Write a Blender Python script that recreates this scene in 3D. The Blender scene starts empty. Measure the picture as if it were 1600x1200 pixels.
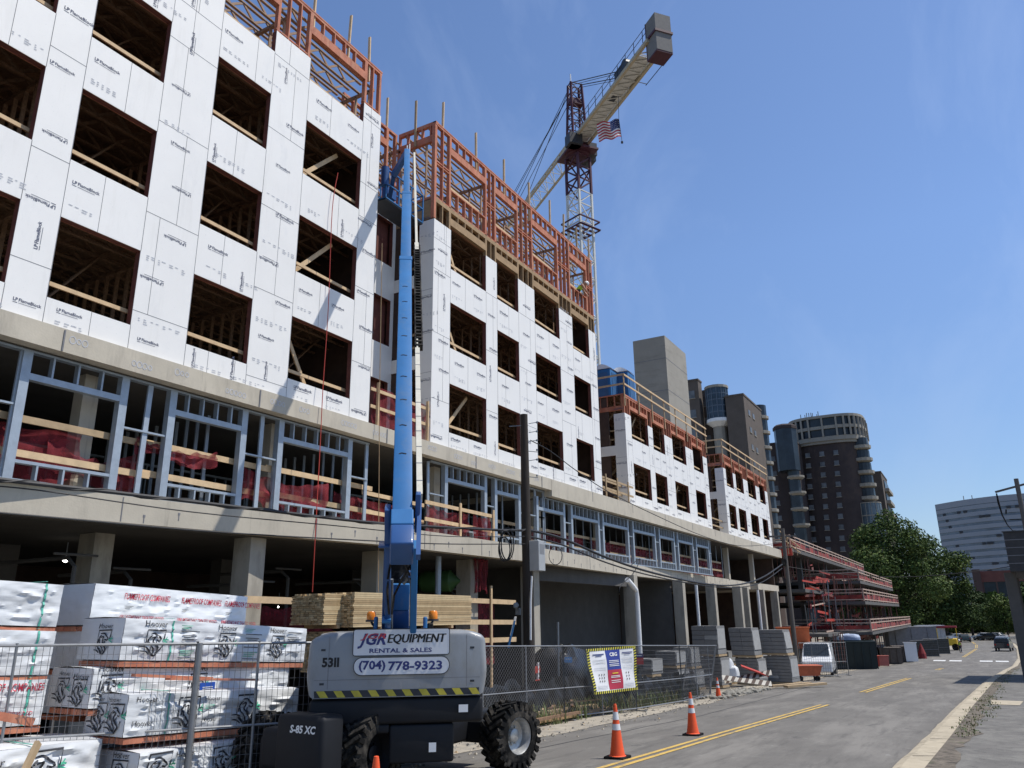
import bpy, bmesh, math, random
from mathutils import Vector, Matrix, noise
R = math.radians
random.seed(7)
SC = bpy.context.scene
COL = SC.collection

# ------------------------------------------------------------------ camera
FPX = 1215.0                      # focal length in pixels of a 1600 px wide picture
_h = Vector((1533 - 800, 956 - 600, FPX)).normalized()
_z = Vector((745 - 800, -3450 - 600, FPX)).normalized()
_z = (_z - _z.dot(_h) * _h).normalized()
_x = _h.cross(_z)
WM = Matrix((_x, _h, _z))         # camera axes (right, down, forward) -> world
cam = bpy.data.cameras.new('camera')
cam.sensor_fit = 'HORIZONTAL'
cam.angle = 2 * math.atan(800 / FPX)
cam.clip_start = 0.1
cam.clip_end = 4000
camo = bpy.data.objects.new('camera', cam)
COL.objects.link(camo)
cr, cd, cf = WM.col[0], WM.col[1], WM.col[2]
camo.matrix_world = Matrix(((cr[0], -cd[0], -cf[0], 0), (cr[1], -cd[1], -cf[1], 0), (cr[2], -cd[2], -cf[2], 0), (0, 0, 0, 1)))
SC.camera = camo

# ------------------------------------------------------------------ sky, sun, exposure
SUN = Vector((1.0, 0.55, 2.15)).normalized()
EL = math.asin(SUN.z)
AZ = math.atan2(SUN.x, SUN.y)
w = bpy.data.worlds.new('World')
SC.world = w
w.use_nodes = True
nt = w.node_tree
nt.nodes.clear()
out = nt.nodes.new('ShaderNodeOutputWorld')
bg = nt.nodes.new('ShaderNodeBackground')
sky = nt.nodes.new('ShaderNodeTexSky')
sky.sky_type = 'NISHITA'
sky.sun_disc = False
sky.sun_elevation = EL
sky.sun_rotation = AZ
sky.altitude = 100
sky.air_density = 1.0
sky.dust_density = 0.35
sky.ozone_density = 2.6
bg.inputs['Strength'].default_value = 0.10
# thin wisps of high cloud
tc = nt.nodes.new('ShaderNodeTexCoord')
mp = nt.nodes.new('ShaderNodeMapping')
mp.inputs['Scale'].default_value = (3.0, 2.2, 1.6)
mp.inputs['Rotation'].default_value = (0.3, 0.5, 0.4)
mp.inputs['Location'].default_value = (0.35, -0.25, 0.5)
n1 = nt.nodes.new('ShaderNodeTexNoise')
n1.inputs['Scale'].default_value = 1.3
n1.inputs['Detail'].default_value = 7
n1.inputs['Roughness'].default_value = 0.6
n1.inputs['Distortion'].default_value = 0.6
rm = nt.nodes.new('ShaderNodeMapRange')
rm.inputs[1].default_value = 0.52
rm.inputs[2].default_value = 0.86
rm.inputs[3].default_value = 0.0
rm.inputs[4].default_value = 0.22
mx = nt.nodes.new('ShaderNodeMixRGB')
mx.inputs['Color2'].default_value = (5.2, 5.9, 7.0, 1)
nt.links.new(tc.outputs['Generated'], mp.inputs['Vector'])
nt.links.new(mp.outputs[0], n1.inputs['Vector'])
nt.links.new(n1.outputs[0], rm.inputs[0])
nt.links.new(rm.outputs[0], mx.inputs['Fac'])
nt.links.new(sky.outputs[0], mx.inputs['Color1'])
tint = nt.nodes.new('ShaderNodeMixRGB')       # clear, deep blue summer air
tint.blend_type = 'MULTIPLY'
tint.inputs['Fac'].default_value = 1
tint.inputs['Color2'].default_value = (1.16, 1.26, 1.46, 1)
sx = nt.nodes.new('ShaderNodeSeparateXYZ')
hz = nt.nodes.new('ShaderNodeMapRange')
hz.inputs[1].default_value = 0.0
hz.inputs[2].default_value = 0.42
hz.inputs[3].default_value = 0.0
hz.inputs[4].default_value = 1.0
nt.links.new(tc.outputs['Generated'], sx.inputs[0])
nt.links.new(sx.outputs[2], hz.inputs[0])
hc = nt.nodes.new('ShaderNodeMixRGB')
hc.inputs['Color1'].default_value = (.84, .90, 1.02, 1)
hc.inputs['Color2'].default_value = (1.26, 1.34, 1.5, 1)
nt.links.new(hz.outputs[0], hc.inputs['Fac'])
nt.links.new(hc.outputs[0], tint.inputs['Color2'])
nt.links.new(mx.outputs[0], tint.inputs['Color1'])
nt.links.new(tint.outputs[0], bg.inputs[0])
nt.links.new(bg.outputs[0], out.inputs[0])
sl = bpy.data.lights.new('sun', 'SUN')
sl.energy = 4.3
sl.angle = R(0.53)
sl.color = (1.0, 0.955, 0.88)
so = bpy.data.objects.new('sun', sl)
COL.objects.link(so)
so.rotation_euler = SUN.to_track_quat('Z', 'Y').to_euler()
SC.view_settings.view_transform = 'Standard'
SC.view_settings.look = 'None'
SC.view_settings.exposure = 0.12
SC.view_settings.gamma = 1
SC.view_settings.use_curve_mapping = False
SC.cycles.max_bounces = 6
SC.cycles.diffuse_bounces = 3
SC.cycles.transparent_max_bounces = 8

# ------------------------------------------------------------------ survey helpers: photograph pixel -> place on a real plane
def ray(px, py): return WM @ Vector((px - 800, py - 600, FPX))
def atx(px, py, x): r = ray(px, py); return r * (x / r.x)
def aty(px, py, y): r = ray(px, py); return r * (y / r.y)
def atz(px, py, z): r = ray(px, py); return r * (z / r.z)
def dep(px, py, d): return ray(px, py) * (d / FPX)
def gz(x, y):
    return -1.9 - .035 * min(y, 95) - .005 * min(max(0, y - 95), 300) + .03 * max(min(x + 5, 0), -25)

# ------------------------------------------------------------------ materials
MATS = {}
def mat(name, col, rough=.75, metal=0.0, var=.18, scale=3.0, bump=0.0, bscale=30.0, spec=.4, stretch=(1, 1, 1), col2=None, coat=0, detail=6):
    if name in MATS: return MATS[name]
    m = bpy.data.materials.new(name)
    m.use_nodes = True
    t = m.node_tree
    b = t.nodes['Principled BSDF']
    b.inputs['Roughness'].default_value = rough
    b.inputs['Metallic'].default_value = metal
    b.inputs['Specular IOR Level'].default_value = spec
    if coat: b.inputs['Coat Weight'].default_value = coat
    c = t.nodes.new('ShaderNodeTexCoord')
    mp = t.nodes.new('ShaderNodeMapping')
    mp.inputs['Scale'].default_value = stretch
    t.links.new(c.outputs['Object'], mp.inputs['Vector'])
    n = t.nodes.new('ShaderNodeTexNoise')
    n.inputs['Scale'].default_value = scale
    n.inputs['Detail'].default_value = detail
    n.inputs['Roughness'].default_value = .65
    t.links.new(mp.outputs[0], n.inputs['Vector'])
    r = t.nodes.new('ShaderNodeValToRGB')
    r.color_ramp.elements[0].position = .28
    r.color_ramp.elements[1].position = .72
    if col2 is None:
        a = [max(0, k * (1 - var)) for k in col]
        d = [min(1, k * (1 + var)) for k in col]
    else: a, d = col, col2
    r.color_ramp.elements[0].color = (*a, 1)
    r.color_ramp.elements[1].color = (*d, 1)
    t.links.new(n.outputs[0], r.inputs[0])
    t.links.new(r.outputs[0], b.inputs['Base Color'])
    if bump:
        n2 = t.nodes.new('ShaderNodeTexNoise')
        n2.inputs['Scale'].default_value = bscale
        n2.inputs['Detail'].default_value = 5
        t.links.new(mp.outputs[0], n2.inputs['Vector'])
        bp = t.nodes.new('ShaderNodeBump')
        bp.inputs['Strength'].default_value = bump
        bp.inputs['Distance'].default_value = .02
        t.links.new(n2.outputs[0], bp.inputs['Height'])
        t.links.new(bp.outputs[0], b.inputs['Normal'])
    MATS[name] = m
    return m
def layer(m, col, lo, hi, scale, stretch=(1, 1, 1), amount=1.0, detail=8, seed=0):
    """a second, patchy colour (dirt, stains, wear) mixed over the material's own colour"""
    t = m.node_tree
    b = t.nodes['Principled BSDF']
    src = b.inputs['Base Color'].links[0].from_socket
    c = t.nodes.new('ShaderNodeTexCoord')
    mp = t.nodes.new('ShaderNodeMapping')
    mp.inputs['Scale'].default_value = stretch
    mp.inputs['Location'].default_value = (seed, seed * 1.7, seed * .3)
    t.links.new(c.outputs['Object'], mp.inputs['Vector'])
    n = t.nodes.new('ShaderNodeTexNoise')
    n.inputs['Scale'].default_value = scale
    n.inputs['Detail'].default_value = detail
    n.inputs['Roughness'].default_value = .7
    t.links.new(mp.outputs[0], n.inputs['Vector'])
    r = t.nodes.new('ShaderNodeMapRange')
    r.inputs[1].default_value = lo
    r.inputs[2].default_value = hi
    r.inputs[4].default_value = amount
    t.links.new(n.outputs[0], r.inputs[0])
    x = t.nodes.new('ShaderNodeMixRGB')
    x.inputs['Color2'].default_value = (*col, 1)
    t.links.new(r.outputs[0], x.inputs['Fac'])
    t.links.new(src, x.inputs['Color1'])
    t.links.new(x.outputs[0], b.inputs['Base Color'])
    return m
BOARD = mat('white_board', (.80, .785, .75), .6, var=.03, scale=.8, bump=.04, bscale=60)
layer(BOARD, (.60, .61, .62), .56, .80, 1.1, (1, 1, .45), .45)
layer(BOARD, (.40, .40, .41), .68, .73, 9, (1, 1, 1), .5, seed=4)
layer(BOARD, (.64, .62, .58), .55, .8, 3.0, (1, 1, .12), .5, seed=12)
layer(BOARD, (.55, .55, .55), .60, .66, 22, (1, 1, 1), .35, seed=7)
SEAM = mat('dark_seam_gap', (.19, .19, .2), .9)  # dark grey strips for joints, slots and gaps
INK = mat('blue_black_ink', (.085, .095, .15), .8, var=.3, scale=12)
INKL = mat('faint_grey_ink', (.50, .51, .54), .8, var=.3, scale=20)
REDW = mat('red_treated_timber', (.47, .165, .095), .8, var=.3, scale=2.2, stretch=(1, 1, 1), bump=.15)
layer(REDW, (.56, .29, .18), .47, .66, 5, (1, 1, .2), .7)
layer(REDW, (.24, .08, .05), .56, .66, 2.5, (1, 1, .4), .6, seed=4)
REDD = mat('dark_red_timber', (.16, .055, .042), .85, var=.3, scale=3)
TANW = mat('tan_timber', (.34, .225, .12), .8, var=.25, scale=3, bump=.1)
PINE = mat('fresh_pine', (.60, .43, .25), .75, var=.18, scale=4, bump=.1)
PINE2 = mat('weathered_pine', (.40, .29, .17), .8, var=.2, scale=4, bump=.1)
TRUSSW = mat('truss_lumber', (.34, .23, .155), .8, var=.25, scale=3)
OSB = mat('strand_board', (.20, .12, .07), .85, var=.4, scale=14)
DARKIN = mat('interior_shade_board', (.07, .045, .035), .9, var=.3, scale=2)  # for unlit interiors: the shade is put into the colour
CONC = mat('raw_concrete', (.50, .45, .36), .85, var=.10, scale=1.2, bump=.15, bscale=25)
layer(CONC, (.33, .295, .24), .52, .74, 1.4, (1, 1, .25), .75)
layer(CONC, (.20, .18, .15), .60, .72, 2.2, (1.5, 1.5, .12), .7, seed=6)
layer(CONC, (.13, .12, .11), .70, .76, 6, (1, 1, .3), .6, seed=3)
CONCC = mat('column_concrete', (.40, .365, .30), .85, var=.12, scale=1.4, bump=.15)
layer(CONCC, (.24, .22, .185), .48, .62, 1.5, (1, 1, .3), .7)
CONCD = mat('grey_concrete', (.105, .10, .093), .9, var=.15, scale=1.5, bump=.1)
STEEL = mat('galvanised_steel', (.36, .41, .46), .5, .35, var=.12, scale=6)
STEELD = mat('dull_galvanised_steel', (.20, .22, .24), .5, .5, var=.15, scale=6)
BLACK = mat('black_rubber', (.008, .008, .008), .85, spec=.15, var=.3, scale=8)
DKGREY = mat('dark_grey_paint', (.03, .033, .04), .45, var=.15, scale=3)
WHITE = mat('white_paint', (.78, .78, .77), .5, var=.04, scale=3)
RED = mat('red_paint', (.45, .05, .03), .55, var=.15, scale=4)
YEL = mat('yellow_paint', (.72, .48, .04), .55, var=.12, scale=5)
BLUE = mat('blue_paint', (.03, .145, .345), .55, var=.10, scale=1.5, spec=.25)
layer(BLUE, (.10, .17, .27), .52, .70, 3, (1, 1, .3), .5)
BLUED = mat('dark_blue_paint', (.025, .085, .24), .4, var=.1, scale=1.5, coat=.2)
GREYP = mat('satin_grey_paint', (.25, .262, .275), .38, var=.06, scale=2, coat=.3)
layer(GREYP, (.19, .185, .17), .48, .68, 2.3, (1, 1, .5), .6)
layer(GREYP, (.33, .33, .32), .62, .66, 14, (1, 1, .3), .5, seed=5)
NETR = mat('red_debris_net', (.19, .015, .022), .85, var=.25, scale=9)
layer(BLACK, (.085, .076, .064), .46, .64, 4, (1, 1, 1), .8, seed=3)
CABLE = mat('black_cable', (.02, .02, .022), .6, var=.3, scale=10)
GLASS = mat('dark_window_glass', (.022, .032, .042), .3, var=.5, scale=.25, spec=.4)

def netmat(m):
    t = m.node_tree
    b = t.nodes['Principled BSDF']
    c = t.nodes.new('ShaderNodeTexCoord')
    n = t.nodes.new('ShaderNodeTexNoise')
    n.inputs['Scale'].default_value = 3
    mr = t.nodes.new('ShaderNodeMapRange')
    mr.inputs[1].default_value = .35
    mr.inputs[2].default_value = .65
    mr.inputs[3].default_value = .4
    mr.inputs[4].default_value = .85
    t.links.new(c.outputs['Object'], n.inputs['Vector'])
    t.links.new(n.outputs[0], mr.inputs[0])
    t.links.new(mr.outputs[0], b.inputs['Alpha'])
netmat(NETR)

# ------------------------------------------------------------------ mesh builder
class MB:
    def __init__(s): s.v = []; s.f = []; s.m = []; s.mats = []; s.cur = 0
    def use(s, m):
        if m not in s.mats: s.mats.append(m)
        s.cur = s.mats.index(m); return s
    def add(s, vs, fs):
        k = len(s.v)
        s.v += [tuple(p) for p in vs]
        for f in fs:
            s.f.append([i + k for i in f]); s.m.append(s.cur)
        return s
    def box(s, x0, x1, y0, y1, z0, z1):
        x0, x1 = min(x0, x1), max(x0, x1); y0, y1 = min(y0, y1), max(y0, y1); z0, z1 = min(z0, z1), max(z0, z1)
        return s.add([(x0, y0, z0), (x1, y0, z0), (x1, y1, z0), (x0, y1, z0), (x0, y0, z1), (x1, y0, z1), (x1, y1, z1), (x0, y1, z1)],
                     [(0, 3, 2, 1), (4, 5, 6, 7), (0, 1, 5, 4), (1, 2, 6, 5), (2, 3, 7, 6), (3, 0, 4, 7)])
    def obox(s, c, ax, ay, az, sx, sy, sz):
        c = Vector(c); ax = Vector(ax) * (sx / 2); ay = Vector(ay) * (sy / 2); az = Vector(az) * (sz / 2)
        v = [c + ax * i + ay * j + az * k for k in (-1, 1) for i, j in ((-1, -1), (1, -1), (1, 1), (-1, 1))]
        return s.add(v, [(0, 3, 2, 1), (4, 5, 6, 7), (0, 1, 5, 4), (1, 2, 6, 5), (2, 3, 7, 6), (3, 0, 4, 7)])
    def bar(s, p, q, a=.05, b=None, up=(0, 0, 1)):
        p = Vector(p); q = Vector(q); d = q - p; L = d.length
        if L < 1e-6: return s
        d /= L; up = Vector(up)
        if abs(d.dot(up)) > .98: up = Vector((0, 1, 0)) if abs(d.y) < .9 else Vector((1, 0, 0))
        x = d.cross(up).normalized(); y = x.cross(d)
        return s.obox((p + q) / 2, x, d, y, a, L, b if b else a)
    def tube(s, pts, r, n=6, cap=True):
        pts = [Vector(p) for p in pts]; N = len(pts); vs = []; fs = []
        rr = r if isinstance(r, (list, tuple)) else [r] * N
        ref = None
        for i, p in enumerate(pts):
            d = (pts[min(i + 1, N - 1)] - pts[max(i - 1, 0)])
            d = d.normalized() if d.length > 1e-9 else Vector((0, 0, 1))
            if ref is None:
                ref = Vector((0, 0, 1)) if abs(d.z) < .9 else Vector((1, 0, 0))
            x = d.cross(ref)
            if x.length < 1e-4: x = d.cross(Vector((0, 1, 0)))
            x.normalize(); y = x.cross(d).normalized(); ref = y
            for k in range(n):
                a = 2 * math.pi * k / n
                vs.append(p + (x * math.cos(a) + y * math.sin(a)) * rr[i])
        for i in range(N - 1):
            for k in range(n):
                k2 = (k + 1) % n
                fs.append((i * n + k, i * n + k2, (i + 1) * n + k2, (i + 1) * n + k))
        if cap:
            fs.append(tuple(range(n - 1, -1, -1))); fs.append(tuple((N - 1) * n + k for k in range(n)))
        return s.add(vs, fs)
    def lathe(s, o, axis, prof, n=20, cap=True):
        """prof: list of (distance along axis, radius)"""
        o = Vector(o); ax = Vector(axis).normalized()
        ref = Vector((0, 0, 1)) if abs(ax.z) < .9 else Vector((1, 0, 0))
        x = ax.cross(ref).normalized(); y = ax.cross(x)
        vs = []; fs = []
        for t, r in prof:
            for k in range(n):
                a = 2 * math.pi * k / n
                vs.append(o + ax * t + (x * math.cos(a) + y * math.sin(a)) * r)
        for i in range(len(prof) - 1):
            for k in range(n):
                k2 = (k + 1) % n
                fs.append((i * n + k, i * n + k2, (i + 1) * n + k2, (i + 1) * n + k))
        if cap:
            fs.append(tuple(range(n - 1, -1, -1))); m = (len(prof) - 1) * n
            fs.append(tuple(m + k for k in range(n)))
        return s.add(vs, fs)
    def quad(s, a, b, c, d): return s.add([a, b, c, d], [(0, 1, 2, 3)])
    def prism(s, poly, z0, z1):
        n = len(poly)
        vs = [(p[0], p[1], z0) for p in poly] + [(p[0], p[1], z1) for p in poly]
        fs = [tuple(range(n - 1, -1, -1)), tuple(range(n, 2 * n))] + [(i, (i + 1) % n, n + (i + 1) % n, n + i) for i in range(n)]
        return s.add(vs, fs)
    def grid(s, fn, nu, nv):
        vs = [fn(i / nu, j / nv) for j in range(nv + 1) for i in range(nu + 1)]
        W = nu + 1
        return s.add(vs, [(j * W + i, j * W + i + 1, (j + 1) * W + i + 1, (j + 1) * W + i) for j in range(nv) for i in range(nu)])
    def build(s, name, m=None, parent=None, smooth=False, label=None, loc=None, recalc=True):
        me = bpy.data.meshes.new(name)
        off = Vector((0, 0, 0))
        if parent is not None: off = wloc(parent)
        elif loc is not None: off = Vector(loc)
        elif s.v:
            xs = [p[0] for p in s.v]; ys = [p[1] for p in s.v]; zs = [p[2] for p in s.v]
            off = Vector(((min(xs) + max(xs)) / 2, (min(ys) + max(ys)) / 2, min(zs)))
        me.from_pydata([(p[0] - off.x, p[1] - off.y, p[2] - off.z) for p in s.v], [], s.f)
        mats = s.mats if s.mats else [m]
        for k in mats: me.materials.append(k)
        if s.mats: me.polygons.foreach_set('material_index', s.m)
        if recalc:
            bm = bmesh.new(); bm.from_mesh(me)
            bmesh.ops.recalc_face_normals(bm, faces=bm.faces)
            bm.to_mesh(me); bm.free()
        if smooth:
            me.polygons.foreach_set('use_smooth', [True] * len(me.polygons))
            me.set_sharp_from_angle(angle=R(40))
        me.update()
        o = bpy.data.objects.new(name, me)
        COL.objects.link(o)
        if parent is not None: o.parent = parent
        else: o.location = off
        if label: o['label'] = label
        return o
def wloc(o):
    p = Vector((0, 0, 0))
    while o is not None: p += o.location; o = o.parent
    return p
def thing(name, label, cat, loc=(0, 0, 0), group=None):
    o = bpy.data.objects.new(name, None)
    o.empty_display_size = .3
    COL.objects.link(o)
    o.location = loc
    o['label'] = label; o['category'] = cat
    if group: o['group'] = group
    return o
def tag(o, label, cat, group=None):
    o['label'] = label; o['category'] = cat
    if group: o['group'] = group
    return o
def struct(o): o['kind'] = 'structure'; return o
def stuff(o, label, cat):
    o['kind'] = 'stuff'; o['label'] = label; o['category'] = cat; return o
def copy_tree(o, loc=None, rotz=None, label=None):
    c = o.copy(); COL.objects.link(c)
    for ch in list(o.children):
        k = ch.copy(); COL.objects.link(k); k.parent = c
        for g in list(ch.children):
            q = g.copy(); COL.objects.link(q); q.parent = k
    if loc is not None: c.location = loc
    if rotz is not None: c.rotation_euler = (0, 0, rotz)
    if label: c['label'] = label
    return c

# lettering: outlines of the built-in font, filled, cached
_TX = {}
def _raw_text(s, bold):
    c = bpy.data.curves.new('t', 'FONT')
    c.body = s; c.size = 1; c.offset = bold; c.resolution_u = 2; c.fill_mode = 'FRONT'
    o = bpy.data.objects.new('t', c); COL.objects.link(o)
    dg = bpy.context.evaluated_depsgraph_get(); dg.update()
    me = o.evaluated_get(dg).to_mesh()
    vs = [Vector(v.co) for v in me.vertices]; fs = [tuple(p.vertices) for p in me.polygons]
    o.evaluated_get(dg).to_mesh_clear()
    bpy.data.objects.remove(o); bpy.data.curves.remove(c)
    return vs, fs
def text_geo(s, bold=0.0, shear=0.0):
    k = (s, bold, shear)
    if k in _TX: return _TX[k]
    vs, fs = _raw_text(s, 0)
    if bold:
        v2, f2 = _raw_text(s, bold)
        out = []                                     # keep sharp corners from shooting out
        for q in v2:
            p = min(vs, key=lambda t: (t - q).length_squared); L = (q - p).length
            out.append(q if L <= 3 * bold else p + (q - p) * (3 * bold / L))
        vs, fs = out, f2
    vs = [(v.x + shear * v.y, v.y) for v in vs]
    xs = [v[0] for v in vs]; ys = [v[1] for v in vs]
    x0, x1, y0, y1 = min(xs), max(xs), min(ys), max(ys)
    vs = [((v[0] - x0), (v[1] - y0)) for v in vs]
    _TX[k] = (vs, fs, x1 - x0, y1 - y0)
    return _TX[k]
def put_text(mb, s, fn, u0, v0, width=None, height=None, bold=0.0, shear=0.0, rot=0.0):
    """lay text on a surface: fn(u, v) gives the point; (u0, v0) is the lower left corner of the text"""
    vs, fs, W, H = text_geo(s, bold, shear)
    sx = (width / W) if width else height / H
    sy = (height / H) if height else sx
    c, d = math.cos(rot), math.sin(rot)
    mb.add([fn(u0 + c * x * sx - d * y * sy, v0 + d * x * sx + c * y * sy) for x, y in vs], fs)
def plane_fn(o, U, V, off=.004):
    o = Vector(o); U = Vector(U).normalized(); V = Vector(V).normalized(); N = U.cross(V).normalized() * off
    return lambda u, v: o + U * u + V * v + N
def ribbon(mb, pts, wd, fn, closed=False):
    """a painted stroke of given width along a polyline on a surface"""
    P = [Vector((p[0], p[1])) for p in pts]
    if closed: P = P + [P[0]]
    L = []; n = len(P)
    for i in range(n):
        d = (P[min(i + 1, n - 1)] - P[max(i - 1, 0)])
        if closed and i in (0, n - 1): d = P[1] - P[n - 2]
        d = d.normalized() if d.length > 1e-9 else Vector((1, 0))
        nn = Vector((-d.y, d.x)) * (wd[i] if isinstance(wd, list) else wd) / 2
        L.append((P[i] + nn, P[i] - nn))
    vs = []
    for a, b in L: vs += [fn(a.x, a.y), fn(b.x, b.y)]
    mb.add(vs, [(2 * i, 2 * i + 1, 2 * i + 3, 2 * i + 2) for i in range(n - 1)])
def lerp(a, b, t): return a + (b - a) * t
def sag(p, q, s, n=14):
    p = Vector(p); q = Vector(q)
    return [p.lerp(q, i / n) - Vector((0, 0, s * 4 * (i / n) * (1 - i / n))) for i in range(n + 1)]

# ================================================================== GROUND, ROAD, PAVEMENT
def proj(P):
    P = Vector(P); c = Vector((cr.dot(P), cd.dot(P), cf.dot(P)))
    return 800 + FPX * c.x / c.z, 600 + FPX * c.y / c.z
def y_on(px, x, z, lo=1.0, hi=400.0):
    """where along the street a picture column meets the line at (x, z)"""
    for _ in range(60):
        m = (lo + hi) / 2
        if proj((x, m, z))[0] < px: lo = m
        else: hi = m
    return lo
def x_on(px, y, z, lo=-80.0, hi=60.0):
    for _ in range(60):
        m = (lo + hi) / 2
        if proj((m, y, z))[0] < px: lo = m
        else: hi = m
    return lo
YS = [-30, -12, 0, 4, 8, 12, 16, 20, 24, 28, 32, 36, 40, 45, 50, 55, 60, 66, 72, 78, 84, 90, 95, 100, 106, 112, 118, 124, 130, 136, 142, 148, 155, 162, 170, 180, 190, 200, 215, 240, 280, 340, 420, 600, 900, 1500]
XS = [-900, -500, -250, -140, -90, -60, -45, -30, -24, -20, -17, -15, -13, -12, -11, -10, -9, -8, -7, -6, -5, -4, -2, 0, 3, 6, 10, 16, 25, 40, 70, 120, 250, 500, 900]
DIRT = mat('sandy_dirt', (.21, .185, .145), .95, var=.35, scale=.9, bump=.5, bscale=6)
layer(DIRT, (.32, .29, .24), .5, .7, 2.5, amount=.8)
layer(DIRT, (.09, .085, .075), .58, .72, 1.3, amount=.7, seed=5)
m = MB()
W_ = len(XS)
m.add([(x, y, gz(x, y) - .05) for y in YS for x in XS],
      [(j * W_ + i, j * W_ + i + 1, (j + 1) * W_ + i + 1, (j + 1) * W_ + i) for j in range(len(YS) - 1) for i in range(W_ - 1)])
struct(m.build('ground', DIRT, loc=(0, 0, 0)))
ROADL = [(-30, -8.6), (0, -9.2), (12, -9.5), (22, -9.5), (31, -9.55), (48, -10.1), (82, -10.9), (111, -8.5), (137, -5.3), (160, -4.4), (190, -5.2), (240, -14), (300, -34)]
CENT = [(-30, -5.6), (0, -5.7), (13, -5.68), (19, -5.5), (30, -5.05), (38, -4.95), (57, -4.5), (82, -3.9), (115, -2.8), (145, -1.55), (165, -1.6), (190, -2.6), (240, -10), (300, -29)]
KERB = [(-30, -2.6), (0, -2.1), (8, -1.85), (15.3, -1.6), (20.2, -1.44), (29.5, -1.2), (54, -.4), (79, .85), (112, 2.8), (144, 3.7), (170, 3.8), (190, 3.0), (240, -4), (300, -22)]
def tab(T, y):
    for (a, xa), (b, xb) in zip(T, T[1:]):
        if y <= b: return xa + (xb - xa) * (y - a) / (b - a)
    return T[-1][1]
RY = sorted(set([y for y in YS if y <= 300] + [y + 2 for y in YS if y < 200]))
def strip(name, fl, fr, dz, material, ys=RY, n=6, wob=0.0):
    mb = MB(); vs = []
    for y in ys:
        a, b = fl(y), fr(y)
        for i in range(n + 1):
            x = a + (b - a) * i / n
            if wob and i in (0, n): x += wob * noise.noise(Vector((i * 7.3, y * .9, 1)))
            vs.append((x, y, gz(x, y) + dz))
    mb.add(vs, [(j * (n + 1) + i, j * (n + 1) + i + 1, (j + 1) * (n + 1) + i + 1, (j + 1) * (n + 1) + i) for j in range(len(ys) - 1) for i in range(n)])
    return mb.build(name, material, loc=(0, 0, 0))
ASPH = mat('grey_asphalt', (.135, .125, .11), .88, var=.13, scale=.7, bump=.25, bscale=90)
layer(ASPH, (.21, .196, .172), .46, .62, .55, (1.6, .35, 1), .8)
layer(ASPH, (.085, .079, .07), .53, .64, 1.6, (2.5, .3, 1), .6, seed=3)
layer(ASPH, (.33, .32, .29), .635, .68, 4.5, (.5, 1.4, 1), .7, seed=8)
layer(ASPH, (.05, .048, .045), .63, .65, 1.1, (1, .5, 1), .5, seed=15)
layer(ASPH, (.24, .235, .22), .53, .8, 160, (1, 1, 1), .5, detail=2, seed=8)
RYF = sorted(set(RY + [i * .8 for i in range(5, 75)]))
struct(strip('road', lambda y: tab(ROADL, y), lambda y: tab(KERB, y), 0.0, ASPH, ys=RYF, wob=.16))
# sandy edge where the site's dirt spills on to the road
SAND = mat('spilt_sand', (.34, .30, .235), .95, var=.25, scale=1.6, bump=.4, bscale=12)
layer(SAND, (.17, .16, .145), .50, .66, 2.2, amount=.8)
struct(strip('dirt_verge', lambda y: tab(ROADL, y) - 1.5, lambda y: tab(ROADL, y) + .35 + .35 * noise.noise(Vector((0, y * .35, 3))), .008, SAND, ys=[y for y in RYF if 2 < y < 180]))
# concrete kerb, verge and asphalt pavement on the right
KCON = mat('old_kerb_concrete', (.42, .36, .26), .9, var=.16, scale=1.1, bump=.3, bscale=14)
layer(KCON, (.20, .17, .125), .52, .66, 2.6, amount=.8)
layer(KCON, (.52, .47, .37), .56, .70, 7, amount=.6, seed=3)
layer(KCON, (.055, .05, .045), .735, .75, 3.0, (.3, 1.5, 1), 1.0, seed=2)
TAR_ = mat('dark_joint', (.06, .05, .04), .9)
KB = MB(); vs = []
KY = [y for y in RYF if y < 260]
for y in KY:
    k = tab(KERB, y) + .035 * noise.noise(Vector((3, y * .8, 9))); e = tab(KERB, y) + .54 + .05 * noise.noise(Vector((8, y * .9, 2)))
    g = gz(k, y)
    vs += [(k, y, g - .02), (k + .02, y, g + .07), (k + .16, y, g + .11), (e, y, g + .12), (e, y, g - .05)]
KB.add(vs, [(j * 5 + i, j * 5 + i + 1, (j + 1) * 5 + i + 1, (j + 1) * 5 + i) for j in range(len(KY) - 1) for i in range(4)])
KB.use(KCON)
KB.m = [0] * len(KB.f)
struct(KB.build('kerb', loc=(0, 0, 0)))
PAVE = mat('pavement_asphalt', (.135, .126, .112), .9, var=.22, scale=.9, bump=.5, bscale=35)
layer(PAVE, (.20, .19, .165), .47, .6, 1.5, amount=.7)
layer(PAVE, (.06, .058, .05), .55, .62, 4, amount=.6, seed=2)
layer(PAVE, (.25, .245, .23), .55, .8, 120, (1, 1, 1), .5, detail=2, seed=8)
struct(strip('pavement', lambda y: tab(KERB, y) + .44, lambda y: tab(KERB, y) + 14, .115, PAVE, ys=KY, n=5))
VERG = mat('cracked_verge', (.15, .125, .095), .95, var=.4, scale=3, bump=.6, bscale=20)
layer(VERG, (.055, .045, .035), .50, .62, 5, amount=.9)
layer(VERG, (.30, .27, .22), .60, .72, 8, amount=.7, seed=4)
layer(VERG, (.07, .09, .03), .56, .66, 2.5, amount=.8, seed=9)
struct(strip('verge', lambda y: tab(KERB, y) + .50, lambda y: tab(KERB, y) + .88 + .30 * noise.noise(Vector((0, y * .6, 7))) + .15 * noise.noise(Vector((3, y * 2.2, 7))), .122, VERG, ys=[y for y in KY if y > 3], n=3))
KJ = MB().use(TAR_)
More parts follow.
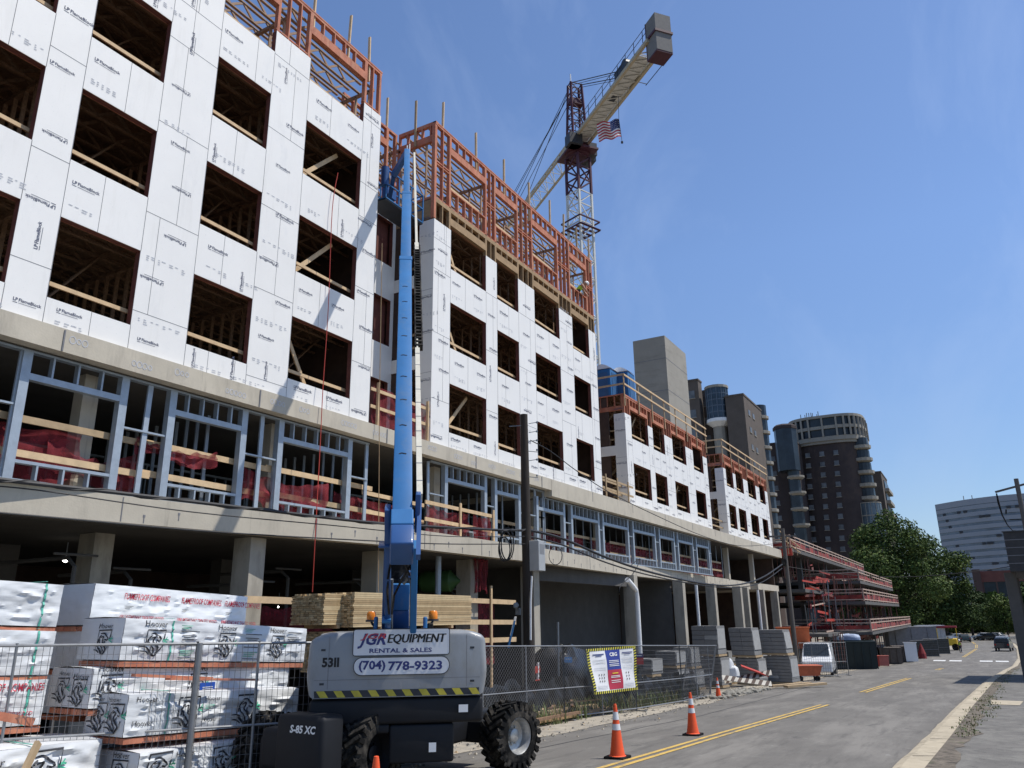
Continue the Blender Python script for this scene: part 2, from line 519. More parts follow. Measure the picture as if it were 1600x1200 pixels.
for i in range(24):
    y = 10 + i * 3.05; k = tab(KERB, y); g = gz(k, y); KJ.add([(k + .17, y, g + .114), (k + .54, y + .05, g + .126), (k + .54, y + .08, g + .126), (k + .17, y + .03, g + .114)], [(0, 1, 2, 3)])
struct(KJ.build('kerb_joint', None, loc=(0, 0, 0)))
SLABP = MB()
for (a, b) in ((31.2, 33.6),):
    SLABP.add([(tab(KERB, a) + .95, a, gz(0, a) + .125), (tab(KERB, a) + 1.75, a, gz(0, a) + .125), (tab(KERB, b) + 1.85, b, gz(0, b) + .125), (tab(KERB, b) + .9, b, gz(0, b) + .125)], [(0, 1, 2, 3)])
struct(SLABP.build('paving_slab', KCON))
# markings
YLINE = mat('worn_yellow_line', (.56, .37, .09), .8, var=.12, scale=5)
layer(YLINE, (.20, .18, .14), .52, .60, 9, (1, .25, 1), .8)
WLINE = mat('worn_white_line', (.62, .62, .60), .8, var=.1, scale=5)
layer(WLINE, (.2, .2, .19), .58, .7, 6, amount=.8)
def mark(y0, y1, off0, off1, material, name='lane_marking', step=1.5):
    mb = MB(); n = max(1, int((y1 - y0) / step)); vs = []
    for i in range(n + 1):
        y = lerp(y0, y1, i / n); c = tab(CENT, y)
        for o in (off0, off1): vs.append((c + o, y, gz(c + o, y) + .006))
    mb.add(vs, [(2 * i, 2 * i + 1, 2 * i + 3, 2 * i + 2) for i in range(n)])
    return struct(mb.build(name, material, loc=(0, 0, 0)))
for a, b in ((4, 29.8), (38.5, 57), (78, 84), (116, 146), (150, 168), (172, 186)):
    for o in (-.17, .06): mark(a, b, o, o + .11, YLINE, 'yellow_line')
for px in (1468, 1493, 1541, 1566):
    q = (x_on(px, 106, -5.3), 106)
    mb = MB(); x = q[0]
    mb.add([(x - .62, 104.8, gz(x, 104.8) + .006), (x + .62, 104.8, gz(x, 104.8) + .006), (x + .62, 107.4, gz(x, 107.4) + .006), (x - .62, 107.4, gz(x, 107.4) + .006)], [(0, 1, 2, 3)])
    struct(mb.build('crossing_stripe', WLINE, loc=(0, 0, 0)))
# tar seams and patches in the road
TAR = mat('tar_seam', (.035, .035, .035), .7)
PATCH = mat('asphalt_patch', (.165, .16, .15), .9, var=.15, scale=2, bump=.3, bscale=70)
for k, (pts) in enumerate((((-8.2, 14), (-7.6, 24), (-7.9, 36), (-8.2, 47)), ((-8, 43.5), (-5.6, 44.2), (-3, 43.8), (-.9, 44.6)), ((-9.6, 71), (-5, 71.6), (.1, 71)))):
    mb = MB(); vs = []; N = 24
    for i in range(N + 1):
        t = i / N * (len(pts) - 1); j = min(int(t), len(pts) - 2); f = t - j
        x = lerp(pts[j][0], pts[j + 1][0], f) + .08 * noise.noise(Vector((i * .9, k, 0))); y = lerp(pts[j][1], pts[j + 1][1], f) + .12 * noise.noise(Vector((i * .7, k, 5)))
        dxy = Vector((pts[j + 1][0] - pts[j][0], pts[j + 1][1] - pts[j][1])).normalized(); n_ = Vector((-dxy.y, dxy.x)) * .02
        for s in (-1, 1): vs.append((x + s * n_.x, y + s * n_.y, gz(x, y) + .004))
    mb.add(vs, [(2 * i, 2 * i + 1, 2 * i + 3, 2 * i + 2) for i in range(N)])
    struct(mb.build('road_seam', TAR, loc=(0, 0, 0)))

# ================================================================== BUILDING UNDER CONSTRUCTION
XF = -15.2
S1, S2 = 5.68, 2.58
def cells(u0, u1, z0, top, holes, extra=()):
    us = sorted(set([u0, u1] + [h[0] for h in holes if u0 < h[0] < u1] + [h[1] for h in holes if u0 < h[1] < u1] + [e for e in extra if u0 < e < u1]))
    for a, b in zip(us, us[1:]):
        mid = (a + b) / 2
        zt = top(mid) if callable(top) else top
        cut = sorted([(h[2], h[3]) for h in holes if h[0] < mid < h[1]])
        z = z0
        for p, q in cut:
            p2 = min(p, zt)
            if p2 > z + 1e-4: yield a, b, z, p2
            z = max(z, q)
        if zt > z + 1e-4: yield a, b, z, zt
def ywall(mb, x0, x1, *a, **k):
    for p, q, z0, z1 in cells(*a, **k): mb.box(x0, x1, p, q, z0, z1)
def xwall(mb, y0, y1, *a, **k):
    for p, q, z0, z1 in cells(*a, **k): mb.box(p, q, y0, y1, z0, z1)
rs = random.Random(11)
def stamp(mb, fn, u, v, size=.12, rot=0.0):
    mb.use(INK); size *= rs.choice((.8, .9, 1.0))
    c, d = math.cos(rot), math.sin(rot)
    g = lambda a, b: fn(u + c * a - d * b, v + d * a + c * b)
    put_text(mb, 'LP', g, 0, 0, height=size, bold=.02)
    put_text(mb, 'FlameBlock', g, size * 1.6, 0, height=size, bold=.015)
    ribbon(mb, [(0, -size * .45), (size * 1.3, -size * .45)], size * .16, g)
    ribbon(mb, [(size * 1.6, -size * .45), (size * 6.6, -size * .45)], size * .12, g)
def faint(mb, fn, u, v, rot=0.0):
    mb.use(INKL)
    c, d = math.cos(rot), math.sin(rot)
    g = lambda a, b: fn(u + c * a - d * b, v + d * a + c * b)
    x = 0
    for i in range(rs.randint(4, 7)):
        L = rs.uniform(.05, .14)
        for k in range(rs.randint(1, 3)):
            ribbon(mb, [(x, -.05 * k), (x + L * rs.uniform(.6, 1), -.05 * k)], .022, g)
        x += L + rs.uniform(.03, .08)
def deck(name, parent, x0, x1, y0, y1, z):
    m = MB().use(OSB); m.box(x0, x1, y0, y1, z - .05, z - .008)
    return m.build(name, None, parent)
def trusses(mb, xa, xb, y0, y1, zt, dpt=.42, gap=.62, n=None):
    x = xb
    while x > xa:
        mb.box(x - .045, x + .045, y0, y1, zt - .04, zt); mb.box(x - .045, x + .045, y0, y1, zt - dpt, zt - dpt + .04)
        y = y0 + .3; s = 1
        while y + .45 < y1:
            mb.bar((x, y, zt - .03 if s > 0 else zt - dpt + .03), (x, y + .45, zt - dpt + .03 if s > 0 else zt - .03), .045, .07)
            y += .45; s = -s
        x -= gap
def bays(y0, y1, cols):
    """the lengths between openings"""
    e = [y0] + [v for c in cols for v in c] + [y1]
    return [(e[i], e[i + 1]) for i in range(0, len(e), 2)]
def exposed(mb, y0, y1, x, za, zt, cols, head, sill=None, zs=None, hh=.28, dbl=True, th=.14):
    """bare stud framing of one storey in the plane x: piers of studs, headers, cripples, plates"""
    mb.box(x - th, x, y0, y1, zt - .09, zt)
    for a, b in bays(y0, y1, cols):
        L = b - a
        n = max(1, int(L / .42))
        for i in range(n + 1):
            yy = lerp(a + .045, b - .045, i / n)
            mb.box(x - th, x, yy - .022, yy + .022, za, zt - .09)
        for e in (a + .09, b - .09):
            mb.box(x - th, x, e - .025, e + .025, za, zt - .09)
        if zt - za > 2.4:
            zz = za + (zt - za) * .5
            mb.box(x - th + .01, x - .01, a, b, zz - .045, zz)
            mb.box(x - th + .01, x - .01, a, b, zz - .16, zz - .12)
    for a, b in cols:
        mb.box(x - th - .003, x + .003, a - .04, b + .04, head, head + hh)
        n = max(2, int((b - a) / .42))
        for i in range(n + 1):
            yy = lerp(a, b, i / n); mb.box(x - th, x, yy - .02, yy + .02, head + hh, zt - .09)
        if sill is not None:
            mb.box(x - th - .002, x + .002, a - .02, b + .02, sill - .05, sill)
            for i in range(n + 1):
                yy = lerp(a, b, i / n); mb.box(x - th, x, yy - .02, yy + .02, zs, sill - .05)

def timber_block(label, y0, y1, xf, cols, rows, floors, top_sheath, depth=11.0, toprow=None, zt=18.3, tan=None, braces=(), ret=None, posts=(), seed=1, stamps=.085, frame_from=None, name='timber_framed_block', solid=True):
    global rs
    rs = random.Random(seed)
    root = thing(name, label, 'building under construction', (xf - depth / 2, (y0 + y1) / 2, S1), 'timber framed blocks on the concrete podium')
    holes = [(a, b, s, h) for a, b in cols for s, h in rows]
    m = MB().use(BOARD)
    ywall(m, xf - .014, xf, y0, y1, S1 + .01, top_sheath, holes)
    # seams
    m.use(SEAM)
    for a, b, z0, z1 in cells(y0, y1, S1 + .01, top_sheath, holes):
        m.box(xf, xf + .003, b - .006, b + .006, z0, z1)
        if z1 - z0 < 2.2 and b - a > 1.1:
            yy = lerp(a, b, rs.uniform(.35, .7)); m.box(xf, xf + .003, yy - .005, yy + .005, z0, z1)
    for a, b in bays(y0, y1, cols):
        o = rs.uniform(.1, .9)
        zz = S1 + 2.44 * o
        lim = top_sheath((a + b) / 2) if callable(top_sheath) else top_sheath
        while zz < lim - .1:
            m.box(xf, xf + .003, a, b, zz - .006, zz + .006)
            if rs.random() < .8 and b - a > .8:
                yy = lerp(a, b, rs.uniform(.25, .75)); m.box(xf, xf + .003, yy - .005, yy + .005, zz, min(zz + 2.44, lim))
            zz += rs.choice((2.44, 2.44, 1.22))
    # printed stamps
    fn = lambda u, v: (xf + .005, u, v)
    for a, b, z0, z1 in cells(y0, y1, S1 + .01, top_sheath, holes):
        z = z0 + .3
        if z1 - z0 > 2.2:
            while z < z1 - .3:
                if b - a > stamps * 6.6:
                    k = rs.random(); u = lerp(a + .05, max(a + .06, b - stamps * 6.7), rs.random())
                    if k < .45: stamp(m, fn, u, z, stamps)
                    elif k < .75: stamp(m, fn, u + stamps * 6.5, z, stamps, math.pi)
                    else: stamp(m, fn, lerp(a + .3, b - .2, rs.random()), z, stamps, math.pi / 2)
                elif b - a > .3: stamp(m, fn, lerp(a + .15, b - .15, rs.random()), z, stamps * .9, rs.choice((1, -1)) * math.pi / 2)
                if b - a > .9 and rs.random() < .8: faint(m, fn, a + .15, z + .5)
                z += rs.uniform(1.0, 1.6)
        else:
            u = a + rs.uniform(.08, .35)
            while u < b - stamps * 4:
                if u + stamps * 6.7 < b and rs.random() < .8: stamp(m, fn, u, lerp(z0, z1, .62), stamps)
                elif rs.random() < .6: stamp(m, fn, u, z0 + .06, stamps * .9, math.pi / 2)
                faint(m, fn, u, lerp(z0, z1, .25))
                u += rs.uniform(1.1, 1.6)
    m.build('sheathing', None, root)
    # stud wall just behind the boards (jambs, heads and sills of the openings)
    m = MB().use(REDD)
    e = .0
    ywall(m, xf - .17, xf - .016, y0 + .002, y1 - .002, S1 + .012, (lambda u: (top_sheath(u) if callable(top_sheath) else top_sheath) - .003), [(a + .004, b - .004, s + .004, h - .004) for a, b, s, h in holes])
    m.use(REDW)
    for a, b, s, h in holes: m.box(xf - .19, xf - .172, a - .02, b + .02, h - .004, h + .2)
    m.build('stud_wall', None, root)
    # decks, trusses, partitions
    xin = xf - .2; xb = xf - depth
    for i, z in enumerate(floors):
        if i: deck('floor_deck', root, xb, xin, y0 + .02, y1 - .02, z)
        m = MB().use(TRUSSW)
        if i: m.use(OSB); trusses(m, xf - 6.5, xin - .25, y0 + .05, y1 - .05, z - .055); m.build('floor_truss', None, root)  # interior trusses take a darker colour that stands in for shade
        zc = floors[i + 1] - .48 if i + 1 < len(floors) else None
        if zc:
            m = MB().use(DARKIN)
            m.box(xb, xb + .1, y0, y1, z, zc + .4)  # dark walls added to keep daylight out of the storeys
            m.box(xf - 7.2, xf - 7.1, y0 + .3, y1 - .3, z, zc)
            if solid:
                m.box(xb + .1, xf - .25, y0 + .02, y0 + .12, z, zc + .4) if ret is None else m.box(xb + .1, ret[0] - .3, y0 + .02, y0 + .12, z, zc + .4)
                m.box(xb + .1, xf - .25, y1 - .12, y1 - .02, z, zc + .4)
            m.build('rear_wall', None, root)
            m = MB().use(OSB)
            for a, b in bays(y0, y1, cols)[1:-1]:
                yy = (a + b) / 2 + rs.uniform(-.2, .2)
                k = xf - .6
                while k > xf - 6.5:
                    m.box(k - .02, k + .02, yy - .045, yy + .045, z, zc); k -= .42
                m.box(xf - 6.5, xf - .6, yy - .045, yy + .045, zc - .08, zc)
            for a, b in cols:
                if rs.random() < .7:
                    yy = lerp(a, b, rs.random()); m.bar((xf - 1.2, a, z + .2), (xf - 1.6, b, zc), .09, .04)
                yy = a
                while yy < b: m.box(xf - 5.1, xf - 5.0, yy, yy + .045, z, zc); yy += .42
            if m.v: m.build('partition_studs', None, root)
    # guard rails and braces in the openings
    for a, b, s, h in holes:
        o = rs.uniform(.30, .40); dx = rs.uniform(.02, .06)
        m = MB().use(PINE); m.bar((xf - .23 - dx, a - .05, s + o + rs.uniform(-.02, .03)), (xf - .23 - dx, b + .1, s + o + rs.uniform(-.03, .02)), .04, .09); m.build('guard_rail', None, root)
    for ci, ri, kind in braces:
        a, b = cols[ci]; s, h = rows[ri]
        m = MB().use(PINE if kind[0] == 'l' else PINE2)
        if kind[1] == '/': m.bar((xf - .42, a - .2, s - .3), (xf - .5, lerp(a, b, .75), h - .02), .04, .13)
        else: m.bar((xf - .42, a, h), (xf - .46, lerp(a, b, .55), s - .3), .04, .12)
        m.build('brace', None, root)
    if tan:
        m = MB().use(TANW)
        exposed(m, y0 + .01, y1 - .01, xf - .02, tan[0], tan[1], cols, rows[-1][1], hh=.30)
        m.box(xf - .16, xf - .02, y0, y1, tan[1], tan[1] + .08)
        m.build('bare_timber_band', None, root)
    if toprow:
        s, h, z0 = toprow
        m = MB().use(REDW)
        exposed(m, y0 + .01, y1 - .01, xf - .025, z0, zt, cols, h, s, z0)
        m.box(xf - .165, xf - .025, y0 + .01, y1 - .01, z0 - .03, z0 + .04)
        m.box(xf - .155, xf - .015, y0, y1, zt, zt + .05)
        m.build('top_storey_frame', None, root)
        m = MB().use(TRUSSW)
        trusses(m, xf - 8.0, xin - .2, y0 + .05, y1 - .05, zt - .1, .45, .55)
        # bearing walls carrying the open trusses
        for yy in ([(a + b) / 2 for a, b in bays(y0, y1, cols)[1:-1]] + [y0 + .1, y1 - .1]):
            k = xf - .5
            m.box(xf - 8, xf - .3, yy - .05, yy + .05, zt - .66, zt - .56)
            while k > xf - 8: m.box(k - .02, k + .02, yy - .05, yy + .05, z0, zt - .6); k -= .6
        m.build('roof_truss', None, root)
        for a, b in cols:
            m = MB().use(PINE); m.bar((xf - .28, a - .05, s + .3), (xf - .28, b + .05, s + .27), .04, .09); m.build('guard_rail', None, root)
    for p in posts:
        q = atx(p[0], p[1], xf - .1)
        m = MB().use(PINE2 if p[0] in (653, 900) else PINE); m.bar((xf - .1, q.y, zt - .7), (xf - .1 + rs.uniform(-.05, .05), q.y + rs.uniform(-.03, .03), q.z), .09, .05); m.build('bracing_post', None, root)
    return root

# --- block at the left
B1C = [(-.4, 1.7), (2.0, 4.2), (4.75, 7.03), (7.83, 9.68), (11.11, 12.94), (14.33, 16.82)]
B1R = [(6.27, 8.07), (9.42, 11.2), (12.55, 14.37)]
def b1top(u):
    if u < 12.94: return 15.8 if any(a < u < b for a, b in B1C) else (16.5 if u > 12.93 else 18.2)
    if 14.33 < u < 16.82: return 15.8
    return 16.55
blk1 = timber_block('white boarded timber block nearest the left edge, behind the blue boom', -1.0, 17.7, XF, B1C, B1R, [S1, 8.8, 11.93, 15.05], b1top,
    toprow=(15.78, 17.5, 15.05), braces=((5, 2, 'l/'), (5, 1, 'l/'), (5, 0, 'l\\')), posts=((493, -6), (547, 25), (579, 58)), seed=5)
# --- block right of the boom
B2C = [(21.98, 24.49), (25.34, 27.13), (28.6, 31.07), (32.5, 34.43)]
b2top = lambda u: 12.55 if any(a < u < b for a, b in B2C) else 14.15
blk2 = timber_block('tall white boarded timber block right of the boom with bare red top storey', 20.9, 35.3, XF, B2C, B1R, [S1, 8.8, 11.93, 15.05], b2top,
    toprow=(15.9, 17.45, 15.08), tan=(14.15, 15.0), braces=((0, 2, 'l\\'), (0, 1, 'l\\'), (0, 0, 'l/'), (1, 0, 'l\\')), ret=(-16.0,),
    posts=((692, 160), (744, 207), (787, 249), (826, 285), (858, 313), (879, 335), (900, 355), (919, 374)), seed=9)
# --- lower blocks further along
B3C = [(40.5, 43.2), (44.0, 46.1), (47.6, 50.3), (51.9, 54.2)]
B3R = [(6.4, 8.2), (9.6, 11.3)]
b3top = lambda u: 9.6 if any(a < u < b for a, b in B3C) else 10.9
blk3 = timber_block('low white boarded block below the concrete shaft, first of the two low blocks', 39.6, 55.2, -15.5, B3C, B3R, [S1, 8.8, 12.0], b3top, tan=None,
    braces=((2, 0, 'l/'), (0, 1, 'd/')), ret=(-16.2,), zt=11.95, seed=21)
B4C = [(60.2, 62.3), (63.1, 65.5), (67.0, 69.8), (71.2, 73.4)]
b4top = lambda u: 9.6 if any(a < u < b for a, b in B4C) else 10.9
blk4 = timber_block('low white boarded block at the far end, next to the concrete deck', 59.5, 74.4, -15.5, B4C, B3R, [S1, 8.8, 12.0], b4top,
    braces=((0, 0, 'l/'), (2, 0, 'l/'), (3, 0, 'd/')), ret=(-16.2,), zt=11.95, seed=33)
for root, cols, a, b in ((blk3, B3C, 39.6, 55.2), (blk4, B4C, 59.5, 74.4)):
    m = MB().use(REDW); exposed(m, a, b, -15.52, 10.9, 11.95, cols, 11.3, hh=.2)
    m.box(-15.66, -15.5, a - .02, b + .02, 11.95, 12.03); m.build('top_storey_frame', None, root)
    # roof edge guard rails
    n = int((b - a) / 2.2)
    for i in range(n + 1):
        y = lerp(a, b, i / n); m = MB().use(PINE2); m.bar((-15.46, y, 11.3), (-15.46, y, 13.2), .05, .09); m.build('railing_post', None, root)
    for z in (12.55, 13.1):
        m = MB().use(PINE); m.bar((-15.40, a - .1, z), (-15.40, b + .1, z), .04, .1); m.build('roof_rail', None, root)
        m = MB().use(PINE); m.bar((-15.4, a - .08, z + .02), (-18.5, a - .08, z + .02), .04, .1); m.build('roof_rail', None, root)
    m = MB().use(REDW)
    for k in range(8): m.box(-15.7 - k * .42, -15.66 - k * .42, a, a + .14, 11.3, 11.95)
    m.box(-18.6, -15.66, a, a + .14, 11.1, 11.35); m.box(-18.6, -15.66, a - .01, a + .15, 11.95, 12.03)
    m.build('return_frame', None, root)

# returns: narrow board pier, then loggia openings with rails
def ret_wall(root, y, xf, xback, rows, ztop, pier=.66):
    m = MB().use(BOARD)
    holes = [(xback - .1, xf - pier, s - .5, h + .35) for s, h in rows]
    xwall(m, y - .014, y, xback, xf - .001, S1 + .012, ztop, holes)
    m.use(SEAM)
    for s, h in rows: m.box(xf - pier, xf - .01, y - .017, y - .014, s - 1.2, s - 1.19)
    fn = lambda u, v: (u, y - .018, v)
    for s, h in rows:
        stamp(m, fn, xf - pier + .05, s + .3, .085); stamp(m, fn, xf - pier + .62, h - .1, .085, math.pi)
        faint(m, fn, xf - pier + .08, s + 1.0)
    m.build('side_sheathing', None, root)
    m = MB().use(REDD)
    xwall(m, y + .002, y + .14, xback, xf - .18, S1 + .014, ztop - .004, [(a, b + .004, c + .004, d - .004) for a, b, c, d in holes])
    m.build('side_stud_wall', None, root)
    for s, h in rows:
        for dz in (-.1, .4):
            m = MB().use(PINE2); m.bar((xf - pier + .05, y + .2, s + dz), (xback, y + .2, s + dz), .04, .09); m.build('guard_rail', None, root)
        m = MB().use(PINE2); m.bar((xf - pier - .1, y + .5, s + 1.6), (xback + .2, y + .9, s - .3), .04, .1); m.build('brace', None, root)
ret_wall(blk2, 20.9, XF, -17.0, B1R, 14.15)
ret_wall(blk3, 39.6, -15.5, -18.6, B3R, 10.9)
ret_wall(blk4, 59.5, -15.5, -18.6, B3R, 10.9)
m = MB().use(REDW)
m.box(-17.0, -15.38, 20.9, 21.04, 17.5, 17.78); m.box(-17.0, -15.2, 20.9, 21.04, 18.2, 18.35); m.box(-17.0, -15.38, 20.9, 21.04, 15.05, 15.14)
for x in (-17.0, -16.6, -16.2, -15.9, -15.5): m.box(x, x + .05, 20.9, 21.04, 17.78, 18.2)
m.box(-15.36, -15.21, 20.87, 20.99, 14.2, 18.2); m.box(-17.05, -16.9, 20.9, 21.04, 15.1, 17.6)
m.build('return_frame', None, blk2)
q_ = aty(653, 160, 20.97); m = MB().use(PINE2); m.bar((q_.x, 20.86, 17.5), (q_.x, 20.86, q_.z), .09, .05); m.build('bracing_post', None, blk2)
m = MB().use(TANW)
m.box(-17.0, -15.38, 20.9, 21.03, 14.2, 14.5); m.box(-17, -15.25, 20.91, 21.03, 14.5, 15.0)
m.build('bare_timber_band', None, blk2)

# recessed link wall between the two tall blocks
link = thing('recessed_link', 'narrow recessed white bay between the two tall timber blocks, behind the boom', 'building under construction', (-17.1, 19.3, S1), 'timber framed blocks on the concrete podium')
lh = [(19.75, 20.75, s, h) for s, h in B1R]
m = MB().use(BOARD); ywall(m, -17.014, -17.0, 17.6, 20.95, S1 + .01, 15.0, lh)
fn = lambda u, v: (-16.994, u, v)
rs = random.Random(3)
for z in (6.2, 7.6, 8.9, 10.2, 11.6, 12.8, 14.2): stamp(m, fn, 18.7 + rs.uniform(0, .2), z, .1); faint(m, fn, 18.6, z + .5)
m.build('sheathing', None, link)
m = MB().use(REDD); ywall(m, -17.17, -17.016, 17.6, 20.95, S1 + .01, 14.99, lh); m.box(-22, -17.3, 17.72, 20.85, 5.7, 14.9); m.build('stud_wall', None, link)
m = MB().use(REDW); exposed(m, 17.75, 20.85, -17.02, 15.05, 18.3, [(18.4, 20.2)], 17.45, 15.9, 15.05); m.box(-17.2, -17, 17.72, 20.88, 15.0, 15.06)
m.build('top_storey_frame', None, link)
q_ = atx(606, 153, -17.1); m = MB().use(PINE); m.bar((-17.1, q_.y, 17.4), (-17.1, q_.y, q_.z), .09, .05); m.build('bracing_post', None, link)
m = MB().use(TRUSSW); trusses(m, -22, -17.3, 17.75, 20.85, 18.2, .45, .55); m.build('roof_truss', None, link)
for ya, yb, lab in ((35.3, 39.6, 'dark open bay between the tall white block and the first low block'), (55.2, 59.5, 'dark open bay between the two low white blocks')):
    l2 = thing('recessed_link', lab, 'building under construction', (-18.7, (ya + yb) / 2, S1), 'timber framed blocks on the concrete podium')
    hh = [(ya + .6, yb - .5, s - .4, h) for s, h in B3R]
    m = MB().use(BOARD); ywall(m, -18.614, -18.6, ya, yb, S1 + .01, 11.0, hh); m.build('sheathing', None, l2)
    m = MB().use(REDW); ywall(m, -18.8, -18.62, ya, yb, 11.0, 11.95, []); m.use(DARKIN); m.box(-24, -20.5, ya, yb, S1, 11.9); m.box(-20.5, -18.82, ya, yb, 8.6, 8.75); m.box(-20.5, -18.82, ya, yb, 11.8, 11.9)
    m.build('stud_wall', None, l2)
    for s in (6.3, 6.8, 9.5, 10.0):
        m = MB().use(PINE2); m.bar((-15.9 if s < 7 else -18.4, ya, s), (-15.9 if s < 7 else -18.4, yb, s), .04, .1); m.build('guard_rail', None, l2)

# ------------------------------------------------------------------ concrete podium
pod = thing('concrete_podium', 'raw concrete podium with open garage and grey steel stud storey under the white blocks', 'building under construction', (-22, 35, gz(-22, 35)))
E2 = [atz(px, py, S2) for px, py in ((0, 752), (300, 787), (600, 820), (850, 857), (1000, 884), (1172, 910))]
edge = [(-15.3, -4.0)] + [(p.x, p.y) for p in E2]
edge = [(edge[1][0] - .4, -4.0)] + edge[1:]
ye = edge[-1][1]
m = MB().use(CONC)
poly = edge + [(-30, ye), (-30, -4)]
m.prism(poly, 2.02, S2)
m.build('lower_slab', None, pod)
m = MB().use(CONC)
m.box(-30, -15.05, -4, 29.5, 5.2, S1); m.box(-30, -15.04, 29.502, 75.5, 4.95, S1 - .01)
m.build('upper_slab', None, pod)
# pencilled layout marks and tie holes on the slab edges
m = MB().use(INKL)
fn = lambda u, v: (-15.045, u, v)
for y in [4.2 + 1.35 * i for i in range(13)] + [22 + 1.2 * i for i in range(6)]:
    y += rs.uniform(-.25, .25); z = rs.uniform(5.38, 5.5); u = y
    for k in range(rs.randint(3, 5)):
        m = MB().use(INKL); rr = rs.uniform(.045, .07)
        ribbon(m, [(u + rr * math.cos(t * .8), z + rr * 1.2 * math.sin(t * .8)) for t in range(8)], .018, fn, True); u += .13; m.build('pencil_mark', None, pod)
for i in range(1, 15):
    y = -2 + i * 5.1; m = MB().use(SEAM); m.box(-15.05 if y < 29 else -15.04, -15.032, y, y + .03, 5.21, S1 - .03); m.build('pour_joint', None, pod)
for a, b in zip(edge[1:], edge[2:]):
    n = max(1, int((Vector(b) - Vector(a)).length / 3.1)); dv = Vector((b[0] - a[0], b[1] - a[1], 0)).normalized(); nn = Vector((dv.y, -dv.x, 0))
    for i in range(n):
        q = Vector((lerp(a[0], b[0], (i + .6) / n), lerp(a[1], b[1], (i + .6) / n), 0)); m = MB().use(SEAM); m.obox(q + Vector((0, 0, 2.3)) + nn * .002, dv, nn, (0, 0, 1), .022, .012, .5)
        for k in range(3): m.obox(q + dv * (.5 + .8 * k) + Vector((0, 0, 1)) * (2.2 + .12 * (k % 2)) + nn * .002, dv, nn, (0, 0, 1), .05, .012, .05); m.obox(q + dv * (.5 + .8 * k) + Vector((0, 0, 1)) * (2.12 + .12 * (k % 2)) + nn * .002, dv, nn, (0, 0, 1), .022, .008, .14)
        m.build('pour_joint', None, pod)
for (ya, yb, z0) in ((ye, 75, 1.95),):
    m = MB().use(CONC); m.box(-30, -15.6, ye + .01, 75.4, 2.0, 2.5); m.build('lower_slab', None, pod)
m = MB().use(mat('shade_dark_soffit', (.075, .07, .062), .9, var=.25, scale=.5)); m.prism([(p[0] - .35, p[1]) for p in edge] + [(-29, ye - .05), (-29, -3.9)], 1.985, 2.017); m.box(-29.9, -15.35, -3.9, 29.4, 5.17, 5.197); m.box(-29.9, -15.35, 29.6, 75, 4.91, 4.947); m.build('soffit_shade_sheet', None, pod)  # dark sheet added under the slabs, their shade put into its colour
# garage columns (each about .6 m square)
COLP = [(-17.2, y_on(140, -17.2, 1.0)), (-15.25, y_on(386, -15.25, .7)), (-15.4, 18.6), (-15.2, 23.4), (-15.2, 28.0), (-15.0, 38.3), (-14.9, 45.7), (-15.0, 52.6), (-15.0, 59.3), (-15.2, 62.2), (-15.4, 68.3), (-15.4, 73.5)]
for x, y in COLP:
    m = MB().use(CONCC); m.box(x - .6, x, y, y + .48, gz(x, y) - .3, 2.02 if y < ye else 2.0); m.build('column', None, pod)
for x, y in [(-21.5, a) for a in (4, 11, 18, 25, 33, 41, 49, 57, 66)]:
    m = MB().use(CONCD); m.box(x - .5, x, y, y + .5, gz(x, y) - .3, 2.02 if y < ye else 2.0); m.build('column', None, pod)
for y in (9.3, 14.6, 22.2, 29.8, 36.4, 45.0, 52.0, 60.2, 68):
    m = MB().use(CONC); m.box(-16.3, -15.95, y, y + .35, S2, 5.2 if y < 29 else 4.95); m.build('column', None, pod)
# back walls
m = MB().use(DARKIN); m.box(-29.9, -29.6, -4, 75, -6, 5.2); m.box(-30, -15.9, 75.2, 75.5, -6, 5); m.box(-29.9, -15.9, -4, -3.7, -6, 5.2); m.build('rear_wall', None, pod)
m = MB().use(CONCD); m.box(-19.2, -19.0, 29.4, 45.9, -6, 2.0); m.box(-19.0, -15.7, 29.2, 29.45, -6, 2.0); m.box(-18.9, -15.7, 45.8, 46.05, -6, 2.0); m.build('garage_wall', None, pod)  # garage shade put into a darker concrete colour
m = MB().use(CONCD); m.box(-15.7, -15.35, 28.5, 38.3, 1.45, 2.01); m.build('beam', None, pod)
# pipes inside the garage
for k, (y, x) in enumerate(((10.3, -17), (12.1, -17.6), (15.6, -17), (16.9, -17.3), (20.1, -17.2), (24.9, -16.8))):
    m = MB().use(CONCD); z = 1.4 - .2 * (k % 3)
    m.tube([(x, y, gz(x, y)), (x, y, z - .2), (x - .3, y, z), (x - 3, y, z)], .05, 6); m.tube([(x, y - .5, z + .05), (x, y + .5, z + .05)], .03, 6)
    m.build('pipe', None, pod)
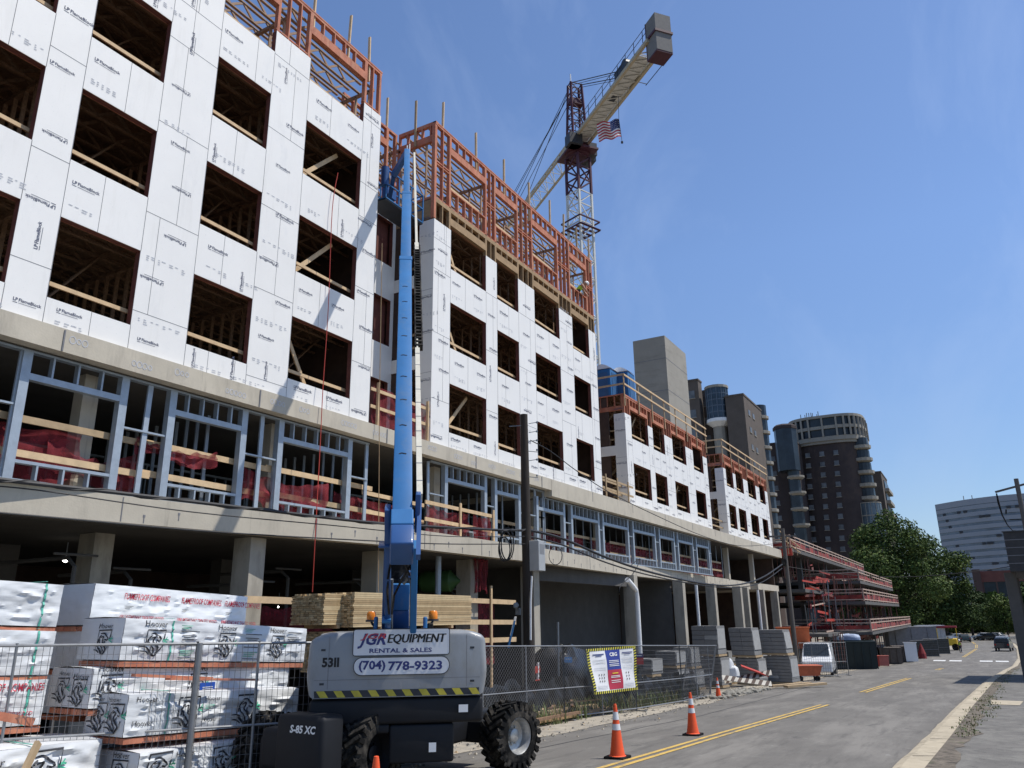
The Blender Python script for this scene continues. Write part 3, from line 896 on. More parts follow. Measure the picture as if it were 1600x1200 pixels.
# steel stud storey
m0 = y_on
XS_ = -15.38
def stud_front(ya, yb, opens, ztop, zb=S2):
    m = MB().use(STEEL); m.box(XS_ - .15, XS_ + .003, ya, yb, ztop - .07, ztop - .004); m.box(XS_ - .15, XS_ + .003, ya, yb, zb + .004, zb + .06)
    m.build('steel_track', None, pod)
    prev = ya
    for a, b in opens + [(yb, None)]:
        n = max(1, int((a - prev) / .6))
        m = MB().use(STEEL)
        for i in range(n + 1):
            yy = lerp(prev, a - .05, i / n) + (.02 if i else 0) + rs.uniform(-.04, .04)
            ln = rs.uniform(-.08, .08) if rs.random() < .3 else 0
            m.bar((XS_ - .075, yy, zb + .06), (XS_ - .075, yy + ln, ztop - .07), .05, .12, up=(0, 1, 0))
        m.box(XS_ - .13, XS_ - .02, prev, a, zb + 1.45, zb + 1.49)
        m.build('steel_stud', None, pod)
        if b is None: break
        hd = ztop - .52
        m = MB().use(STEEL)
        for yy in (a, b):
            m.box(XS_ - .16, XS_ + .01, yy - .09, yy + .09, zb + .004, ztop - .07)
        m.box(XS_ - .155, XS_ + .006, a + .09, b - .09, hd - .1, hd + .03)
        n = max(3, int((b - a) / .42))
        for i in range(1, n):
            yy = lerp(a, b, i / n); m.box(XS_ - .14, XS_, yy - .02, yy + .02, hd + .03, ztop - .07); m.box(XS_ - .14, XS_, yy - .02, yy + .02, zb + .06, zb + .36)
        m.box(XS_ - .15, XS_ + .004, a + .09, b - .09, zb + .36, zb + .42)
        m.build('steel_opening_frame', None, pod)
        prev = b
stud_front(3.2, y_on(575, XS_, 4), [(4.3, 6.0)] + [(y_on(a, XS_, 4), y_on(b, XS_, 4)) for a, b in ((30, 187), (264, 378), (436, 545))], 5.2)
stud_front(21.2, 29.5, [(y_on(a, XS_, 4), y_on(b, XS_, 4)) for a, b in ((697, 759), (775, 812))], 5.2)
stud_front(29.52, y_on(1112, XS_, 4), [(y_on(a, XS_, 4), y_on(b, XS_, 4)) for a, b in ((840, 882), (894, 936), (943, 982), (990, 1024), (1031, 1054), (1060, 1083), (1089, 1108))], 4.95)
# inner partitions of that storey: rows of dim studs and a dark soffit
for (x, y0, y1) in ((-20, -3, 20), (-19, 21, 38), (-20, 38, 62)):
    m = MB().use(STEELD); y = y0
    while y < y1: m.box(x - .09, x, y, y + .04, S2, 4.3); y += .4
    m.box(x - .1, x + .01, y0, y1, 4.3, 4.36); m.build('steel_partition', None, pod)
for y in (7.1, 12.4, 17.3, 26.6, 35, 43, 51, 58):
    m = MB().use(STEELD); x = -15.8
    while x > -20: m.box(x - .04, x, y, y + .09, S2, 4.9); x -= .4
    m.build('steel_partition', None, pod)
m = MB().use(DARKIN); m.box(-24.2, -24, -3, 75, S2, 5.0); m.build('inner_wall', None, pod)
# timber guard rails along the steel storey
for z, off in ((3.86, 0), (3.18, .02)):
    y = 3.0
    for ln in (3.7, 3.9, 3.6, 4.0):
        m = MB().use(PINE if rs.random() < .7 else PINE2); m.bar((-15.62, y, z + rs.uniform(-.03, .03)), (-15.6, y + ln + .25, z + rs.uniform(-.05, .02)), .04, .14); m.build('guard_rail', None, pod); y += ln
for z in (3.1, 3.65):
    for a, b in ((17.9, 21.0), (20.6, 24.9)):
        x = -15.15 if a > 19 else -15.5
        m = MB().use(PINE); m.bar((x, a, z + .02), (x, b, z - .03), .04, .12); m.build('guard_rail', None, pod)
    for a, b in ((25.2, 31), (31, 37), (37.5, 44), (44, 51), (51.4, 58)):
        m = MB().use(PINE2); m.bar((-15.9, a, z), (-15.9, b, z), .04, .12); m.build('guard_rail', None, pod)
for y, x in ((19.3, -15.4), (22.6, -15.1), (24.8, -15.1)):
    m = MB().use(PINE); m.bar((x, y, 2.1), (x, y, 3.85), .05, .09); m.build('railing_post', None, pod)
for z in (6.3, 6.85):
    m = MB().use(PINE); m.bar((-15.25, 17.8, z), (-15.25, 20.85, z), .04, .1); m.build('guard_rail', None, pod)
for y in (18.1, 20.7):
    m = MB().use(PINE); m.bar((-15.2, y, 5.2), (-15.2, y, 7.1), .09, .05); m.build('railing_post', None, pod)
for y in (36, 37.5, 39):
    m = MB().use(PINE2); m.bar((-15.3, y, 5.1), (-15.3, y, 6.9), .05, .09); m.build('railing_post', None, pod)
for z in (6.2, 6.7):
    m = MB().use(PINE2); m.bar((-15.35, 35.2, z), (-15.35, 39.8, z), .04, .1); m.build('guard_rail', None, pod)
# downpipe and ground level rails
pp = aty(985, 925, 37.6)
m = MB().use(WHITE); m.tube([(-14.6, 36.4, 1.7), (-14.6, 37.0, 1.45), (-14.7, 37.7, 1.25), (-14.7, 37.8, .9), (-14.7, 37.8, gz(-15, 38))], .13, 10); m.build('drain_pipe', None, pod, smooth=True)
m = MB().use(STEEL); m.tube([(-15.3, 21.6, gz(-15, 21)), (-15.3, 21.6, 2.0)], .1, 10); m.build('steel_prop', None, pod)
for y in (49.3, 65.5):
    m = MB().use(WHITE); m.tube([(-15.2, y, gz(-15, y)), (-15.2, y, 1.9)], .1, 8); m.build('drain_pipe', None, pod)
for (a, b) in ((13.2, 17.2), (21.9, 26)):
    for z in (.55, -.15, -.75) if a > 20 else (.45,):
        m = MB().use(PINE); m.bar((-14.9, a, z + .05), (-14.9, b, z), .04, .16); m.build('guard_rail', None, pod)
for y in (24.2,):
    m = MB().use(PINE); m.bar((-14.85, y, -2.5), (-14.85, y, 1.1), .06, .09); m.build('railing_post', None, pod)

# --- red debris nets (each hangs on its rail)
def net(label, a, b, z1, z0, x, sagz=.1, bunch=1.0, wob=.12, n=26, seed=0):
    m = MB().use(NETR)
    def f(u, v):
        y = lerp(a, b, u); top = z1 - sagz * math.sin(math.pi * u)
        zz = lerp(top, z0 - sagz * .6 * math.sin(math.pi * u * 2.3 + seed), v * bunch)
        return (x + wob * noise.noise(Vector((u * 7 + seed, v * 2.5, seed))), y + .15 * noise.noise(Vector((u * 4, v * 3 + seed, 2))), zz + .10 * noise.noise(Vector((u * 9, v * 4, seed + 3))))
    m.grid(f, n, 8)
    return tag(m.build('debris_net', None, None, smooth=True, recalc=False), label, 'safety net', 'red nets hung along the podium')
net('red net stretched low behind the leftmost steel frames, above the slab edge', 3.4, 9.3, 3.8, 2.75, -15.75, .12, seed=1)
net('red net behind the second gap between steel frames, hung slack', 8.6, 10.6, 3.6, 2.7, -15.74, .3, seed=2)
net('bunched red net drooping from the rail of the middle steel frame', 10.4, 12.6, 3.95, 3.55, -15.55, .18, seed=3)
net('red net draped in a swag in the third steel frame, left of the boom', 13.4, 16.5, 3.75, 2.8, -15.55, .25, seed=4)
net('red net behind the rails just left of the boom at podium level', 16.9, 20.6, 3.6, 2.65, -15.7, .12, seed=5)
net('red net on the slab edge railing just right of the boom', 20.8, 23.4, 3.6, 2.5, -15.25, .1, seed=6)
net('torn red net hanging over the slab edge in a long tail', 23.1, 24.0, 3.5, .9, -14.85, .1, wob=.25, seed=7)
net('red net on the upper slab railing in the recess behind the boom', 18.0, 20.8, 7.0, 5.75, -15.3, .05, seed=8)
net('red net inside the steel storey right of the utility pole', 28.6, 34.5, 3.7, 2.6, -16.0, .08, seed=9)
net('red net inside the steel storey above the drain pipe', 35.5, 44.6, 3.7, 2.6, -16.0, .08, seed=10)
net('red net inside the steel storey at its far end', 45.5, 58.5, 3.7, 2.6, -16.0, .08, seed=11)
net('red net on the ground level rail left of the bare lumber', 13.3, 17.4, .35, -.9, -15.95, .03, wob=.05, seed=12)
net('red net on the ground level rails right of the bare lumber', 21.9, 26.2, .6, -1.6, -15.95, .03, wob=.05, seed=13)

# ================================================================== BOOM LIFT
def rbox(mb, c, ax, ay, az, sx, sy, sz, bev=.05, seg=3):
    """box with rounded edges"""
    bm = bmesh.new(); bmesh.ops.create_cube(bm, size=1)
    for v in bm.verts: v.co = Vector((v.co.x * sx, v.co.y * sy, v.co.z * sz))
    bmesh.ops.bevel(bm, geom=bm.edges[:], offset=bev, segments=seg, affect='EDGES', profile=.5)
    c = Vector(c); ax, ay, az = Vector(ax), Vector(ay), Vector(az)
    bm.verts.index_update()
    mb.add([c + ax * v.co.x + ay * v.co.y + az * v.co.z for v in bm.verts], [[v.index for v in f.verts] for f in bm.faces])
    bm.free()
def wheel(parent, c, ax, r, w, lug=True, rim=None, out=1, n=22):
    """tyre with lugs (part) and rim (sub-part); ax points outward"""
    c = Vector(c); ax = Vector(ax).normalized()
    m = MB().use(BLACK)
    rr = r * .93 if lug else r
    m.lathe(c - ax * w / 2, ax, [(0, r * .56), (.01, r * .80), (w * .10, rr * .97), (w * .22, rr), (w * .78, rr), (w * .90, rr * .97), (w - .01, r * .80), (w, r * .56), (w * .8, r * .54), (w * .2, r * .54)], 36, cap=False)
    if lug:
        up = Vector((0, 0, 1)); t = ax.cross(up).normalized()
        for side in (-1, 1):
            for k in range(n):
                a = 2 * math.pi * (k + (.5 if side > 0 else 0)) / n
                rad = t * math.cos(a) + up * math.sin(a); tan = -t * math.sin(a) + up * math.cos(a)
                d = (ax * side * .8 + tan * .6).normalized(); e = rad.cross(d).normalized()
                m.obox(c + ax * side * w * .25 + rad * (r * .955), d, e, rad, w * .56, r * .105, r * .11)
                m.obox(c + ax * side * w * .49 + rad * (r * .87) + tan * r * .06, ax, tan, rad, w * .05, r * .13, r * .2)
    o = m.build('tyre', None, parent, smooth=True)
    m = MB().use(rim or GREYP)
    s = w / 2
    m.lathe(c, ax, [(s * .86, r * .57), (s * .92, r * .53), (s * .80, r * .50), (s * .25, r * .44), (s * .10, r * .20), (s * .45, r * .20), (s * .5, r * .16), (s * .5, .002)], 28, cap=False)
    if lug:
        up = Vector((0, 0, 1)); t = ax.cross(up).normalized()
        for k in range(9):
            a = 2 * math.pi * k / 9; rad = t * math.cos(a) + up * math.sin(a)
            m.lathe(c + rad * r * .26 + ax * s * .12, ax, [(0, .018), (.03, .018), (.032, .001)], 6)
    m.build('rim', None, o, smooth=True)
    return o
RIMW = mat('bright_rim_metal', (.42, .42, .41), .4, .6, var=.25, scale=9)
LO = Vector((-8.20, 10.52, 0)); LG = gz(-8.2, 10.5)
LF = Vector((-.613, .790, 0)); LR = Vector((.790, .613, 0)); UP = Vector((0, 0, 1))
def LL(r, f, z): return LO + LR * r + LF * f + UP * z
lift = thing('boom_lift', 'grey and blue telescopic boom lift raised steeply against the white building', 'boom lift', (LO.x, LO.y, LG))
DKB = mat('blue_black_chassis_paint', (.006, .007, .010), .65, var=.3, scale=2)
# chassis along the street
X0, X1, Y0, Y1 = -9.45, -7.12, 9.0, 12.1
m = MB().use(DKB)
rbox(m, (-8.37, 10.55, LG + .62), (1, 0, 0), (0, 1, 0), UP, 1.15, 4.3, .46, .06)
rbox(m, (-8.37, 8.66, LG + .70), (1, 0, 0), (0, 1, 0), UP, 1.0, .62, .52, .07)
for y, xc, ww in ((Y0 + .2, -8.65, 1.5), (Y1, -8.37, 2.1)): rbox(m, (xc, y, LG + .55), (1, 0, 0), (0, 1, 0), UP, ww, .34, .36, .05)
rbox(m, (-8.9, 12.3, LG + .72), (1, 0, 0), (0, 1, 0), UP, 1.3, .9, .5, .08)
m.build('chassis', None, lift, smooth=True)
m = MB().use(DKB)
rbox(m, (-8.05, 8.45, LG + .66), (1, 0, 0), (0, 1, 0), UP, .86, .42, 1.0, .07)
eb = m.build('axle_cover', None, lift, smooth=True)
m = MB().use(WHITE); put_text(m, 'S-85 XC', plane_fn((-8.2, 8.235, LG + .94), (1, 0, 0), (0, 0, 1), .006), 0, 0, height=.10, bold=.035, shear=.15); m.build('lettering', None, eb)
for x, y, o in ((X1 + .03, Y1 + .05, 1), (X1 - .60, Y0 + .28, 1), (X0, Y0 + .1, -1), (X0, Y1, -1)):
    g = gz(x, y)
    wheel(lift, (x, y, g + .525), (o, 0, 0) if not (o == 1 and y > 11) else (.97, -.22, 0), .525, .44, rim=(RIMW if o == 1 and y > 11 else DKB))  # rims of the shaded wheels painted dark, shade put into the colour
m = MB().use(DKB)
for y in (9.9, 11.2): m.obox((-8.37, y, LG + .9), (1, 0, 0), (0, 1, 0), UP, 1.7, .2, .12)
m.lathe((LO.x, LO.y, LG + .85), UP, [(0, .62), (.2, .62), (.2, .5), (.3, .5)], 28)
m.build('slew_ring', None, lift, smooth=True)
# turntable: counterweight with a notch for the boom
zb, zt_ = -1.04, -.16
cw = MB().use(GREYP)
bm = bmesh.new()
ol = [(-1.22, zb), (1.22, zb), (1.27, zb + .30), (1.245, zt_ - .08), (1.02, zt_), (.42, zt_), (.42, zt_ - .20), (-.42, zt_ - .20), (-.42, zt_), (-1.02, zt_ - .01), (-1.245, zt_ - .10), (-1.27, zb + .30)]
vs = [bm.verts.new((r, -1.52, z)) for r, z in ol]
f = bm.faces.new(vs); bm.normal_update()
ext = bmesh.ops.extrude_face_region(bm, geom=[f])
nv = [e for e in ext['geom'] if isinstance(e, bmesh.types.BMVert)]
for v in nv: v.co.y += 1.2
front = [e for e in bm.edges if all(abs(v.co.y + 1.52) < 1e-4 for v in e.verts) and not (abs(e.verts[0].co.z - zb) < 1e-4 and abs(e.verts[1].co.z - zb) < 1e-4)]
sides = [e for e in bm.edges if abs(e.verts[0].co.y - e.verts[1].co.y) > 1 and abs(e.verts[0].co.x) > 1.0]
bmesh.ops.bevel(bm, geom=list(set(front + sides)), offset=.085, segments=4, affect='EDGES', profile=.5)
bm.verts.index_update()
cw.add([LL(v.co.x, v.co.y, v.co.z) for v in bm.verts], [[v.index for v in f.verts] for f in bm.faces]); bm.free()
cwo = cw.build('counterweight', None, lift, smooth=True)
m = MB().use(GREYP)
for s in (-1, 1): rbox(m, LL(s * .88, .35, -.62), LR, LF, UP, .72, 1.35, .85, .07)
m.build('engine_hood', None, lift, smooth=True)
m = MB().use(DKB)
rbox(m, LL(0, -.85, zb - .19), LR, LF, UP, 2.42, 1.26, .34, .05)
rbox(m, LL(0, .1, zb - .16), LR, LF, UP, 1.9, 1.9, .26, .04)
m.build('turntable', None, lift, smooth=True)
# hazard stripe band
m = MB().use(DKGREY); back = lambda off: plane_fn(LL(0, -1.52, 0), LR, UP, off)
m.add([back(.004)(a, b) for a, b in ((-1.14, zb + .01), (1.14, zb + .01), (1.15, zb + .10), (-1.15, zb + .10))], [(0, 1, 2, 3)])
m.use(mat('hazard_yellow', (.50, .42, .05), .5, var=.2, scale=6))
u = -1.12
while u < 1.05:
    m.add([back(.008)(a, b) for a, b in ((u + .06, zb + .012), (u + .17, zb + .012), (u + .11, zb + .098), (u, zb + .098))], [(0, 1, 2, 3)]); u += .235
m.build('hazard_stripe', None, cwo)
def roundrect(w, h, r, n=6):
    P = []
    for cx, cy, a0 in ((w - r, r, -90), (w - r, h - r, 0), (r, h - r, 90), (r, r, 180)):
        for i in range(n + 1):
            a = R(a0 + 90 * i / n); P.append((cx + r * math.cos(a), cy + r * math.sin(a)))
    return P
SIGNW = mat('white_sign_vinyl', (.66, .67, .69), .4, var=.04, scale=3)
NAVY = mat('navy_vinyl', (.03, .04, .16), .45, var=.05)
SRED = mat('red_vinyl', (.45, .04, .06), .45, var=.05)
BLK = mat('black_vinyl', (.012, .012, .014), .5, var=.05)
def board(parent, name, u0, v0, w, h, r):
    m = MB().use(SIGNW); P = roundrect(w, h, r); n = len(P)
    a = [back(.012)(u0 + x, v0 + y) for x, y in P]; b = [back(.034)(u0 + x, v0 + y) for x, y in P]
    m.add(a + b, [tuple(range(n, 2 * n))] + [(i, (i + 1) % n, n + (i + 1) % n, n + i) for i in range(n)])
    m.use(DKGREY); ribbon(m, [(u0 + x, v0 + y) for x, y in roundrect(w, h, r)], .010, back(.0375), True)
    return m, m
u0, v0 = -.64, -.735
m, _ = board(cwo, 'sign', u0, v0 + .25, 1.36, .355, .035)
g = back(.038)
m.use(NAVY); put_text(m, 'JGR', g, u0 + .06, v0 + .345, width=.40, height=.205, bold=.03, shear=.35)
m.use(SRED); put_text(m, 'JGR', back(.041), u0 + .098, v0 + .455, width=.36, height=.095, bold=.02, shear=.3)
m.use(BLK)
for k in range(3): put_text(m, 'EQUIPMENT', back(.038 + .0012 * k), u0 + .475 + .006 * k, v0 + .395, width=.83, height=.14, shear=.22)
m.use(NAVY); put_text(m, 'RENTAL & SALES', g, u0 + .23, v0 + .285, width=.88, height=.06, bold=.025)
m.build('company_sign', None, cwo)
m, _ = board(cwo, 'sign', u0 + .02, v0 - .01, 1.34, .235, .11)
m.use(NAVY); put_text(m, '(704)', g, u0 + .09, v0 + .03, width=.37, height=.155, bold=.03); put_text(m, '778-9323', g, u0 + .50, v0 + .045, width=.76, height=.125, bold=.03)
m.build('phone_sign', None, cwo)
m = MB().use(BLK); put_text(m, '53II', back(.005), -1.06, -.63, width=.235, height=.13, bold=.04); m.build('fleet_number', None, cwo)
m = MB().use(WHITE)
for (r_, z_, w_, h_) in ((.86, zb - .22, .13, .10), (.45, zb - .72, .1, .12)):
    m.add([back(.02)(r_ + a * w_, z_ + b * h_) for a, b in ((0, 0), (1, 0), (1, 1), (0, 1))], [(0, 1, 2, 3)])
m.build('notice_plate', None, lift)
# panel joints, latches, vents and small labels on the cover
m = MB().use(SEAM)
for r_ in (-.97, .97): ribbon(m, [(r_, zb + .12), (r_, zt_ - .06)], .008, back(.003))
ribbon(m, [(-1.16, zb + .24), (1.16, zb + .24)], .006, back(.003))
m.build('panel_joint', None, cwo)
for r_, z_ in ((-1.05, -.40), (1.05, -.40), (-1.05, -.85), (1.05, -.85)):
    m = MB().use(DKGREY); ribbon(m, [(r_ - .03, z_), (r_ + .03, z_)], .028, back(.006)); m.build('latch', None, cwo)
# rear frame under the notice plate and drive box
m = MB().use(DKB); rbox(m, LL(.35, -1.25, zb - .62), LR, LF, UP, .9, .4, .5, .04); rbox(m, LL(-.2, -1.3, zb - .42), LR, LF, UP, .2, .3, .12, .03); m.build('drive_box', None, lift, smooth=True)
# amber beacons on brackets
AMB = mat('amber_lens', (.75, .22, .02), .25, var=.1)
for s, col in ((-1, 'bright'), (1, 'dull')):
    bx = -.42 if s < 0 else .50
    bo = MB().use(DKGREY); p = LL(bx, -1.0, -.03)
    bo.lathe(p, UP, [(0, .085), (.03, .085), (.03, .07)], 14); bo.bar(p, LL(bx + .12 * -s, -.95, -.2), .03)
    b = bo.build('beacon', None, lift, smooth=True)
    q = MB().use(AMB); q.lathe(p + UP * .03, UP, [(0, .068), (.03, .07), (.10, .066), (.12, .05)], 16); q.build('lens', None, b, smooth=True)
# boom geometry
PA = dep(628, 830, 10.6); PB = None
tx = atx(636, 240, -14.35); PB = tx
BD = (PB - PA).normalized(); BLN = (PB - PA).length
BX = LR.copy(); BX = (BX - BX.dot(BD) * BD).normalized(); BN = BX.cross(BD).normalized()   # across and normal
def BP(t, x=0, n=0): return PA + BD * t + BX * x + BN * n
def tlen(py):  # distance along the boom seen at picture row py
    lo, hi = 0.0, BLN
    for _ in range(50):
        mm = (lo + hi) / 2
        if proj(BP(mm))[1] > py: lo = mm
        else: hi = mm
    return lo
t1, t2 = tlen(412), tlen(308)
def bsec(name, ta, tb, w, h, matl):
    m = MB().use(matl)
    rbox(m, (BP(ta) + BP(tb)) / 2, BX, BD, BN, w, tb - ta, h, .02, 2)
    return m.build(name, None, lift, smooth=True)
b1 = bsec('boom_base_section', -.05, t1, .275, .37, BLUE)
b2 = bsec('boom_middle_section', t1 - .4, t2, .245, .33, BLUE)
b3 = bsec('boom_fly_section', t2 - .4, BLN + .15, .185, .26, BLUE)
m = MB().use(BLUE); rbox(m, BP(t1 - .09), BX, BD, BN, .30, .2, .395, .015, 2); m.build('boom_collar', None, b1); m = MB().use(BLUE); rbox(m, BP(.08), BX, BD, BN, .305, .3, .40, .015, 2); m.build('boom_collar', None, b1)
m = MB().use(BLUE); rbox(m, BP(t2 - .08), BX, BD, BN, .265, .16, .35, .012, 2); m.build('boom_collar', None, b2)
m = MB().use(BLACK)
for t in [1.5 + .75 * i for i in range(9)]: ribbon(m, [(-.06, t), (-.02, t + .02), (.05, t)], .02, lambda u, v: BP(v, u, .191 if (LL(0,-5,0) - LO).dot(BN) > 0 else -.191))
m.build('boom_mark', None, b1)
# boom foot: dark underside block, side links, lift cylinders, centre plate, hoses
m = MB().use(BLUED); fz = dep(626, 868, 10.75)
rbox(m, BP(-.26, 0, 0), BX, BD, BN, .31, .38, .40, .03); m.build('boom_foot', None, lift, smooth=True)
def link(name, px0, py0, d0, px1, py1, d1, w, t, matl):
    m = MB().use(matl); a, b = dep(px0, py0, d0), dep(px1, py1, d1)
    dd = (b - a).normalized(); xx = LR; yy = xx.cross(dd).normalized()
    rbox(m, (a + b) / 2, xx, dd, yy, w, (b - a).length, t, .015, 2)
    return m.build(name, None, lift, smooth=True)
link('mast_link', 606, 1010, 11.35, 606, 792, 10.9, .085, .26, BLUED)
link('mast_link', 645, 1010, 11.35, 648, 850, 10.9, .09, .26, BLUE)
link('mast_plate', 598, 1010, 11.55, 604, 830, 11.1, .05, .3, BLUED)
link('mast_link', 651, 830, 10.95, 654, 770, 10.9, .07, .2, BLUED)
link('centre_plate', 625, 953, 11.6, 626, 912, 11.6, .27, .08, BLUE)
link('centre_plate', 625, 983, 11.65, 625, 952, 11.63, .27, .12, BLUED)
link('boom_crosspiece', 604, 969, 11.2, 604, 964, 11.2, .13, .34, BLUE)
link('boom_crosspiece', 604, 853, 11.0, 604, 849, 11.0, .22, .34, BLUED)
link('boom_crosspiece', 645, 899, 11.1, 645, 895, 11.1, .13, .34, BLUED)
m = MB().use(BLACK); rbox(m, dep(621, 988, 11.55), LR, LF, UP, .24, .2, .09, .02); rbox(m, dep(626, 882, 12.0), LR, LF, UP, .34, .3, .62, .04); m.build('valve_box', None, lift, smooth=True)
m = MB().use(STEELD)
for (a, b) in (((611, 985), (612, 905)), ((642, 1000), (643, 905))): m.tube([dep(*a, 11.25), dep(*b, 11.1)], .025, 8)
m.build('hydraulic_cylinder', None, lift, smooth=True)
for k, pts in enumerate((((606, 905), (610, 882), (622, 872), (634, 884), (642, 905)), ((612, 960), (616, 930), (628, 905), (640, 885)), ((630, 872), (640, 878), (645, 900), (644, 930)), ((607, 900), (605, 925), (608, 960)), ((627, 905), (633, 897), (636, 905), (630, 912)))):
    m = MB().use(STEELD if k == 4 else BLACK); m.tube([dep(x, y, 10.95 + .02 * k) for x, y in pts], .028 if k == 4 else .016, 6); m.build('hose', None, lift, smooth=True)
for px in (587, 664):
    m = MB().use(BLUE); rbox(m, dep(px, 986, 11.35), LR, LF, UP, .055, .3, .40, .02); m.build('hood_bracket', None, lift, smooth=True)
m = MB().use(BLACK); rbox(m, dep(672, 990, 11.4), LR, LF, UP, .08, .3, .3, .02); m.build('hose_box', None, lift)
# cable carrier beside the boom: cream rails and a black link chain
CREAM = mat('cream_rail_paint', (.62, .58, .47), .6, var=.12, scale=6)
layer(CREAM, (.35, .31, .24), .58, .75, 7, (1, 1, .3), .7)
ta, tb, tc_, td = tlen(778), tlen(548), tlen(382), tlen(232)
m = MB().use(CREAM)
xr = .245
m.bar(BP(ta, xr, 0), BP(tb, xr, 0), .085, .16, up=BN); m.bar(BP(tb, xr, 0), BP(tb + .5, xr, 0), .03, .1, up=BN)
m.use(SEAM); t = ta + .3
while t < tb: m.obox(BP(t, xr, 0), BX, BD, BN, .089, .018, .165); t += .42
m.build('cable_rail', None, b1)
m = MB().use(CREAM); m.bar(BP(tc_, xr + .02, 0), BP(td, xr + .0, 0), .06, .12, up=BN); m.bar(BP(tc_ - .45, xr + .02, 0), BP(tc_, xr + .02, 0), .10, .14, up=BN); m.build('cable_rail', None, b2)
m = MB().use(BLACK); t = tb + .15
while t < tc_ - .2:
    m.obox(BP(t, xr + .03, 0), BX, BD, BN, .15, .045, .14); t += .145
    for dx in (-.065, .065): m.obox(BP(t - .07, xr + .03 + dx, 0), BX, BD, BN, .025, .15, .14)
m.build('cable_chain', None, b1)
m = MB().use(BLUED); m.bar(BP(ta - .1, xr, 0), BP(-.5, xr - .03, 0), .06, .1, up=BN); m.build('rail_strut', None, b1)
# jib, rotator and work platform in the recess
BT = BP(BLN + .1)
m = MB().use(BLUED); m.bar(BT, BT + Vector((-.75, .25, -.5)), .16, .2); m.bar(BT + Vector((-.75, .25, -.5)), Vector((-15.9, 19.15, 14.4)), .14, .18)
m.lathe(BT + Vector((-1.0, .1, -.55)), UP, [(-.35, .14), (.35, .14)], 16); m.build('jib', None, lift, smooth=True)
m = MB().use(WHITE); m.bar(BT, BT + UP * .28, .03); m.bar(BT + BX * .08, BT + BX * .08 + UP * .35, .03); m.build('antenna', None, lift)
bc = Vector((-15.75, 19.3, 13.75)); fr = Vector((0, 1, 0)); sd = Vector((1, 0, 0))
m = MB().use(BLUE); w2, d2 = 1.05, .42
for z in (0, .55, 1.1):
    P = [bc + fr * a * w2 + sd * b * d2 + UP * z for a, b in ((-1, -1), (1, -1), (1, 1), (-1, 1))]
    for i in range(4): m.bar(P[i], P[(i + 1) % 4], .04)
for a in (-1, -.33, .33, 1):
    for b in (-1, 1): m.bar(bc + fr * a * w2 + sd * b * d2, bc + fr * a * w2 + sd * b * d2 + UP * 1.1, .04)
m.use(DKGREY); m.obox(bc + UP * -.04, fr, sd, UP, 2 * w2, 2 * d2, .06); m.use(BLUED); m.obox(bc + sd * -.3 + UP * .85, fr, sd, UP, .5, .25, .35)
m.build('work_platform', None, lift)

# ================================================================== SITE EDGE: FENCES, LUMBER, CONES, POLES
GALV = mat('fence_galvanised_tube', (.24, .245, .25), .5, .4, var=.15, scale=8)
WIRE = mat('fence_wire', (.17, .17, .175), .55, .4, var=.15, scale=8)
def fence_panel(label, a, b, h, mesh, name='wire_fence', lean=0.0, posts=2, group='wire fence panels along the site edge', wire=.0045, gap=.075, midrail=.42):
    a = Vector((a[0], a[1], gz(a[0], a[1]) + .04)); b = Vector((b[0], b[1], gz(b[0], b[1]) + .04))
    d = (b - a); L = d.length; d = d / L; nrm = d.cross(UP).normalized()
    P = lambda u, v: a + d * u + UP * v + nrm * (lean * v)
    root = thing(name, label, 'fence', (a + b) / 2, group)
    m = MB().use(GALV)
    for v in (.06, h): m.tube([P(0, v), P(L, v)], .021, 6)
    m.tube([P(0, h * midrail), P(L, h * midrail)], .018, 6)
    for i in range(posts): m.tube([P(L * i / (posts - 1), -.02), P(L * i / (posts - 1), h + .03)], .021, 6)
    m.build('frame', None, root)
    m = MB().use(WIRE); hw = wire / 2
    def w(p, q): m.bar(p, q, wire)
    if mesh == 'square':
        n = int(L / gap)
        for i in range(1, n): w(P(L * i / n, .06), P(L * i / n, h))
        k = int(h / (gap * 1.6))
        for i in range(1, k): w(P(0, h * i / k), P(L, h * i / k))
    else:
        s = gap * 1.3; n = int((L + h) / s)
        for i in range(n):
            u = i * s
            for sg in (0, 1):
                u0, v0, u1, v1 = u - h, .06, u, h
                if u0 < 0: v0 += -u0; u0 = 0
                if u1 > L: v1 -= (u1 - L); u1 = L
                if v1 - v0 > .05 and u1 > u0:
                    if sg: w(P(L - u0, v0), P(L - u1, v1))
                    else: w(P(u0, v0), P(u1, v1))
    m.build('mesh', None, root)
    for i in (0, 1):
        m = MB().use(GALV); q = P(L * i, 0); m.bar(q + nrm * .35, q - nrm * .35, .06, .03); m.build('foot', None, root)
    return root
# left run
fa, fb, fc_ = (-11.9, 4.05), (-9.66, 7.8), (-8.82, 9.3)
fence_panel('wire mesh fence panel in front of the wrapped lumber, running off the left edge', fa, fb, 1.98, 'square', posts=3, midrail=.44)
fence_panel('narrow wire mesh fence panel between the heavy post and the boom lift', fb, fc_, 1.98, 'square', posts=3, midrail=.44)
m = MB().use(GALV); g = gz(*fb); m.tube([(fb[0] + .05, fb[1], g - .1), (fb[0] + .05, fb[1], g + 2.03)], .038, 10)
t = m.build('fence_post', None, None, smooth=True); tag(t, 'thick grey steel post where the two left fence panels meet', 'fence post')
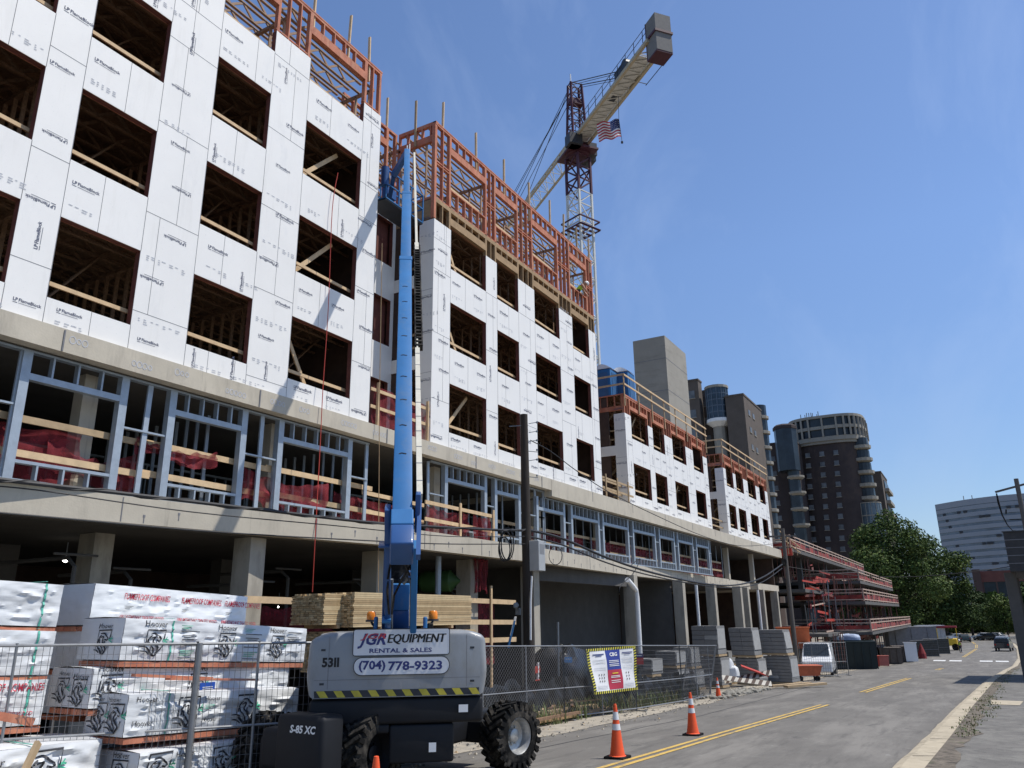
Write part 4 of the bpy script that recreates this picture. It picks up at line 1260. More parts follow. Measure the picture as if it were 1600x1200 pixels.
# right run
FR = [(-11.0, 17.5), (-10.75, 21.5), (-10.1, 25.4), (-9.95, 29.6), (-10.15, 33.8)]
FL = ['chain link fence panel beside the lift wheel', 'chain link fence panel left of the hanging safety banner', 'wire fence panel behind the hanging safety banner', 'last wire fence panel before the grey block stacks']
for k in range(4):
    fence_panel(FL[k], FR[k], FR[k + 1], 1.98, 'diamond' if k < 2 else 'square', posts=3 if k != 2 else 2, gap=.09, wire=.0055)
for k, (dx, lab) in enumerate(((.55, 'folded fence panel leaning against the end of the right fence'), (1.1, 'second folded fence panel leaning beside the grey blocks'))):
    fence_panel(lab, (-10.3 - dx * .3, 30.4 + dx), (-10.1 - dx * .4, 33.2 + dx * 1.6), 2.0, 'square', lean=.22, gap=.11, wire=.006)
# safety banner on the fence
def fquad(px, py): return atx(px, py, -10.1)
BW = WHITE
corn = [(929, 1098), (996, 1079), (990, 1008), (913, 1015)]
yb = []
C_ = []
for px, py in [(926, 1086), (994, 1078), (990, 1009), (913, 1015)]:
    y = 22.6 if px < 950 else 25.2
    C_.append(aty(px, py, y))
def bil(u, v, off=0):
    a = C_[0].lerp(C_[1], u); b = C_[3].lerp(C_[2], u); p = a.lerp(b, v)
    n = (C_[1] - C_[0]).cross(C_[3] - C_[0]).normalized()
    k = .035 * noise.noise(Vector((u * 3, v * 2.2, 4))) + .02 * math.sin(u * 9 + v * 7)
    return p + n * (k + off + .05)
bn = thing('safety_banner', 'white, blue and red safety banner with striped border hung on the wire fence', 'banner', C_[0].lerp(C_[1], .5))
m = MB().use(mat('banner_white_vinyl', (.72, .72, .72), .5, var=.05, scale=4)); m.grid(lambda u, v: bil(u, v), 18, 14)
m.use(mat('banner_blue', (.03, .05, .25), .5, var=.08)); m.grid(lambda u, v: bil(.36 + .30 * u, .50 + .45 * v, .006), 6, 6)
m.use(mat('banner_red', (.42, .03, .06), .5, var=.08)); m.grid(lambda u, v: bil(.36 + .30 * u, .07 + .43 * v, .006), 6, 6)
m.build('sheet', None, bn, smooth=True)
m = MB()
hy = mat('banner_yellow', (.62, .55, .06), .5, var=.08)
for (u0_, u1_, v0_, v1_, hor) in ((0, 1, .945, 1, 1), (0, 1, 0, .055, 1), (0, .05, .05, .95, 0), (.95, 1, .05, .95, 0)):
    m.use(hy); m.grid(lambda u, v: bil(lerp(u0_, u1_, u), lerp(v0_, v1_, v), .008), 14, 8)
    m.use(BLK); n = 22 if hor else 15
    for i in range(n):
        a, b = i / n, (i + .5) / n
        if hor: P = [(lerp(u0_, u1_, a), v0_), (lerp(u0_, u1_, b), v0_), (min(1, lerp(u0_, u1_, b) + .012), v1_), (min(1, lerp(u0_, u1_, a) + .012), v1_)]
        else: P = [(u0_, lerp(v0_, v1_, a)), (u1_, lerp(v0_, v1_, a) + .02), (u1_, lerp(v0_, v1_, b) + .02), (u0_, lerp(v0_, v1_, b))]
        m.add([bil(x, y, .012) for x, y in P], [(0, 1, 2, 3)])
m.build('striped_border', None, bn)
m = MB().use(WHITE); bf = lambda u, v: bil(u, v, .016)
put_text(m, 'CBG', bf, .44, .80, width=.16, height=.085, bold=.03)
for v_ in (.70, .665, .62, .585): ribbon(m, [(.40, v_), (.62, v_)], .013, bf)
for v_ in (.36, .33, .26, .22): ribbon(m, [(.42, v_), (.60, v_)], .013, bf)
m.use(YEL); ribbon(m, [(.45, .42), (.57, .42)], .025, bf)
m.use(NAVY)
for u_, w_ in ((.10, .22), (.70, .22)):
    ribbon(m, [(u_, .86), (u_ + w_, .86)], .022, bf); ribbon(m, [(u_ + .05, .825), (u_ + w_ - .05, .825)], .018, bf)
m.use(INKL)
for v_ in (.74, .72, .68, .66, .56, .52, .17, .14, .11):
    ribbon(m, [(.09, v_), (.33, v_)], .008, bf); ribbon(m, [(.69, v_), (.92, v_)], .008, bf)
m.use(BLK)
for a in range(3):
    for b in range(3):
        if a < 2 or True:
            ribbon(m, [(.16 + a * .055, .27 + b * .07), (.175 + a * .055, .27 + b * .07)], .035, bf); 
            if a < 2: ribbon(m, [(.75 + a * .06, .27 + b * .07), (.765 + a * .06, .27 + b * .07)], .035, bf)
m.build('printing', None, bn)

# --- wrapped lumber packs
WRAP = mat('white_lumber_wrap', (.68, .695, .70), .42, var=.04, scale=2, bump=.55, bscale=5, stretch=(1, .4, 1.7))
layer(WRAP, (.48, .47, .44), .50, .66, 1.6, (1, .5, 1.5), .5, seed=3)
WRAPG = mat('shade_grey_wrap', (.62, .63, .64), .5, var=.05, scale=2, bump=.25, bscale=9)  # pack ends: white wrap with their shade put into the colour
LINK_ = mat('wrap_black_print', (.02, .022, .03), .6, var=.1)
GPRINT = mat('wrap_green_print', (.06, .40, .25), .6, var=.15)
RPRINT = mat('wrap_red_print', (.50, .03, .06), .6, var=.2)
GSTRAP = mat('green_strap', (.10, .42, .32), .5, var=.1)
def emblem(m, fn, u, v, s):
    """shield with a curved neck and head, neck lines sweeping to the left"""
    g = lambda a, b: fn(u + a * s, v + b * s)
    def arc(P, n=5):
        out = []
        for i in range(len(P) - 1):
            p0 = Vector(P[max(i - 1, 0)]); p1 = Vector(P[i]); p2 = Vector(P[i + 1]); p3 = Vector(P[min(i + 2, len(P) - 1)])
            for k in range(n):
                t = k / n
                out.append(.5 * ((2 * p1) + (-p0 + p2) * t + (2 * p0 - 5 * p1 + 4 * p2 - p3) * t * t + (-p0 + 3 * p1 - 3 * p2 + p3) * t ** 3))
        out.append(Vector(P[-1])); return out
    def taper(n, w): return [w * (.35 + .65 * math.sin(math.pi * min(1, .15 + i / (n - 1)) * .75)) for i in range(n)]
    m.use(LINK_)
    ribbon(m, [(.02, .38), (.06, .98), (.90, 1.0), (.84, .62)], .06, g)
    ribbon(m, arc([(.80, .42), (.70, .22), (.46, .0), (.20, .20), (.10, .28)]), .05, g)
    for P, w_ in (([(-.22, .34), (.02, .34), (.22, .22), (.46, .02)], .05), ([(-.16, .18), (.06, .16), (.24, .06)], .045),
                  ([(.24, .84), (.44, .86), (.60, .74), (.74, .66)], .055), ([(.74, .66), (.66, .58), (.54, .62)], .05),
                  ([(.26, .68), (.44, .72), (.38, .52), (.52, .36), (.62, .22), (.52, .06)], .06), ([(.18, .60), (.22, .44), (.36, .30), (.46, .16), (.40, .06)], .055),
                  ([(.52, .56), (.50, .44), (.64, .32)], .05), ([(.30, .78), (.20, .70), (.14, .56), (.14, .42)], .05)):
        q = arc(P); ribbon(m, q, taper(len(q), w_ * 1.15), g)
    m.use(GPRINT)
    ribbon(m, arc([(.80, .60), (.92, .64), (1.04, .62)]), .05, g); ribbon(m, arc([(.82, .56), (.94, .54), (1.04, .48)]), .045, g); ribbon(m, [(.9, .6), (1.0, .74)], .035, g)
def pack(label, x, y, z, L, Wd, H, yaw=0.0, pitch=-.045, prints=(), end=(), seed=0, amp=.027, straps=(), wood=True, group='wrapped lumber packs stacked behind the left fence', tilt=0):
    """x, y, z: the lower corner nearest the camera on the street side; the pack runs along the street from there"""
    O = Vector((x, y, z))
    A = Vector((math.sin(yaw), math.cos(yaw), pitch)).normalized()
    Nn = Vector((math.cos(yaw), -math.sin(yaw), tilt)).normalized()
    U = A.cross(Nn); U = -U if U.z < 0 else U
    root = thing('lumber_pack', label, 'lumber pack', O + A * L / 2 - Nn * Wd / 2, group)
    def d(u, v, k):
        e = min(1, min(u, 1 - u) * L * 5, min(v, 1 - v) * H * 7)
        n1 = noise.noise(Vector((u * L * 1.3 + seed, v * 2.4 + u * L * .7, k + seed)))
        wv = .5 * noise.noise(Vector((u * L * .8 + seed, v * 1.5, 9)))
        n2 = max(0, 1 - abs(noise.noise(Vector((u * L * 1.5 + v * 1.2 + seed, v * 6.5 - u * L * 2.0 + wv * 3, k * 3 + seed)))) * 3.2) ** 1.5
        n3 = max(0, 1 - abs(noise.noise(Vector((u * L * .7 - v * 1.4 + seed * 2, v * 5.0 + u * L * 1.3 + wv * 2, k * 5 + seed)))) * 3.0) ** 1.3
        return amp * (.8 * n1 + .9 * n2 + .8 * n3) * (.3 + .7 * e)
    def side(u, v, off=0.0):   # street side, u along, v up, in metres
        return O + A * u + U * v + Nn * (d(u / L, v / H, 0) + off)
    def endf(u, v, off=0.0):   # near end; u from the far edge of the pack to the street edge
        return O - Nn * (Wd - u) + U * v - A * (.5 * d(u / Wd, v / H, 7) + off)
    nu, nv = int(L / .045), int(H / .035)
    m = MB().use(WRAP)
    m.grid(lambda u, v: side(u * L, v * H), nu, nv)
    m.grid(lambda u, v: O + A * (u * L) + U * (H + d(u, 0, 0) * .0 + .012 * noise.noise(Vector((u * 6, v * 4, seed))) + .02 * math.sin(v * math.pi)) - Nn * (v * Wd), nu // 2, 10)
    m.use(WRAPG)
    m.grid(lambda u, v: endf(u * Wd, v * H), 16, 14)
    m.grid(lambda u, v: O + A * L - Nn * (Wd - u * Wd) + U * (v * H), 2, 2)
    m.grid(lambda u, v: O + A * (u * L) - Nn * Wd + U * (v * H), 2, 2)
    m.build('wrap', None, root, smooth=True)
    m = MB()
    for p in prints:
        k, u, v, s = p[:4]
        fs = lambda a, b: side(a, b, .012)
        if k == 'emblem': emblem(m, fs, u, v, s)
        else:
            m.use({'k': LINK_, 'g': GPRINT, 'r': RPRINT}[p[4]])
            if k == 'bars':
                for i in range(3): ribbon(m, [(u + .02 * (i % 2), v - i * s), (u + s * 9 - .03 * i, v - i * s)], s * .35, fs)
            elif k == 'rule': ribbon(m, [(u + i * s / 6, v) for i in range(7)], .012, fs)
            else: put_text(m, k, fs, u, v, height=s, width=(p[5] if len(p) > 5 else None), bold=(p[6] if len(p) > 6 else .0))
    for p in end:
        fe = lambda a, b: endf(a, b, .012)
        if p[0] == 'emblem': emblem(m, fe, p[1], p[2], p[3])
        else: m.use(LINK_); put_text(m, p[0], fe, p[1], p[2], height=p[3])
    if m.v: m.build('printing', None, root, recalc=False)
    for u in straps:
        m = MB().use(GSTRAP)
        n = 14
        pts = [side(u * L, H * i / n, .01) for i in range(n + 1)]
        vs = []
        for q in pts: vs += [q - A * .014, q + A * .014]
        m.add(vs, [(2 * i, 2 * i + 1, 2 * i + 3, 2 * i + 2) for i in range(n)])
        q = O + A * u * L + U * (H + .03); m.bar(q, q - Nn * Wd, .028, .006); m.build('strap', None, root, recalc=False)
    if wood:
        m = MB().use(REDW); rr = random.Random(seed)
        for k in range(int(Wd / .1)):
            m.obox(O - Nn * (k * .1 + .05) + A * (L / 2 + rr.uniform(-.01, .03)) - U * .055, Nn, A, U, .092, L, .07)
        m.build('board_layer', None, root)
    return root
HV = ('Hoover',)
def set_H(u, s=.30): return [('Hoover', u + .02, .46, .085, 'k'), ('emblem', u + .05, .06, .36)]
def set_T(u): return [('bars', u, .50, .022, 'g'), ('rule', u, .42, .34, 'k'), ('bars', u + .02, .36, .03, 'k'), ('rule', u, .22, .34, 'k'), ('bars', u, .14, .03, 'g'), ('rule', u, .04, .34, 'k')]
def fl(u): return [('FLAMEPROOF COMPANIES', u, .40, .095, 'r', .82, .01), ('bars', u + .02, .30, .016, 'k'), ('FIRE RETARDANT TREATED WOOD', u - .04, .11, .055, 'r', .8, .01)]
# far rows: left stack and the stack printed in red
zl = .60
for k, (dz, lab, pr) in enumerate(((0, 'plain white wrapped lumber pack at the left edge, topmost of its stack', []), (.62, 'plain white wrapped lumber pack at the left edge, second in its stack', []),
                                   (1.24, 'white lumber pack with red printing at the left edge, low in its stack', [('FLAMEPROOF COMPANIES', 2.35, .42, .10, 'r', 1.05, .01), ('FIRE RETARDANT TREATED WOOD', 2.3, .12, .055, 'r', 1.0, .01)]))):
    pack(lab, -11.12 + .03 * k, 3.1, zl + .12 - .60 - dz, 3.5 - .03 * k, 1.15, .56, 0, -.045, prints=pr, seed=3 + k, straps=(.93,), amp=.03)
for k, (lab, pr) in enumerate((('white lumber pack with red printing, topmost behind the dragon printed packs', [p for u in (.5, 1.55, 2.45) for p in fl(u)]), ('white lumber pack under the topmost red printed pack, mostly hidden', []), ('lowest lumber pack of the red printed stack, mostly hidden', []))):
    pack(lab, -11.5, 7.3, -.02 - .62 * k, 2.95, 1.15, .60 if k == 0 else .56, 0, -.05, prints=pr, seed=11 + k)
# front rows with emblems
pack('lumber pack with three dragon shield emblems in a row, topmost of the front stack', -10.45, 7.15, -.49, 3.62, .95, .56, -.015, -.058,
     prints=set_H(.30) + set_T(.95) + set_H(1.62) + set_T(2.2) + set_H(2.72) + [('bars', 3.15, .40, .03, 'k'), ('rule', 3.15, .48, .3, 'k'), ('rule', 3.15, .16, .3, 'k')],
     end=[('Hoover', .42, .42, .07), ('emblem', .42, .07, .33)], seed=21, straps=(.22,))
pack('lumber pack with two emblems on its torn near end, second in the front stack', -10.55, 6.85, -1.09, 3.6, .95, .50, 0, -.05, prints=set_H(.05) + set_H(1.5),
     end=[('Hoover', .20, .40, .06), ('emblem', .18, .05, .32), ('Hoover', .56, .36, .075), ('emblem', .56, .02, .34)], seed=22, amp=.03)
pack('lumber pack with two emblems on its shaded end, third in the front stack', -9.95, 7.0, -1.43, 3.1, .85, .52, .0, -.05,
     prints=[('Hoover', .12, .42, .07, 'k'), ('Hoover', .10, .12, .07, 'k')] + [('emblem', .78, .06, .40), ('Hoover', 1.22, .40, .06, 'k'), ('bars', 1.22, .34, .02, 'g'), ('Hoover', 1.2, .12, .06, 'k'), ('emblem', 1.82, .04, .42)],
     end=[('Hoover', .10, .42, .06), ('emblem', .14, .04, .36), ('Hoover', .46, .42, .06), ('emblem', .50, .04, .36)], seed=23, straps=(.20,), amp=.032)
pack('lowest lumber pack of the front stack, beside the lift tyre', -9.72, 7.1, -2.12, 2.8, .85, .50, .0, -.04, prints=[('emblem', .12, .06, .42), ('Hoover', .55, .40, .07, 'k'), ('Hoover', .55, .10, .07, 'k'), ('emblem', 1.15, .04, .42)],
     end=[('Hoover', .34, .42, .075), ('emblem', .34, .04, .36)], seed=24, amp=.035)
pack('low white lumber pack with big emblem at the bottom left corner', -10.30, 3.9, -1.95, 3.0, 1.2, .56, .02, -.02, prints=[('Hoover', 1.35, .38, .10, 'k'), ('bars', 1.35, .31, .03, 'g'), ('emblem', 2.05, .03, .48)], seed=25, straps=(.70,), amp=.035)
tag(MB().use(REDW).bar(atx(-60, 1108, -10.9), atx(50, 1128, -10.75), .14, .10).build('timber_offcut'), 'red treated timber lying on the low white pack at the left edge', 'timber')
tag(MB().use(PINE2).bar(atx(38, 1205, -9.9), atx(60, 1160, -10.0), .05, .09).build('timber_offcut'), 'short brown board standing against the fence at the bottom left', 'timber')
tag(MB().use(REDW).bar(atx(208, 1055, -10.3), atx(330, 1060, -10.25), .09, .04).bar(atx(262, 1061, -10.25), atx(400, 1062, -10.2), .12, .03).build('timber_offcut'), 'red and tan boards lying on the third front lumber pack', 'timber')
m = MB().use(mat('blue_label_card', (.03, .10, .45), .5, var=.1)); q = atx(324, 1072, -9.84); m.obox(q, (0, 1, 0), (1, 0, 0), UP, .26, .012, .10)
m.use(WHITE)
for k in range(2): m.obox(q + Vector((.008, 0, -.012 - .025 * k)), (0, 1, 0), (1, 0, 0), UP, .18, .006, .010)
tag(m.build('label_card'), 'small blue card on top of the third front lumber pack', 'label')

# --- bare lumber bundles behind the lift
def bundle(label, x, y, z, L, nx, nz, bw=.09, bh=.045, seed=0):
    rr = random.Random(seed)
    root = thing('lumber_bundle', label, 'lumber bundle', (x - nx * bw / 2, y + L / 2, z), 'bare lumber bundles behind the lift')
    cols = [mat('bare_board_a', (.52, .40, .23), .8, var=.15, scale=5), mat('bare_board_b', (.44, .32, .175), .8, var=.15, scale=5), mat('bare_board_c', (.36, .255, .135), .8, var=.2, scale=5)]
    m = MB()
    for i in range(nx):
        for k in range(nz):
            if 0 < i < nx - 1 and k < nz - 1 and False: continue
            if k == nz - 1 and rr.random() < .25: continue
            m.use(rr.choice(cols)); e = rr.uniform(-.03, .03); f = rr.uniform(-.03, .05)
            m.box(x - (i + 1) * bw + .003, x - i * bw - .002 + rr.uniform(-.004, .004), y + e, y + L + f, z + k * bh + .002, z + (k + 1) * bh - .003)
    m.build('boards', None, root)
    m = MB().use(PINE2)
    for t in (.2, .8): m.box(x - nx * bw, x + .01, y + L * t, y + L * t + .09, z - .08, z - .002)
    m.build('bearer', None, root)
    return root
zz = atx(545, 976, -12.2).z
yA, yB, yC = atx(470, 950, -12.9).y, atx(548, 950, -12.2).y, atx(733, 965, -12.2).y
bundle('bare yellow lumber bundle left of the boom, on top of its pile', -12.55, yA + .35, zz, 2.2, 11, 15, seed=2)
bundle('long bare yellow lumber bundle right of the boom', -12.2, yB + .1, zz - .06, yC - yB, 11, 17, seed=3)
bundle('brown lumber bundle underneath, behind the lift left of the boom', -12.3, yA + .5, zz - 1.0, 2.0, 11, 19, seed=4)
bundle('lowest lumber bundle under the long yellow one, behind the lift', -12.1, yB + .2, zz - 1.0, yC - yB, 11, 18, seed=5)
for k, (a, b) in enumerate(((1.2, -2.9), (.9, -2.75))): pass

# --- traffic cones
ORG = mat('fluorescent_orange_rubber', (.82, .10, .025), .5, var=.08, scale=4)
REFL = mat('reflective_sleeve', (.70, .70, .70), .35, var=.06, scale=8)
def cone_at(x, y, h, label, dirty=0):
    g = gz(x, y) + .002; k = h / .91
    root = thing('traffic_cone', label, 'traffic cone', (x, y, g), 'orange cones along the road')
    m = MB().use(ORG)
    r = lambda z: lerp(.135, .028, z / .87) * k
    prof = [(.04 * k, .165 * k), (.055 * k, r(0))] + [(z * k, r(z)) for z in (.2, .45, .64, .80, .87)] + [(.90 * k, .022 * k), (.905 * k, .001)]
    m.lathe((x, y, g), UP, prof, 24); m.build('body', None, root, smooth=True)
    m = MB().use(BLACK); rbox(m, (x, y, g + .022 * k), (1, 0, 0), (0, 1, 0), UP, .38 * k, .38 * k, .044 * k, .012); m.build('base', None, root, smooth=True)
    for za, zb_ in ((.47, .57), (.64, .77)):
        m = MB().use(REFL); m.lathe((x, y, g), UP, [(za * k, r(za) + .001), (za * k, r(za) + .004), (zb_ * k, r(zb_) + .004), (zb_ * k, r(zb_) + .001)], 24, cap=False); m.build('reflective_band', None, root, smooth=True)
    return root
def gpt(px, py):
    lo, hi = .0, 1.0
    for _ in range(60):
        mm = (lo + hi) / 2; p = ray(px, py) * mm
        if p.z > gz(p.x, p.y): lo = mm
        else: hi = mm
    return ray(px, py) * lo
for px, py, h, lab in ((965, 1185, .91, 'tall orange cone with two white bands, nearest beside the double yellow line'), (1083, 1149, .91, 'orange cone beside the double yellow line, second from the camera'),
                       (1123, 1092, .80, 'orange cone at the end of the right fence, by the rubble')):
    p = gpt(px, py); cone_at(p.x, p.y, h, lab)
p = dep(587, 1213, 7.2); cone_at(p.x, p.y, .91, 'orange cone tip sticking up in front of the boom lift chassis')
for px, py, lab in ((1474, 1019, 'small far cone at the foot of the far wire fence'), (1489, 1010, 'far cone left of the far yellow machine'), (1494, 1009, 'far cone right of the far yellow machine')):
    p = gpt(px, py); cone_at(p.x, p.y, .9, lab)

# --- utility poles and cables
POLEW = mat('dark_creosoted_wood', (.032, .025, .02), .85, var=.35, scale=3, bump=.5, bscale=12, stretch=(1, 1, .15))
POLEG = mat('grey_pole_wood', (.13, .115, .10), .85, var=.25, scale=3, bump=.4, stretch=(1, 1, .15))
def upole(label, x, y, ztop, r0, r1, material, lean=(0, 0)):
    g = gz(x, y) - .3
    root = thing('utility_pole', label, 'utility pole', (x, y, gz(x, y)))
    n = 10
    m = MB().use(material); m.tube([(x + lean[0] * i / n, y + lean[1] * i / n, lerp(g, ztop, i / n)) for i in range(n + 1)], [lerp(r0, r1, i / n) * (1 + .02 * noise.noise(Vector((i, 0, 0)))) for i in range(n + 1)], 14)
    m.build('pole', None, root, smooth=True)
    return root
P1 = Vector((atx(825, 900, -12.0).x, atx(825, 900, -12.0).y, 0))
zt1 = aty(818, 648, P1.y).z
p1 = upole('tall black wooden utility pole with a grey metal cabinet, in front of the white block', P1.x, P1.y, zt1, .185, .125, POLEW, (-.05, 0))
m = MB().use(mat('grey_cabinet_paint', (.40, .41, .41), .5, .2, var=.08, scale=3))
q = Vector((P1.x + .02, P1.y - .3, aty(834, 868, P1.y).z))
a_, b_ = Vector((.866, .5, 0)), Vector((-.5, .866, 0))
q = P1 + a_ * .30 - b_ * .02; q.z = aty(840, 868, P1.y).z
rbox(m, q, (0, 1, 0), (1, 0, 0), UP, .42, .34, .92, .012, 1)
cab = m.build('cabinet', None, p1)
m = MB().use(SEAM)
for i in range(9): m.box(q.x + .172, q.x + .175, q.y - .15, q.y + .15, q.z + .05 + i * .035, q.z + .065 + i * .035)
m.build('vent', None, cab)
m = MB().use(STEELD); c2 = aty(806, 946, P1.y - .15); m.lathe(c2, (.5, -.86, 0), [(0, .09), (.10, .09), (.11, .07), (.13, .06)], 16); m.obox(c2 + Vector((.02, .1, -.18)), (1, 0, 0), (0, 1, 0), UP, .14, .1, .2)
m.build('meter', None, p1, smooth=True)
m = MB().use(WHITE); m.tube([aty(829, 1000, P1.y - .2), aty(829, 940, P1.y - .2), aty(831, 900, P1.y - .2)], .03, 6); m.build('conduit', None, p1)
m = MB().use(STEELD)
for py in (662, 676, 690, 705, 720, 745): 
    c_ = aty(826, py, P1.y - .1); m.bar(c_, c_ + Vector((.28, .12, .04 * (-1) ** py)), .018); m.lathe(c_ + Vector((.25, .1, 0)), UP, [(0, .03), (.06, .025)], 8)
c_ = aty(815, 665, P1.y - .1); m.bar(c_, c_ - Vector((.35, .2, .02)), .02)
m.build('bracket', None, p1)
for k, (cx_, cy_, rr_, sx_) in enumerate(((790, 853, .36, .55), (788, 858, .30, .6), (793, 850, .40, .5), (868, 868, .22, .9))):
    c_ = aty(cx_, cy_, P1.y - .2); m = MB().use(CABLE)
    m.tube([c_ + a_ * rr_ * sx_ * math.cos(t * .33) + UP * rr_ * math.sin(t * .33) * 1.25 + b_ * .05 * math.sin(t * .7) for t in range(20)], .02 if k < 3 else .012, 6); m.build('cable_coil', None, p1, smooth=True)
p2 = upole('grey wooden utility pole standing by the far end of the podium', -11.35, 58.0, aty(1221, 826, 58).z, .17, .13, POLEG, (.05, 0))
m = MB().use(POLEG); c_ = aty(1222, 838, 58); m.bar(c_ - Vector((.9, .4, 0)), c_ + Vector((.9, .4, 0)), .09, .12); m.build('crossarm', None, p2)
m = MB().use(STEELD)
for dx in (-.8, .8): m.lathe(c_ + Vector((dx, dx * .45, .05)), UP, [(0, .04), (.14, .03)], 8)
m.build('insulator', None, p2)
m = MB().use(BLACK); m.box(-11.5, -11.2, 57.5, 57.8, aty(1222, 880, 58).z - .2, aty(1222, 880, 58).z + .25); m.build('splice_box', None, p2)
p3 = upole('dark utility pole with a crossarm standing behind the slatted box at the right edge', x_on(1590, 62, 8), 62, aty(1588, 748, 62).z, .17, .14, POLEG, (0, 0))
m = MB().use(POLEG); m.bar(aty(1555, 769, 62), aty(1625, 750, 62), .11, .13); m.build('crossarm', None, p3)
m = MB().use(BLACK); m.tube([aty(1557, 771, 62), aty(1560, 785, 62), aty(1566, 805, 62), aty(1574, 820, 62), aty(1582, 829, 62), aty(1592, 830, 62)], [.05, .07, .05, .035, .03, .03], 6); m.bar(aty(1572, 796, 62), aty(1572, 803, 62), .09); m.bar(aty(1577, 812, 62), aty(1596, 812, 62), .05); m.build('drop_cable', None, p3)
def wire(label, pts, r, name='overhead_cable', group='overhead cables', n=6):
    m = MB().use(CABLE); m.tube(pts, r, n)
    return tag(m.build(name, None, None, smooth=True), label, 'cable', group)
def px_path(L): return [aty(px, py, y) for px, py, y in L]
def smooth_path(P, k=6):
    out = []
    for i in range(len(P) - 1):
        p0, p1_, p2_, p3_ = P[max(i - 1, 0)], P[i], P[i + 1], P[min(i + 2, len(P) - 1)]
        for j in range(k):
            t = j / k; out.append(.5 * ((2 * p1_) + (-p0 + p2_) * t + (2 * p0 - 5 * p1_ + 4 * p2_ - p3_) * t * t + (-p0 + 3 * p1_ - 3 * p2_ + p3_) * t ** 3))
    out.append(P[-1]); return out
main = [atx(-80, 733, -12.5), atx(0, 749, -12.5), atx(200, 772, -12.4), atx(420, 798, -12.2), atx(600, 818, -12.1), atx(780, 828, -12.0), atx(824, 828, -12.0)]
wire('thick black twisted cable bundle from the left edge to the black utility pole', smooth_path(main), .035)
wire('thin black cable wound round the thick bundle left of the pole', [p + Vector((.035 * math.cos(i * 1.1), 0, .04 * math.sin(i * 1.1))) for i, p in enumerate(smooth_path(main, 10))], .014)
wire('thin black cable sagging below the thick bundle across the concrete slab', smooth_path([atx(-50, 757, -12.6), atx(60, 766, -12.5), atx(300, 800, -12.3), atx(520, 821, -12.2), atx(700, 838, -12.1), atx(822, 838, -12.0)]), .012)
wire('lower black cable along the bottom edge of the concrete slab', smooth_path([atx(-50, 797, -12.6), atx(100, 810, -12.5), atx(350, 832, -12.3), atx(600, 846, -12.2), atx(700, 850, -12.1), atx(822, 850, -12.0)]), .016)
def span(L): return [aty(px, py, lerp(P1.y, 58, t)) for px, py, t in L]
def ty(px): return P1.y
def spx(L):
    o = []
    for px, py in L:
        lo, hi = 0, 1
        for _ in range(40):
            t = (lo + hi) / 2; q = P1.lerp(Vector((-11.35, 58, 0)), t); q.z = 2
            if proj(q)[0] < px: lo = t
            else: hi = t
        q = P1.lerp(Vector((-11.35, 58, 0)), lo); o.append(aty(px, py, q.y))
    return o
wire('thick black cable bundle drooping from the black pole to the far grey pole', smooth_path(spx([(826, 828), (880, 842), (950, 872), (1020, 895), (1100, 912), (1150, 914), (1190, 903), (1222, 882)])), .045)
wire('second black cable drooping just under the bundle between the two poles', smooth_path(spx([(826, 838), (880, 852), (950, 880), (1020, 900), (1100, 915), (1150, 918), (1190, 910), (1222, 888)])), .028)
wire('thin cable loop hanging under the bundle near the drain pipe', smooth_path(spx([(985, 884), (1000, 873), (990, 895), (970, 915), (968, 925)])), .016)
wire('thin black wire from the pole top down past the white block to the far pole', smooth_path(spx([(829, 688), (860, 705), (900, 735), (950, 768), (1020, 803), (1100, 838), (1160, 853), (1222, 848)])), .016)
wire('pale wire from the far pole across the street to the right edge', smooth_path([aty(1222, 884, 58), aty(1280, 893, 59), aty(1350, 900, 60), aty(1430, 901, 60.5), aty(1520, 893, 61), aty(1600, 882, 62), aty(1660, 872, 62)]), .025)
wire('red rope hanging down the white facade left of the boom', smooth_path([atx(528, 270, -15.1), atx(519, 330, -15.1), atx(513, 480, -15.1), atx(505, 600, -15.0), atx(500, 700, -14.9), atx(493, 830, -14.6), atx(488, 925, -14.6)]), .012, 'hanging_rope', None).active_material = RED
wire('brown rope hanging in the recess just left of the boom', [atx(597, 380, -15.0), atx(593, 620, -15.0), atx(591, 925, -14.4)], .012, 'hanging_rope', None).active_material = TANW

